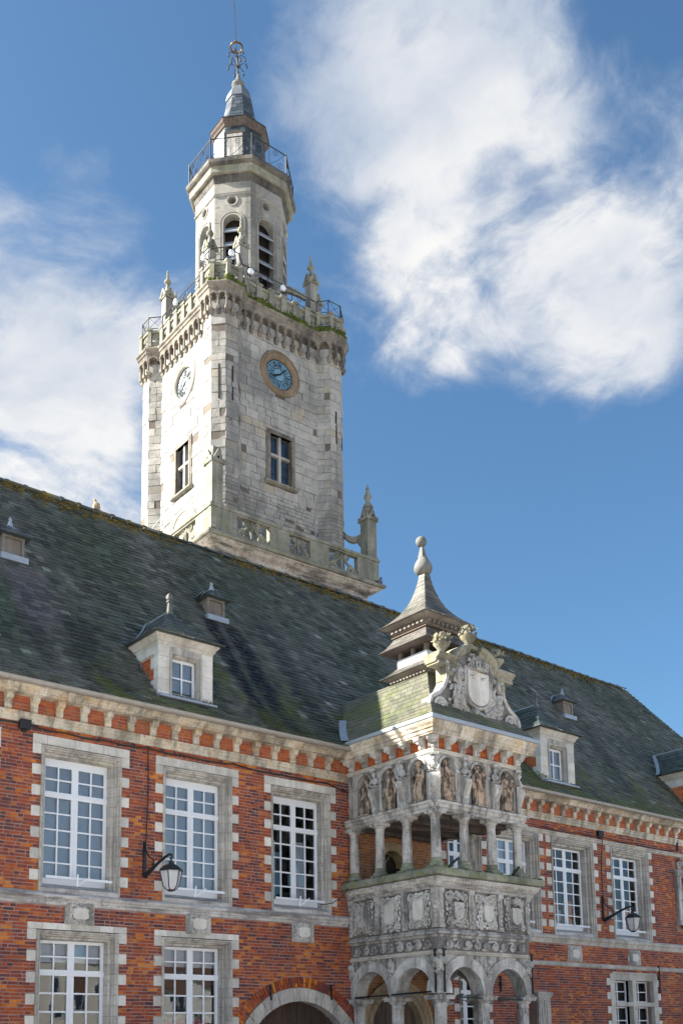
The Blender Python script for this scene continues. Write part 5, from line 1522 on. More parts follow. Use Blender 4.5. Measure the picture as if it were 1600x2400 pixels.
# statues in the niches
def statue(M, seed, label, pose):
    rg = random.Random(seed)
    root = EM('statue', (0, 0, 0), label, 'statue', 'statues in the niches of the bay', M=M)
    m = MB(); n = 26; rings = []
    folds = rg.randint(7, 9); ph = rg.uniform(0, 6); lean = pose.get('lean', 0)
    prof_ = [(.0, .155, .125), (.06, .150, .12), (.18, .140, .112), (.32, .132, .105), (.44, .128, .10), (.52, .125, .098), (.58, .108, .088), (.64, .118, .09), (.70, .138, .092), (.755, .145, .085), (.785, .120, .07), (.80, .060, .052), (.83, .042, .042), (.85, .04, .04)]
    for z, a, b in prof_:
        fo = max(0, 1 - z / .78) ** .7
        ring = []
        for k in range(n):
            t = 2 * PI * k / n
            f_ = 1 + (.15 * fo * math.sin(folds * t + ph + z * 3) + .04 * math.sin(3 * t + z * 8)) * (1 if z < .77 else 0)
            ring.append((a * f_ * math.cos(t) + lean * z + .02 * math.sin(z * 5), b * f_ * math.sin(t), z))
        rings.append(ring)
    m.rings(rings, True, True, True)
    hx = lean * .9
    m.sphere((hx, -.008, .915), .066, 14, 10, (.86, .98, 1.16))
    m.sphere((hx, -.072, .905), .013, 6, 5, (.8, 1, 1.5)); m.sphere((hx, -.06, .872), .016, 6, 5, (1.2, .8, .6))
    for sx in (-1, 1): m.sphere((hx + sx * .026, -.058, .925), .010, 5, 4); m.sphere((hx + sx * .058, .0, .905), .014, 5, 4, (.6, 1, 1.5))
    hr = pose.get('hair', 'short')
    m.sphere((hx, .016, .935), .072, 12, 8, (.98, .95, 1.08))
    if hr == 'veil':
        m.rings([[(hx + .085 * math.cos(t) * w_, .03 + .07 * math.sin(t) * w_, z) for t in [PI * k / 10 - .2 for k in range(11)]] for z, w_ in ((.70, 1.35), (.82, 1.05), (.92, .98), (.985, .55))], closed=False)
    if hr == 'crown':
        for k in range(7): m.lathe([(.018, 0), (.006, .06)], (hx + .06 * math.cos(.9 * k), .01 + .06 * math.sin(.9 * k), .985), 5)
    if hr == 'beard': m.sphere((hx, -.045, .845), .036, 8, 6, (1, .8, 1.5))
    for sx, arm in ((-1, pose['l']), (1, pose['r'])):
        sh = Vector((sx * .125 + lean * .75, -.005, .735))
        el = Vector((sx * arm[0][0] + lean * .5, arm[0][1], arm[0][2])); hd = Vector((sx * arm[1][0] + lean * .5, arm[1][1], arm[1][2]))
        m.tube([sh, lerp(sh, el, .5), el, lerp(el, hd, .5), hd], .04, 8, [.046, .046, .042, .034, .024])
        d = (hd - el).normalized()
        m.sphere(hd + d * .02, .022, 8, 6, (1, 1, 1.2))
        for q in range(4): m.tube([hd + d * .03 + Vector((0, -.006, .012 - .008 * q)), hd + d * .052 + Vector((-sx * .006, -.01, .012 - .008 * q)), hd + d * .058 + Vector((-sx * .012, .002, .010 - .008 * q))], .005, 4)
        m.rings([[tuple(lerp(sh, el, t_) + Vector((.06 * math.cos(a), .05 * math.sin(a), 0))) for a in [2 * PI * k / 10 for k in range(10)]] for t_ in (.1, .8)], True)
        m.rings([[tuple(el + Vector((.05 * w_ * math.cos(a), .04 * w_ * math.sin(a), dz_))) for a in [2 * PI * k / 10 for k in range(10)]] for dz_, w_ in ((.03, 1.0), (-.10, .9), (-.22, .4))], True)
    c0, c1 = pose.get('cloak', (-.14, .12))
    for q in range(5):
        t_ = q / 4; m.tube([(lerp(c0, c0 * .6, t_), -.08, .74), (lerp(c0, c1, .35 + .1 * q), -.125, .50 - .06 * q), (lerp(c0, c1, .8), -.12, .34 - .055 * q), (c1, -.06, .30 - .05 * q)], .018, 6, [.012, .02, .02, .012])
    item = pose.get('item')
    b = O('figure', m, M_statue, root, M, smooth=55)
    if item == 'child':
        m = MB(); m.sphere((.10, -.12, .64), .05, 10, 7, (1, .9, 1.5)); m.sphere((.10, -.135, .75), .036, 10, 7); m.tube([(.10, -.15, .66), (.06, -.17, .66), (.02, -.15, .68)], .016, 6); m.tube([(.09, -.13, .60), (.07, -.17, .55), (.08, -.16, .48)], .02, 6); O('carried_child', m, M_statue, b, M, smooth=60)
    elif item == 'cross':
        m = MB(); m.obox((.15, -.10, .02), (.19, -.06, .98), .035, .03); m.obox((.08, -.07, .80), (.28, -.07, .80), .035, .03); O('cross', m, M_statue, b, M)
    elif item == 'sword':
        m = MB(); m.obox((.12, -.13, .02), (.10, -.12, .55), .022, .012); m.obox((.05, -.12, .50), (.16, -.12, .50), .02, .02); O('sword', m, M_statue, b, M)
    elif item == 'pillar':
        m = MB(); m.lathe([(.045, .5), (.04, .98), (.055, 1.0)], (.12, -.03, 0), 10); O('pillar', m, M_statue, b, M, smooth=40)
    elif item == 'anchor':
        m = MB(); m.tube([(.02, -.14, .02), (.14, -.13, .20)], .016, 6); m.tube([(-.04, -.14, .10), (.02, -.15, .02), (.10, -.15, .03)], .014, 6); O('anchor', m, M_statue, b, M)
    p = MB(); p.box(-.19, .19, -.15, .12, -.035, .0); O('plinth', p, M_statue, root, M)
    return root
A_fold = ((.17, -.03, .60), (.06, -.15, .60)); A_down = ((.18, .0, .56), (.19, -.05, .40)); A_up = ((.16, -.06, .66), (.10, -.10, .86)); A_hip = ((.19, -.01, .58), (.10, -.11, .52))
zS = 7.265
statue(ML @ T(.62, .03, zS), 1, 'dark weathered statue holding a pillar, in the niche nearest the brick wall', dict(l=A_hip, r=A_up, item='pillar', lean=.04, cloak=(.13, -.12)))
statue(ML @ T(1.52, .03, zS), 2, 'terracotta statue of a crowned man with a sword, middle niche of the shaded left side', dict(l=A_down, r=A_hip, hair='crown', item='sword', cloak=(-.14, .05)))
statue(ML @ T(2.52, .03, zS), 3, 'statue in a cloak with hands at the chest, left of the sunlit corner console', dict(l=A_fold, r=A_fold, hair='crown', cloak=(.14, -.10)))
statue(MF @ T(.44, .03, zS), 4, 'veiled statue with an anchor, right of the sunlit corner console', dict(l=A_hip, r=A_fold, hair='veil', item='anchor', lean=-.03, cloak=(-.12, .15)))
statue(MF @ T(1.49, .03, zS), 5, 'robed statue holding a tall cross, middle niche of the front', dict(l=A_fold, r=A_up, hair='veil', item='cross'))
statue(MF @ T(2.50, .03, zS), 6, 'statue of a woman carrying a child, rightmost niche of the front', dict(l=A_fold, r=A_fold, item='child', cloak=(-.15, .13)))
statue(T(32.05, .12, 5.62) @ Matrix.Scale(1.3, 4), 7, 'weathered statue in the wall shrine at the right edge', dict(l=A_fold, r=A_hip, hair='beard'))
# ------------------------------------------------------------------ the bell tower
MT = Matrix.Translation((16.75, 6.0, 0)) @ Matrix.Rotation(R(-1.8125), 4, 'Z') @ Matrix.Translation((3.71, 3.84, 0))
TW = EM('bell_tower', (0, 0, 0), 'tall pale stone bell tower with clocks, corner turrets and an octagonal belfry', 'tower', M=MT)
CT_, AT, ST = 2.175, .575, .238
def rot90(p, k):
    for _ in range(k % 4): p = (-p[1], p[0])
    return p
corner = [(-CT_ - ST, -CT_ + AT), (-CT_ - AT, -CT_ + ST), (-CT_ - AT, -CT_ - ST), (-CT_ - ST, -CT_ - AT), (-CT_ + ST, -CT_ - AT), (-CT_ + AT, -CT_ - ST)]
OUTL = [rot90(p, k) for k in range(4) for p in corner]        # counter-clockwise, outward on the right
FACE = CT_ + ST
def edgeM(p, q):
    a = math.atan2(q[1] - p[1], q[0] - p[0])
    return MT @ T(p[0], p[1], 0, a), math.hypot(q[0] - p[0], q[1] - p[1])
rt_ = random.Random(17)
WINZ = (20.72, 22.42); CLKZ = 24.80
m = MB()
for i in range(24):
    p, q = OUTL[i], OUTL[(i + 1) % 24]; Me, L = edgeM(p, q); m.M = MT.inverted() @ Me
    holes = [(L / 2 - .46, L / 2 + .46, WINZ[0], WINZ[1]), (L / 2 - .585, L / 2 + .585, CLKZ - .585, CLKZ + .585)] if i in (5, 23) else []
    xs_ = sorted({0.0, L} | {v for h_ in holes for v in h_[:2]}); zs_ = sorted({14.0, 27.0} | {v for h_ in holes for v in h_[2:]})
    for xa, xb in zip(xs_, xs_[1:]):
        for za, zb in zip(zs_, zs_[1:]):
            if any(h_[0] < (xa + xb) / 2 < h_[1] and h_[2] < (za + zb) / 2 < h_[3] for h_ in holes): continue
            m.quad((xa, 0, za), (xb, 0, za), (xb, 0, zb), (xa, 0, zb))
m.M = None
TB = O('tower_wall', m, M_tmortar, TW, MT)
Z0T, Z1T = 16.9, 26.40
courses = []; z = Z0T
while z < Z1T - .1:
    h = rt_.uniform(.24, .31) if z > 20.2 else rt_.uniform(.11, .16)
    if Z1T - (z + h) < .12: h = Z1T - z
    courses.append((z, z + h)); z += h
WINZ = (20.72, 22.42); CLKZ = 24.80
stones = []
for i, (p, q) in enumerate(zip(OUTL, OUTL[1:] + OUTL[:1])):
    nx, ny = (q[1] - p[1]), -(q[0] - p[0])
    if nx > 1e-3 and ny > -1e-3: continue               # faces turned away at the back
    if ny > 1e-3 and nx > -1e-3: continue
    Me, L = edgeM(p, q); loc = MT.inverted() @ Me
    main = L > 2
    for ci, (za, zb) in enumerate(courses):
        spans = [(0.0, L)]
        zc_ = (za + zb) / 2
        if main:
            cut = []
            if WINZ[0] - .12 < zc_ < WINZ[1] + .12: cut.append((L / 2 - .60, L / 2 + .60))
            if abs(zc_ - CLKZ) < .80: hh = math.sqrt(max(0, .80 ** 2 - (zc_ - CLKZ) ** 2)); cut.append((L / 2 - hh, L / 2 + hh))
            for a, b in cut:
                spans = [s2 for s1 in spans for s2 in ((s1[0], a), (b, s1[1])) if s2[1] - s2[0] > .02]
        for a, b in spans:
            x = a
            first_ = True
            while x < b - .02:
                ln = rt_.uniform(.30, .62) if zc_ > 20.2 else rt_.uniform(.22, .38)
                if first_ and main: ln *= rt_.uniform(.5, 1)
                first_ = False
                if not main: ln = rt_.choice((L, L * .5, L * .6, L))
                xe = x + ln
                if b - xe < .14: xe = b
                pr = rt_.uniform(.004, .024)
                if rt_.random() < .05: pr = -.004
                vs, fs, c = blockpiece(x + (.007 if x > 0 else 0), xe - (.007 if xe < L else 0), -pr, .02, za + .008, zb - .008, rt_, .006)
                vs = [loc @ v for v in vs]; stones.append((vs, fs, sum(vs, Vector()) / 8)); x = xe
put_pieces(stones, 'ashlar_block', M_tower, TB, MT, limit=300, stuff_name='ashlar_walling', key=lambda c: (0 if inframe(MT @ c) else 1, -c.z if abs(c.z - 23.3) > 2.3 else -40))
# slits of the stair turrets
for (p, q) in ((OUTL[2], OUTL[3]), (OUTL[3], OUTL[4]), (OUTL[11], OUTL[6]), (OUTL[8], OUTL[9]), (OUTL[9], OUTL[10]), (OUTL[7], OUTL[8]), (OUTL[20], OUTL[21]), (OUTL[19], OUTL[20])):
    if math.hypot(q[0] - p[0], q[1] - p[1]) > 1: continue
    Me, L = edgeM(p, q); s_ = MB(); u = L * .55
    s_.box(u - .035, u + .035, -.022, .02, 22.80, 24.05); O('arrow_slit', s_, M_dark, TB, Me)
# windows and clocks on the four faces
def face_M(k): return MT @ Matrix.Rotation(k * PI / 2, 4, 'Z') @ T(0, -FACE, 0)
ROM = ['XII', 'I', 'II', 'III', 'IV', 'V', 'VI', 'VII', 'VIII', 'IX', 'X', 'XI']
for k in (0, 3):
    M = face_M(k); z0, z1 = WINZ; hw = .44
    m = MB(); m.box(-hw - .02, hw + .02, .14, .17, z0, z1); wn = O('mullion_window', m, M_leadglass, TW, M)
    m = MB()
    for w_, y0, y1 in ((.16, -.045, .02), (.10, -.065, -.045)):
        m.box(-hw - w_, -hw, y0, y1 + .12, z0 - .02, z1 + w_); m.box(hw, hw + w_, y0, y1 + .12, z0 - .02, z1 + w_); m.box(-hw, hw, y0 + .002, y1 + .12, z1, z1 + w_ - .002)
    m.box(-hw, -hw + .02, .0, .15, z0, z1); m.box(hw - .02, hw, .0, .15, z0, z1)
    O('window_architrave', m, M_tcorn, wn, M)
    m = MB(); m.box(-.05, .05, .02, .16, z0, z1); m.box(-hw + .02, -.05, .025, .16, lerp(z0, z1, .58) - .045, lerp(z0, z1, .58) + .045); m.box(.05, hw - .02, .025, .16, lerp(z0, z1, .58) - .045, lerp(z0, z1, .58) + .045); O('stone_cross', m, M_tower, wn, M)
    m = MB(); m.prism([(.05, z0 - .16), (.05, z0 - .02), (-.06, z0 - .02), (-.15, z0 - .06), (-.15, z0 - .12), (-.06, z0 - .16)], 'x', -hw - .24, hw + .24); O('sill', m, M_tparap, wn, M)
    m = MB()
    for zz in (lerp(z0, z1, .2), lerp(z0, z1, .38)): m.box(-hw, hw, .128, .14, zz - .006, zz + .006)
    O('saddle_bar', m, M_iron, wn, M)
    # clock
    Mc = M @ T(0, 0, CLKZ)
    m = MB(); n = 48; pr_ = [(.84, .03), (.845, -.03), (.80, -.075), (.77, -.075), (.755, -.05), (.74, -.055), (.70, -.085), (.62, -.07), (.56, -.02), (.535, .04)]
    m.rings([[(r_ * math.cos(2 * PI * j / n), y, r_ * math.sin(2 * PI * j / n)) for j in range(n)] for r_, y in pr_])
    ck = O('clock', m, M_clockring if k == 0 else M_tower, TW, Mc, smooth=30)
    m = MB(); m.rings([[(r_ * math.cos(2 * PI * j / n), .045, r_ * math.sin(2 * PI * j / n)) for j in range(n)] for r_ in (.545, .01)], True, False, True); O('dial', m, M_dial if k == 0 else M_dialsunlit, ck, Mc)
    m = MB()
    m.tube([(.53 * math.cos(a), .03, .53 * math.sin(a)) for a in [2 * PI * j / 36 for j in range(37)]], .016, 5); m.tube([(.235 * math.cos(a), .035, .235 * math.sin(a)) for a in [2 * PI * j / 30 for j in range(31)]], .012, 5)
    for j in range(12):
        a = PI / 2 - 2 * PI * (j + .5) / 12; m.obox((.24 * math.cos(a), .034, .24 * math.sin(a)), (.53 * math.cos(a), .034, .53 * math.sin(a)), .010, .016, (math.cos(a + PI / 2), 0, math.sin(a + PI / 2)))
    O('dial_ring', m, M_dialink, ck, Mc)
    for j, tx in enumerate(ROM):
        m = MB(); strokes = []; u = 0.0
        for ch in tx:
            if ch == 'I': strokes.append((u, .0, u, 1.0)); u += .035
            elif ch == 'V': strokes += [(u, 1.0, u + .03, 0), (u + .06, 1.0, u + .03, 0)]; u += .08
            else: strokes += [(u, 1.0, u + .06, 0), (u + .06, 1.0, u, 0)]; u += .08
        w_ = max(s_[2] for s_ in strokes) if strokes else 0
        w_ = max(w_, max(s_[0] for s_ in strokes)); sc = min(1, .17 / max(w_, .01))
        a = PI / 2 - 2 * PI * j / 12; er = Vector((math.cos(a), 0, math.sin(a))); et = Vector((math.sin(a), 0, -math.cos(a)))
        for (ua, va, ub, vb) in strokes:
            p = er * (.29 + .19 * va) + et * ((ua - w_ / 2) * sc); q = er * (.29 + .19 * vb) + et * ((ub - w_ / 2) * sc)
            p.y = q.y = .036; m.obox(p, q, .014, .012, tuple(et))
        O('numeral', m, M_dialink, ck, Mc)
    for nm, ang, ln, wd in (('hour_hand', R(243), .34, .05), ('minute_hand', R(46), .46, .032)):
        a = PI / 2 - ang; er = Vector((math.cos(a), 0, math.sin(a))); et = Vector((math.sin(a), 0, -math.cos(a)))
        m = MB(); y = .015 if nm == 'hour_hand' else .0
        pts = [er * -.10 - et * wd * .4, er * -.10 + et * wd * .4, er * ln * .7 + et * wd, er * ln, er * ln * .7 - et * wd]
        m.add([tuple(p + Vector((0, y, 0))) for p in pts] + [tuple(p + Vector((0, y + .008, 0))) for p in pts], [(0, 1, 2, 3, 4), (9, 8, 7, 6, 5)] + [(i_, (i_ + 1) % 5, 5 + (i_ + 1) % 5, 5 + i_) for i_ in range(5)])
        O(nm, m, M_dialink, ck, Mc)
# blind arch on the left face just above the gallery
m = MB(); M = face_M(3); voussoir(m, 0, 19.2, .72, .95, 0, PI, -.05, .02, 18); O('blind_arch', m, M_tower, TW, M)
m = MB(); m.M = None; m.quad((-.72, -.02, 16.9), (.72, -.02, 16.9), (.72, -.02, 19.2), (-.72, -.02, 19.2)); m.add([(0, -.02, 19.2)] + [(.72 * math.cos(PI * j / 14), -.02, 19.2 + .72 * math.sin(PI * j / 14)) for j in range(15)], [(0, j + 1, j + 2) for j in range(14)]); O('blind_arch_panel', m, M_ochre, TW, M)
for (k_, u, za, zb, dx_) in ((0, 1.3, 17.5, 19.6, .0), (3, -1.75, 17.6, 20.0, .05), (3, 1.75, 18.0, 21.4, .0)):
    m = MB(); M = face_M(k_); m.tube([(u, -.25, za), (u + dx_, -.25, zb)], .022, 6)
    if k_ == 3: m.tube([(u + dx_, -.25, zb), (u + dx_ + 1.6 * (1 if u < 0 else -.2), -.3, zb + .25)], .018, 6)
    O('conductor_rod', m, M_lead, TW, M)
# corbel table
CO = .15
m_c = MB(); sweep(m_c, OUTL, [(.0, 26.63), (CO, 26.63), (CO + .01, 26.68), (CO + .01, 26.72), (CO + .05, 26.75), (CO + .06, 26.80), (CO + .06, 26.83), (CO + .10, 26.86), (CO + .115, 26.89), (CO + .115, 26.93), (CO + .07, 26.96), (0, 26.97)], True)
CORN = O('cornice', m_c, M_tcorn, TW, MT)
cm = {}
def corbel_mesh(w_):
    m = MB()
    m.prism([(0, 25.86), (-.05, 25.86), (-.075, 25.90), (-.08, 25.95), (-.13, 25.98), (-.15, 26.04), (-.15, 26.09), (0, 26.09)], 'x', -w_ * .60, w_ * .60)
    m.lathe([(w_ * .5, 26.09), (w_ * .40, 26.12), (w_ * .38, 26.36), (w_ * .56, 26.41)], (0, -.10, 0), 8)
    m.box(-w_ * .60, w_ * .60, -.155, 0, 26.41, 26.44)
    me = m.mesh('corbel', 40); me.materials.append(M_tcorn); return me
CM = corbel_mesh(.11)
def offs(path, o):
    out = []; n = len(path)
    for i, p in enumerate(path):
        a = Vector(path[i - 1]); b = Vector(path[(i + 1) % n]); p = Vector(p)
        d0 = (p - a).normalized(); d1 = (b - p).normalized(); n0 = Vector((d0.y, -d0.x)); n1_ = Vector((d1.y, -d1.x))
        mm = (n0 + n1_) / (1 + n0.dot(n1_)); out.append(tuple(p + mm * o))
    return out
OUT_C = offs(OUTL, CO); OUT_P = offs(OUTL, .12)
for i in range(24):
    p, q = OUTL[i], OUTL[(i + 1) % 24]; P_, Q_ = OUT_C[i], OUT_C[(i + 1) % 24]
    Me, L = edgeM(P_, Q_)
    if L < .05: continue
    n = max(1, round(L / .345))
    st = L / n
    am = MB()
    for k in range(n):
        arch_panel(am, k * st, (k + 1) * st, 26.44, 26.635, (k + .5) * st, max(.05, min(st / 2 - .045, .15)), 26.455, 0.0, .14, 8)
        voussoir(am, (k + .5) * st, 26.455, min(st / 2 - .04, .155), min(st / 2 - .015, .18), 0, PI, -.010, 0, 8)
    O('corbel_arches', am, M_tcorn, CORN, Me)
    for k in range(n + 1):
        if k == 0 and n > 1 and L < 1.2 and False: continue
        u = min(max(k * st, .04), L - .04)
        if k == n: continue
        O('corbel', CM, None, CORN, Me @ T(u, CO - .0, 0))
# parapet with pierced panels, and an iron rail above
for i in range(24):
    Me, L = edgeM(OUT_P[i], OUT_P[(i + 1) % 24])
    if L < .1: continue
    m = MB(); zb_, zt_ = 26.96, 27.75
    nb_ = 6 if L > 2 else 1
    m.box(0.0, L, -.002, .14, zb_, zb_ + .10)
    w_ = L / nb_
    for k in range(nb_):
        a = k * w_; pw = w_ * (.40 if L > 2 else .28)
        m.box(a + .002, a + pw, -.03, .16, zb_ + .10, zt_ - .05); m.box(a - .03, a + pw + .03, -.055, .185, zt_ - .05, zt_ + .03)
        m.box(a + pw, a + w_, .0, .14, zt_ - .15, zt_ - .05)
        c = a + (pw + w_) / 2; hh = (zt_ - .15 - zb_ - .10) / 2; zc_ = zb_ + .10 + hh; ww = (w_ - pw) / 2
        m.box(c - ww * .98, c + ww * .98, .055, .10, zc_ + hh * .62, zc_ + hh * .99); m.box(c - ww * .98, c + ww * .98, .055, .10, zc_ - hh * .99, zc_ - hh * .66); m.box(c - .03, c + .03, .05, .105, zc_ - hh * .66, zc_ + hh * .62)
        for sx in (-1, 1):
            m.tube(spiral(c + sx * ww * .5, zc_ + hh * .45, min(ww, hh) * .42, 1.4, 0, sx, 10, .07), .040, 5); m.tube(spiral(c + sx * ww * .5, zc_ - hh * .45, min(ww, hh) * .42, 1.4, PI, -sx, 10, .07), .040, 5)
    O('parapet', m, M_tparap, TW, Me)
    m = MB(); y = .07
    m.tube([(0, y, 28.28), (L, y, 28.28)], .018, 5); m.tube([(0, y, 27.83), (L, y, 27.83)], .014, 5); m.tube([(0, y, 27.70), (0, y, 28.29)], .018, 5)
    if L > 2:
        for k in range(3):
            a, b = L * k / 3, L * (k + 1) / 3; m.tube([(a, y, 27.7), (a, y, 28.28)], .016, 5)
            m.tube(spiral(lerp(a, b, .33), 28.05, .16, 1.3, 0, 1, 14, y), .012, 4); m.tube(spiral(lerp(a, b, .67), 28.05, .16, 1.3, PI, -1, 14, y), .012, 4)
    else:
        m.tube([(0, y, 27.83), (L, y, 28.28)], .008, 4); m.tube([(0, y, 28.28), (L, y, 27.83)], .008, 4)
    O('iron_railing', m, M_rail, TW, Me)
mo = MB(); rg = random.Random(12)
for i in (3, 4, 5, 6, 7, 8, 9, 2):
    p, q = offs(OUTL, .20)[i], offs(OUTL, .20)[i + 1]
    L = math.hypot(q[0] - p[0], q[1] - p[1])
    for k in range(int(L * 140)):
        t_ = rg.random(); x, y = lerp(p[0], q[0], t_), lerp(p[1], q[1], t_)
        amt = .3 + .7 * abs(math.sin(x * 2.1 + 1.3 * i))
        if rg.random() > amt: continue
        mo.sphere((x + rg.uniform(-.03, .03), y + rg.uniform(-.03, .03), 26.97 + rg.uniform(-.08, .18) * amt), rg.uniform(.025, .075), 6, 4, (1, 1, .8))
O('moss', mo, M_mossg, TW, MT, kind='stuff', smooth=60)
m = MB(); m.add([(*p, 26.98) for p in OUT_P], [tuple(range(24))]); O('terrace', m, M_tcorn, TW, MT)
# octagonal belfry
def octo(A, off=(0, 0)): return [(off[0] + A / math.cos(PI / 8) * math.cos(PI / 8 + PI / 4 * k), off[1] + A / math.cos(PI / 8) * math.sin(PI / 8 + PI / 4 * k)) for k in range(8)]
A8 = 1.60; OC = octo(A8)
BF = EM('belfry_tmp', (0, 0, 0), 'x', 'x'); bpy.data.objects.remove(BF)
m = MB(); m.lathe([(1.30, 26.9), (1.30, 32.4)], (0, 0, 0), 8, rot=PI / 8); BEL = O('belfry', m, M_dark, TW, MT)
for k in range(8):
    p, q = OC[k], OC[(k + 1) % 8]; Me, L = edgeM(p, q)
    m = MB(); c = L / 2; r = .33; zs_ = 30.98
    ro, zo = .145, 31.88
    arch_panel(m, 0, L, 26.9, zo - .26, c, r, zs_, 0, .28, 12)
    # band with the round oculus
    n = 20; za, zb_ = zo - .26, 32.62
    def rectpt(a):
        ca, sa = math.cos(a), math.sin(a); t_ = min((L / 2) / abs(ca) if abs(ca) > 1e-6 else 9, ((zb_ - zo) if sa > 0 else (zo - za)) / abs(sa) if abs(sa) > 1e-6 else 9)
        return (c + ca * t_, 0, zo + sa * t_)
    ca_ = [math.atan2(s2, s1) for s1, s2 in ((L / 2, zb_ - zo), (-L / 2, zb_ - zo), (-L / 2, za - zo), (L / 2, za - zo))]
    angs = sorted([2 * PI * j / n - PI for j in range(n)] + ca_)
    outer = [rectpt(a) for a in angs]; inner = [(c + ro * math.cos(a), 0, zo + ro * math.sin(a)) for a in angs]; deep = [(x, .28, z) for x, y, z in inner]
    m.rings([outer, inner, deep])
    fw = O('belfry_face', m, M_tocta, BEL, Me)
    m = MB(); voussoir(m, c, zs_, r + .0, r + .045, 0, PI, -.03, .0, 14); voussoir(m, c, zs_, r + .10, r + .13, 0, PI, -.025, .0, 14)
    for sx in (-1, 1):
        a, b = sorted((c + sx * r, c + sx * (r + .045))); m.box(a, b, -.03, 0, 27.2, zs_); a, b = sorted((c + sx * (r + .10), c + sx * (r + .13))); m.box(a, b, -.025, 0, 27.2, zs_)
    m.rings([[(c + rr * math.cos(2 * PI * j / 24), y, zo + rr * math.sin(2 * PI * j / 24)) for j in range(24)] for rr, y in ((ro + .075, .0), (ro + .075, -.03), (ro + .035, -.03), (ro + .03, -.012), (ro, -.01))])
    O('opening_molding', m, M_tocta, BEL, Me)
    for q_ in range(7):
        z_ = 27.3 + .56 * q_
        if z_ > 30.9: continue
        m = MB(); m.prism([(-.02, z_), (.02, z_ - .02), (.26, z_ + .30), (.22, z_ + .32)], 'x', c - r + .005, c + r - .005); O('louvre', m, M_lead, BEL, Me)
    m = MB()
    for zj in [27.3 + .62 * j for j in range(8)]: m.box(.01, c - r - .14, -.004, .0, zj, zj + .012); m.box(c + r + .14, L - .01, -.004, .0, zj + .1, zj + .112)
    O('masonry_joint', m, M_tmortar, BEL, Me)
def ocsweep(name, prof, m, A=A8, off=(0, 0), parent=TW, smooth=None):
    b = MB(); sweep(b, list(octo(A, off)), prof, True); return O(name, b, m, parent, MT, smooth)
ocsweep('belfry_string', [(0, 32.08), (.05, 32.10), (.06, 32.14), (.02, 32.17)], M_tocta)
ocsweep('belfry_frieze', [(.012, 32.2), (.015, 32.62)], M_tocta)
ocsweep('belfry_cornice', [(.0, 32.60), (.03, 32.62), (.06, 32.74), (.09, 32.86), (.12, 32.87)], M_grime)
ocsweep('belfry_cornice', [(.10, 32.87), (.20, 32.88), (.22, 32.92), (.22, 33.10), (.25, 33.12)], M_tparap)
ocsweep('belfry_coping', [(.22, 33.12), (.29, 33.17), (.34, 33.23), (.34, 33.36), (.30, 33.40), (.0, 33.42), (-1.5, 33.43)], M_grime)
# top gallery rail
GO = octo(1.83)
for k in range(8):
    Me, L = edgeM(GO[k], GO[(k + 1) % 8]); m = MB()
    m.tube([(0, 0, 34.25), (L, 0, 34.25)], .022, 5); m.tube([(0, 0, 33.49), (L, 0, 33.49)], .014, 5); m.tube([(0, 0, 33.38), (0, 0, 34.33)], .026, 6); m.tube([(L * .5, 0, 33.43), (L * .5, 0, 34.25)], .015, 5)
    for sx in (.25, .75):
        m.tube(spiral(L * sx - .11, 34.05, .14, 1.4, 0, 1, 14, 0), .011, 4); m.tube(spiral(L * sx + .12, 33.71, .15, 1.4, PI, 1, 14, 0), .011, 4); m.tube([(L * sx - .35, 0, 33.53), (L * sx, 0, 33.83), (L * sx + .3, 0, 34.23)], .010, 4)
    O('iron_railing', m, M_rail, TW, Me)
# slate-hung lantern and spire
LOF = (-.05, .04)
ocsweep('lantern_wall', [(0, 33.4), (0, 35.7)], M_slate_blue, .88, LOF)
def oc_slates(name, az, width, m, vis=(3, 4, 5, 6)):
    b = MB(); b.rings([[(x, y, z - .004) for x, y in octo(A, LOF)] for A, z in az]); o = O(name, b, m, TW, MT); vv, hh = [], []
    for k in range(8):
        lv = [(Vector((*octo(A, LOF)[k], z)), Vector((*octo(A, LOF)[(k + 1) % 8], z))) for A, z in az]
        (vv if k in vis else hh).extend(slate_rows(lv, width, rt_, .006, .010))
    put_pieces(vv, 'slate', m, o, MT, limit=150, stuff_name='slating'); put_pieces(hh, 'slate', m, o, MT, limit=0, stuff_name='slating')
    return o
oc_slates('lantern_slating', [(.89, 33.42 + .175 * j) for j in range(14)], .22, M_slate_blue)
Me, L = edgeM(octo(.89, LOF)[4], octo(.89, LOF)[5])
m = MB(); m.box(.06, L - .06, -.035, .0, 33.42, 35.30); dr = O('lantern_door', m, M_greywood, TW, Me)
for j in range(5):
    m = MB(); a = lerp(.08, L - .08, j / 5); m.box(a + .004, lerp(.08, L - .08, (j + 1) / 5) - .004, -.05, -.035, 33.45, 35.26); O('plank', m, M_baypale, dr, Me)
m = MB(); m.box(.05, L - .05, -.06, -.01, 35.28, 35.34); O('door_lintel', m, M_rust, dr, Me)
Me, L = edgeM(octo(.89, LOF)[3], octo(.89, LOF)[4])
m = MB(); m.box(.03, L - .03, -.045, -.018, 33.42, 35.45); O('zinc_panel', m, M_lead, TW, Me)
ocsweep('lantern_eaves', [(.0, 35.60), (.06, 35.63), (.08, 35.70), (.14, 35.76), (.16, 35.80), (.16, 35.87), (.12, 35.90)], M_wood, .89, LOF)
oc_slates('spire_slating', [(1.07, 35.87), (.93, 35.96), (.81, 36.08), (.72, 36.22), (.655, 36.38), (.605, 36.55), (.565, 36.73), (.53, 36.91), (.50, 37.09), (.475, 37.26), (.455, 37.42)], .22, M_slate_blue)
m = MB(); m.lathe([(.53, 37.38), (.525, 37.44), (.48, 37.64), (.39, 37.84), (.28, 38.0), (.20, 38.08), (.18, 38.20)], (LOF[0] - .02, LOF[1] + .02, 0), 8, rot=PI / 8); O('lead_dome', m, M_leaddark, TW, MT)
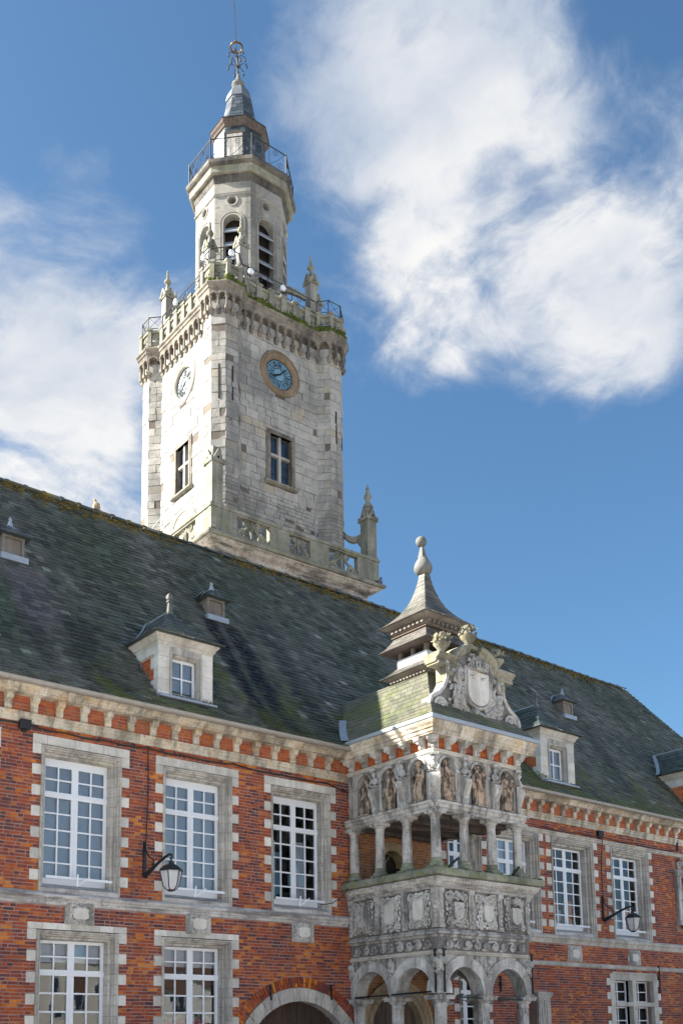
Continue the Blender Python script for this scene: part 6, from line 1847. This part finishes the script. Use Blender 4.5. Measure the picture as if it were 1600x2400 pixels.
m = MB(); m.lathe([(.20, 38.10), (.26, 38.18), (.25, 38.26), (.18, 38.32), (.10, 38.46), (.055, 38.66), (.045, 38.72)], (LOF[0] - .05, LOF[1] + .04, 0), 12); fo = O('spire_cap', m, M_leadold, TW, MT, smooth=40)
sx0, sy0 = LOF[0] - .06, LOF[1] + .05
def lean(z): return (sx0 - (z - 38.6) * .035, sy0 + (z - 38.6) * .03, z)
m = MB(); m.tube([lean(38.6), lean(39.6)], .035, 6); m.tube([lean(39.6), lean(42.0)], .014, 5); m.sphere(lean(38.78), .06, 8, 6); m.sphere(lean(39.05), .07, 8, 6); m.sphere(lean(41.75), .03, 6, 5); O('finial_rod', m, M_rail, fo, MT, smooth=50)
m = MB(); c = Vector(lean(39.85)); m.tube([c + Vector((.23 * math.cos(a), .23 * math.sin(a), .05)) for a in [2 * PI * j / 20 for j in range(21)]], .035, 6)
for j in range(8):
    a = 2 * PI * j / 8; m.lathe([(.03, 0), (.015, .1)], tuple(c + Vector((.23 * math.cos(a), .23 * math.sin(a), .06))), 5)
O('gilt_crown', m, M_gold, fo, MT, smooth=50)
m = MB()
for zz, rr, dr_ in ((39.5, .33, .12), (39.05, .36, -.06)):
    for j in range(6):
        a = 2 * PI * j / 6 + zz; c = Vector(lean(zz)); u = Vector((math.cos(a), math.sin(a), 0))
        m.tube([c + Vector((0, 0, -.1)), c + u * rr * .5 + Vector((0, 0, .12)), c + u * rr * .9 + Vector((0, 0, .1)), c + u * rr + Vector((0, 0, -.02))], .014, 5)
        m.sphere(c + u * rr + Vector((0, 0, -.06)), .045, 6, 5, (1, 1, 1.5)); m.sphere(c + u * rr * .95 + Vector((0, 0, .06)), .03, 6, 5)
O('iron_leaves', m, M_rail, fo, MT, smooth=50)
# pinnacles and flying buttresses of the terrace
def pinnacle(parent, M, zt, zb_, hw, m_, name='pinnacle'):
    """square shaft with gabled head and bulbous finial; zt tip, zb_ foot (local coordinates)"""
    H = zt - zb_; zg = zt - 1.18
    m = MB(); m.box(-hw, hw, -hw, hw, zb_, zg); m.box(-hw * 1.08, hw * 1.08, -hw * 1.08, hw * 1.08, zg - .02, zg + .03)
    m.lathe([(hw * 1.35, zg + .03), (hw * .75, zg + .34), (hw * .42, zg + .52), (hw * .38, zg + .56)], (0, 0, 0), 4, rot=PI / 4)
    o = O(name, m, m_, parent, M)
    g_ = MB()
    for k in range(4):
        g_.M = Matrix.Rotation(k * PI / 2, 4, 'Z')
        g_.prism([(-hw * 1.15, zg - .02), (hw * 1.15, zg - .02), (0, zg + .30)], 'y', -hw * 1.22, -hw * .9)
        g_.obox((-hw * 1.3, -hw * 1.2, zg - .04), (0, -hw * 1.2, zg + .34), .09, .05, (0, -1, 0)); g_.obox((hw * 1.3, -hw * 1.2, zg - .04), (0, -hw * 1.2, zg + .34), .09, .05, (0, -1, 0))
        g_.box(hw * .95, hw * 1.35, -hw * 1.35, -hw * .95, zg + .02, zg + .13)
    g_.M = None; O('gablet', g_, M_tparap, o, M)
    d_ = MB()
    for k in range(4):
        d_.M = Matrix.Rotation(k * PI / 2, 4, 'Z'); d_.rings([[(.036 * math.cos(2 * PI * j / 10), -hw * 1.235, zg + .08 + .036 * math.sin(2 * PI * j / 10)) for j in range(10)]] * 2, True, True, True)
    d_.M = None; O('gablet_hole', d_, M_dark, o, M)
    f_ = MB(); f_.lathe([(.065, zg + .54), (.06, zg + .60), (.12, zg + .64), (.135, zg + .70), (.10, zg + .77), (.05, zg + .82), (.04, zg + .92), (.055, zg + .94), (.04, zg + .97), (.03, zg + 1.06), (.045, zg + 1.08), (.012, zg + 1.18)], (0, 0, 0), 10); O('finial', f_, M_tparap, o, M, smooth=45)
    return o
q = .7071
for k in range(4):
    ca, sa = math.cos(PI / 4 + PI / 2 * k), math.sin(PI / 4 + PI / 2 * k)
    for sg in (-1, 1):
        d_, w_ = 2.68, .55
        x, y = d_ * ca - sg * w_ * sa, d_ * sa + sg * w_ * ca
        M = MT @ T(x, y, 0, PI / 2 * k)
        pinnacle(TW, M, 30.2, 26.89, .155, M_tocta)
        # flyer towards the belfry
        a = Vector((x - ca * .15, y - sa * .15, 28.55)); bvec = Vector((-ca, -sa, 0)); ln = d_ - 1.70
        m = MB(); rings = []
        for j in range(9):
            t_ = j / 8; zc_ = 28.55 + .62 * t_ ** 1.6 + .18 * math.sin(PI * t_); c = Vector((x, y, 0)) + bvec * (.12 + (ln + .1) * t_); sd = Vector((-sa, ca, 0)) * .07
            th = .17 + .10 * t_
            rings.append([tuple(c - sd + Vector((0, 0, zc_ - th))), tuple(c + sd + Vector((0, 0, zc_ - th))), tuple(c + sd * 1.2 + Vector((0, 0, zc_))), tuple(c - sd * 1.2 + Vector((0, 0, zc_)))])
        m.rings(rings, True, True, True); O('flying_buttress', m, M_tparap, TW, MT)
# lower gallery with pierced balustrade
GX0, GX1, GY0, GY1 = -3.55, 3.35, -3.70, 3.70
gp = [(GX0, GY1), (GX0, GY0), (GX1, GY0), (GX1, GY1)]
m = MB(); sweep(m, gp, [(-.36, 14.0), (-.36, 16.72), (-.30, 16.75), (-.27, 16.80), (-.32, 16.84), (-.34, 16.86), (-.34, 17.12), (-.28, 17.16), (-.16, 17.20), (-.05, 17.27), (.02, 17.29), (.02, 17.33)], True); GB = O('gallery_base', m, M_tgrime, TW, MT)
m = MB(); sweep(m, gp, [(.0, 17.33), (.10, 17.34), (.13, 17.38), (.13, 17.43), (.06, 17.48), (-.5, 17.50), (-1.3, 17.50)], True); O('gallery_cornice', m, M_tparap, TW, MT)
def balustrade(p, q, n, ends):
    Me, L = edgeM(p, q); z0, z1 = 17.49, 18.40
    m = MB(); m.box(0, L, .0, .20, z0, z0 + .12); m.box(-.02, L + .02, -.03, .23, z1 - .10, z1); m.box(0, L, .01, .19, z1 - .16, z1 - .10)
    o = O('balustrade', m, M_tparap, TW, Me); unit = (L - ends) / n; x = 0.0
    xs_ = [0.0]
    for k in range(n + 1):
        pw = ends / 2 if k in (0, n) else unit * .48
        a = 0.0 if k == 0 else (L - ends / 2 if k == n else ends / 2 + unit * k - unit * .24)
        b = a + pw
        mm = MB(); mm.box(a + .002, b - .002, .003, .197, z0 + .12, z1 - .16); O('balustrade_pier', mm, M_tparap, o, Me)
        if k < n:
            na = (ends / 2 + unit * (k + 1) - unit * .24) if k + 1 < n else L - ends / 2
            c = (b + na) / 2; hw = (na - b) / 2; zc_ = (z0 + .12 + z1 - .16) / 2; hh = (z1 - .16 - z0 - .12) / 2
            s_ = MB()
            s_.tube([(c, .10, zc_ - hh), (c - .02, .10, zc_), (c, .10, zc_ + hh * .9)], .06, 6, [.03, .07, .05])
            for sx in (-1, 1):
                s_.tube([(c, .10, zc_ + hh * .8), (c + sx * hw * .25, .10, zc_ + hh * .2), (c + sx * hw * .5, .10, zc_ - hh * .25), (c + sx * hw * .85, .10, zc_ - hh * .45), (c + sx * hw * .98, .10, zc_ - hh * 1.0)], .06, 6, [.05, .05, .055, .05, .045])
                s_.tube(spiral(c + sx * hw * .55, zc_ - hh * .62, hw * .26, 1.3, PI / 2, -sx, 12, .10), .042, 6); s_.tube(spiral(c + sx * hw * .30, zc_ + hh * .72, hw * .20, 1.3, -PI / 2, sx, 12, .10), .036, 6)
            O('pierced_scroll', s_, M_tparap, o, Me, smooth=50)
balustrade((GX0 + .05, GY0 + .05), (GX1 - .05, GY0 + .05), 3, 1.9)
balustrade((GX0 + .05, GY1 - .05), (GX0 + .05, GY0 + .05), 3, 1.9)
balustrade((GX1 - .05, GY0 + .05), (GX1 - .05, GY1 - .05), 3, 1.9)
def gpin(x, y, broken):
    M = MT @ T(x, y, 0)
    m = MB(); hw = .20; zt = 19.95
    m.box(-hw, hw, -hw, hw, 17.5, zt); m.box(-hw * 1.15, hw * 1.15, -hw * 1.15, hw * 1.15, 18.40, 18.46)
    m.lathe([(hw * 1.35, zt), (hw * .95, zt + .30), (hw * .8, zt + .45)], (0, 0, 0), 4, rot=PI / 4)
    o = O('gallery_pinnacle', m, M_tparap, TW, M); g_ = MB()
    for k in range(4):
        g_.M = Matrix.Rotation(k * PI / 2, 4, 'Z'); g_.prism([(-hw * 1.2, zt - .12), (hw * 1.2, zt - .12), (hw * .7, zt + .05), (0, zt + .32), (-hw * .7, zt + .05)], 'y', -hw * 1.25, -hw * .9)
        g_.box(hw * .95, hw * 1.3, -hw * 1.3, -hw * .95, zt - .15, zt + .02)
    g_.M = None; O('gablet', g_, M_tparap, o, M); d_ = MB()
    for k in range(4):
        d_.M = Matrix.Rotation(k * PI / 2, 4, 'Z'); d_.rings([[(.045 * math.cos(2 * PI * j / 10), -hw * 1.262, zt + .03 + .045 * math.sin(2 * PI * j / 10)) for j in range(10)]] * 2, True, True, True)
    d_.M = None; O('gablet_hole', d_, M_dark, o, M)
    if not broken:
        f_ = MB(); f_.lathe([(.19, zt + .40), (.17, zt + .50), (.10, zt + .56), (.08, zt + .70), (.13, zt + .78), (.13, zt + .86), (.07, zt + 1.0), (.05, zt + 1.06), (.08, zt + 1.10), (.05, zt + 1.18), (.01, zt + 1.30)], (0, 0, 0), 8); O('finial', f_, M_tparap, o, M, smooth=40)
gpin(GX0 + .30, GY0 + .28, True); gpin(GX1 - .30, GY0 + .28, False)
m = MB(); rings = []
for j in range(11):
    t_ = j / 10; c = Vector((lerp(GX1 - .35, 2.5, t_), lerp(GY0 + .45, -2.55, t_), 19.35 + (.75 * max(0, t_ - .45) ** 1.5 if t_ > .45 else .0) - .16 * math.sin(PI * t_) * .6)); rings.append([tuple(c + Vector((-.06, -.06, -.10))), tuple(c + Vector((.06, .06, -.10))), tuple(c + Vector((.06, .06, .10))), tuple(c + Vector((-.06, -.06, .10)))])
m.rings(rings, True, True, True); m.tube([Vector((GX1 - .35, GY0 + .45, 18.9)), Vector((GX1 - .45, GY0 + .55, 19.1)), Vector((GX1 - .5, GY0 + .6, 19.3))], .09, 6); m.sphere((2.52, -2.52, 19.98), .14, 8, 6)
O('flying_scroll', m, M_tparap, TW, MT)

# ------------------------------------------------------------------ loose things
# floodlights clipped to the tower rail
OR_ = offs(OUTL, .20)
FLD = [((3, 4), .25, 'white round floodlight at the mossy front corner of the tower parapet'), ((5, 6), .06, 'white round floodlight above the clock, left end of the front parapet'), ((5, 6), .50, 'white round floodlight low in the middle of the front parapet'),
       ((23, 0), .42, 'white round floodlight edge-on along the left tower parapet'), ((1, 2), .6, 'white round floodlight half hidden behind the corner rail')]
for (i0, i1), t_, lab in FLD:
    p, q_ = OR_[i0], OR_[i1]; x, y = lerp(p[0], q_[0], t_), lerp(p[1], q_[1], t_); a = math.atan2(q_[1] - p[1], q_[0] - p[0])
    M = MT @ T(x, y, 27.98, a)
    root = EM('floodlight', (0, 0, 0), lab, 'floodlight', 'floodlights on the tower rail', M=M)
    m = MB(); m.rings([[(r_ * math.cos(2 * PI * j / 20), yy, r_ * math.sin(2 * PI * j / 20)) for j in range(20)] for r_, yy in ((.02, -.09), (.095, -.08), (.11, -.05), (.09, .02), (.035, .05))], True, True, True); O('lamp_head', m, M_lampwhite, root, M, smooth=50)
    m = MB(); m.tube([(0, .05, 0), (.05, .12, -.05), (.05, .15, -.20)], .02, 6); O('bracket', m, M_iron, root, M)
# wall lanterns
def lantern(x, label, ext, zoff=0.0):
    root = EM('wall_lantern', (x, -.02, 5.3), label, 'lantern', 'wall lanterns on brackets')
    m = MB(); z0 = 5.30 + zoff
    m.box(x - .03, x + .03, -.06, -.012, z0, z0 + .76)
    br = O('bracket', m, M_iron, root)
    arm = [(x, -.06, z0 + .0), (x, -.30, z0 + .10), (x, -.58, z0 + .215), (x, -.85, z0 + .305), (x, -1.0, z0 + .34), (x, -1.09, z0 + .32), (x, -1.10, z0 + .27), (x, -1.06, z0 + .24), (x, -1.03, z0 + .265)]
    M = Matrix.Translation((x, 0, 0)) @ Matrix.Rotation(ext, 4, 'Z') @ Matrix.Translation((-x, 0, 0))
    m = MB(); m.tube(arm, .025, 8, [.06, .045, .034, .030, .028, .026, .024, .018, .012])
    m.tube([(x, -.06, z0 + .74), (x, -.10, z0 + .54), (x, -.22, z0 + .40), (x, -.36, z0 + .33), (x, -.42, z0 + .26), (x, -.40, z0 + .19), (x, -.345, z0 + .20), (x, -.35, z0 + .25)], .016, 7)
    m.tube([(x, -.05, z0 - .0), (x, -.11, z0 - .05), (x, -.14, z0 + .0)], .012, 6)
    O('arm', m, M_iron, root, M, smooth=50)
    lx, ly, lz = x, -1.08, z0 + .235; n = 6
    m = MB(); m.lathe([(.02, lz), (.02, lz - .05), (.055, lz - .055), (.05, lz - .11), (.10, lz - .12), (.16, lz - .15), (.235, lz - .215), (.25, lz - .25), (.24, lz - .265), (.16, lz - .255)], (lx, ly, 0), n, rot=PI / 6 + .2); O('lantern_cap', m, M_iron, root, M)
    rr = [(.235, -.255), (.225, -.32), (.20, -.42), (.18, -.52), (.165, -.57), (.13, -.62), (.085, -.655)]
    for k in range(n):
        a = PI / 6 + .2 + 2 * PI * k / n
        m = MB(); m.tube([(lx + r_ * math.cos(a), ly + r_ * math.sin(a), lz + z_) for r_, z_ in rr], .011, 5); O('rib', m, M_iron, root, M)
        b = a + 2 * PI / n
        m = MB(); m.rings([[(lx + r_ * .97 * math.cos(a), ly + r_ * .97 * math.sin(a), lz + z_) for r_, z_ in rr], [(lx + r_ * .97 * math.cos(b), ly + r_ * .97 * math.sin(b), lz + z_) for r_, z_ in rr]], closed=False); O('pane', m, M_lampglass, root, M, smooth=60)
    m = MB(); m.lathe([(.09, lz - .645), (.075, lz - .68), (.02, lz - .69)], (lx, ly, 0), n, rot=PI / 6 + .2); O('lantern_foot', m, M_iron, root, M)
    m = MB(); m.sphere((lx, ly, lz - .56), .05, 10, 7, (1, 1, 1.3)); m.lathe([(.14, lz - .27), (.03, lz - .30), (.03, lz - .45)], (lx, ly, 0), 10); O('bulb', m, M_lampwhite, root, M, smooth=60)
M_lampglass = bpy.data.materials.new('lantern_glass'); M_lampglass.use_nodes = True
t_ = NT(M_lampglass.node_tree); a_ = t_.n('BsdfTransparent'); b_ = t_.n('BsdfPrincipled'); b_.inputs['Base Color'].default_value = (.72, .72, .74, 1); b_.inputs['Roughness'].default_value = .25
mx_ = t_.n('MixShader'); mx_.inputs[0].default_value = .55; t_.l(a_.outputs[0], mx_.inputs[1]); t_.l(b_.outputs[0], mx_.inputs[2]); o_ = t_.n('OutputMaterial'); t_.l(mx_.outputs[0], o_.inputs[0])
lantern(11.28, 'black iron lantern on a scrolled wall bracket between two tall left windows', R(2))
lantern(27.42, 'black iron lantern on a scrolled wall bracket on the right wing', R(1), .05)
# cables and junction boxes
def cable(name, pts, r, label, m=None):
    pts = [Vector(p) for p in pts]; out = []
    for a, b in zip(pts, pts[1:]):
        n = max(2, int((b - a).length / .12))
        for k in range(n):
            t_ = k / n; out.append(lerp(a, b, t_) + Vector((0, rnd.uniform(-.003, .003), -.03 * math.sin(PI * t_) * min(1, (b - a).length) + rnd.uniform(-.006, .006))))
    out.append(pts[-1]); mb = MB(); mb.tube(out, r, 6)
    O(name, mb, m or M_cable, None, label=label, cat='cable')
cable('power_cable', [(6.0, -.05, 8.12), (8.45, -.05, 8.17), (9.4, -.04, 8.13), (10.3, -.04, 8.13), (11.35, -.04, 8.14), (12.3, -.04, 8.12), (13.6, -.04, 8.14), (15.0, -.04, 8.10), (16.4, -.04, 8.10), (17.05, -.05, 7.95)], .017, 'sagging black cable running under the cornice of the left wing')
cable('lamp_cable', [(11.34, -.03, 8.14), (11.36, -.03, 7.3), (11.34, -.03, 6.6), (11.31, -.04, 6.02)], .011, 'thin black cable dropping down the bricks to the left lantern')
cable('power_cable', [(24.5, -.10, 7.97), (26.2, -.10, 7.965), (27.4, -.10, 8.0), (29.2, -.10, 7.955), (31.4, -.10, 7.96)], .014, 'black cable laid along the upper moulding of the right wing')
cable('lamp_cable', [(27.46, -.04, 8.05), (27.47, -.10, 7.9), (27.46, -.03, 7.3), (27.45, -.03, 6.6), (27.44, -.04, 6.06)], .011, 'thin black cable dropping to the right lantern')
cable('loose_cable', [(16.05, -.10, 5.02), (16.4, -.16, 5.08), (16.7, -.2, 5.28), (16.92, -.25, 5.62), (17.0, -.3, 5.66)], .011, 'loose black cable looping from the third window to the balcony')
cable('loose_cable', [(16.98, -.2, 5.7), (16.72, -.15, 5.55), (16.9, -.12, 5.2), (16.97, -.10, 4.7)], .009, 'pale loose wire hanging at the left end of the balcony', M_greywood)
for x, lab, z in ((8.50, 'small black junction box under the left cornice', 8.13), (27.40, 'small black junction box above the right lantern', 8.07)):
    m = MB(); m.box(x - .11, x + .11, -.12, -.015, z - .08, z + .10); m.box(x - .12, x + .12, -.13, -.118, z - .09, z + .11); m.box(x - .05, x + .05, -.06, -.0, z - .13, z - .08)
    O('junction_box', m, M_cable, None, label=lab, cat='junction box')
# birds
def bird(M, m_, label):
    m = MB(); m.sphere((0, 0, .10), .085, 12, 8, (1.0, .85, 1.25)); m.tube([(0, 0, .17), (.01, 0, .22), (.025, 0, .25)], .04, 8, [.055, .04, .036]); m.sphere((.03, 0, .262), .042, 10, 7, (1.1, .9, 1)); m.lathe([(.012, 0), (.002, .03)], (.075, 0, .255), 5)
    m.prism([(-.05, .05), (-.18, -.06), (-.15, -.08), (-.03, .03)], 'y', -.035, .035)
    for sy in (-1, 1): m.tube([(0, sy * .03, .03), (.0, sy * .03, -.02)], .008, 5); m.sphere((-.03, sy * .075, .10), .06, 8, 6, (1.5, .35, 1.2))
    O('bird', m, m_, None, M, smooth=60, label=label, cat='bird')
bird(T(12.49, 5.0, 16.18, 2.6) @ Matrix.Scale(1.0, 4), M_birdtan, 'tan bird perched on the roof ridge left of the tower')
bird(MT @ T(3.38, -3.62, 17.50, -.6), M_bird, 'blue-grey pigeon perched on the right corner of the tower gallery')
# weed growing at the foot of the second dormer
m = MB(); rg = random.Random(4)
for k in range(420):
    c = Vector((rg.uniform(22.6, 24.95), 0, 0)); z = 9.35 + abs(rg.gauss(0, .22)) * max(0, 1 - abs(c.x - 24.2) / 1.2) + .05; c = Vector((c.x, roof_y(z) - .06 - rg.uniform(0, .15), z + rg.uniform(0, .12)))
    d = Vector((rg.uniform(-1, 1), rg.uniform(-1, .2), rg.uniform(0, 1))).normalized() * rg.uniform(.03, .07); s_ = d.cross(Vector((rg.uniform(-1, 1), 1, .3))).normalized() * .015
    m.add([tuple(c - s_), tuple(c + d), tuple(c + s_)], [(0, 1, 2)])
O('roof_weeds', m, M_plant, None, label='dark weeds sprouting beside the second dormer above the gutter', cat='weeds', kind='stuff')
# houses across the square, seen in the window panes
M_render = [simple('cream_render', (.70, .66, .60), .9), simple('pale_render', (.78, .77, .75), .9), brickmat('house_brick', [(0, (.25, .09, .06)), (1, (.4, .14, .08))], .3)]
M_tiles = simple('brown_tiles', (.17, .10, .075), .85, 0, .3, 3.0)
for i, (x, w_, h_, rr, lab) in enumerate(((-14, 13.6, 5.8, 4.2, 'cream rendered house across the square, reflected at the left'), (0, 13, 6.2, 4.6, 'pale gabled house across the square, reflected in the lower panes'), (12, 11, 5.6, 4.0, 'brick house across the square with brown tiled roof'), (25, 14, 6.4, 4.8, 'cream gabled house across the square, reflected in the third window'), (40, 15.5, 5.8, 4.2, 'pale house at the far right across the square'))):
    y = -38.0; root = EM('house', (x, y, 0), lab, 'house', 'houses across the square')
    m = MB(); m.box(x - w_ / 2, x + w_ / 2, y - 9, y, 0, h_); wl = O('wall', m, M_render[i % 3], root)
    m = MB()
    if i % 2: m.prism([(x - w_ / 2 - .3, h_ + .01), (x + w_ / 2 + .3, h_ + .01), (x, h_ + rr)], 'y', y - 9.2, y + .3)
    else: m.prism([(y - 9.3, h_ + .01), (y + .3, h_ + .01), (y - 4.5, h_ + rr)], 'x', x - w_ / 2 - .1, x + w_ / 2 + .1)
    O('roof', m, M_tiles, root)
    m = MB(); m.box(x + w_ * .3 - .4, x + w_ * .3 + .4, y - 5, y - 4.2, h_ + .5, h_ + rr + 1.0); O('chimney', m, M_render[2], root)
    for fl in range(2):
        for k in range(4):
            cx = x - w_ / 2 + w_ * (k + .5) / 4; z0 = .9 + 3.1 * fl
            m = MB(); m.box(cx - .55, cx + .55, y + .005, y + .05, z0, z0 + 1.7); wo = O('window', m, M_white, root)
            m = MB(); m.box(cx - .47, cx - .03, y + .05, y + .055, z0 + .08, z0 + 1.62); m.box(cx + .03, cx + .47, y + .05, y + .055, z0 + .08, z0 + 1.62); O('pane', m, M_leadglass, wo)
    m = MB(); m.box(x - .55, x + .55, y + .06, y + .1, 0, 2.1); O('door', m, M_door, root)
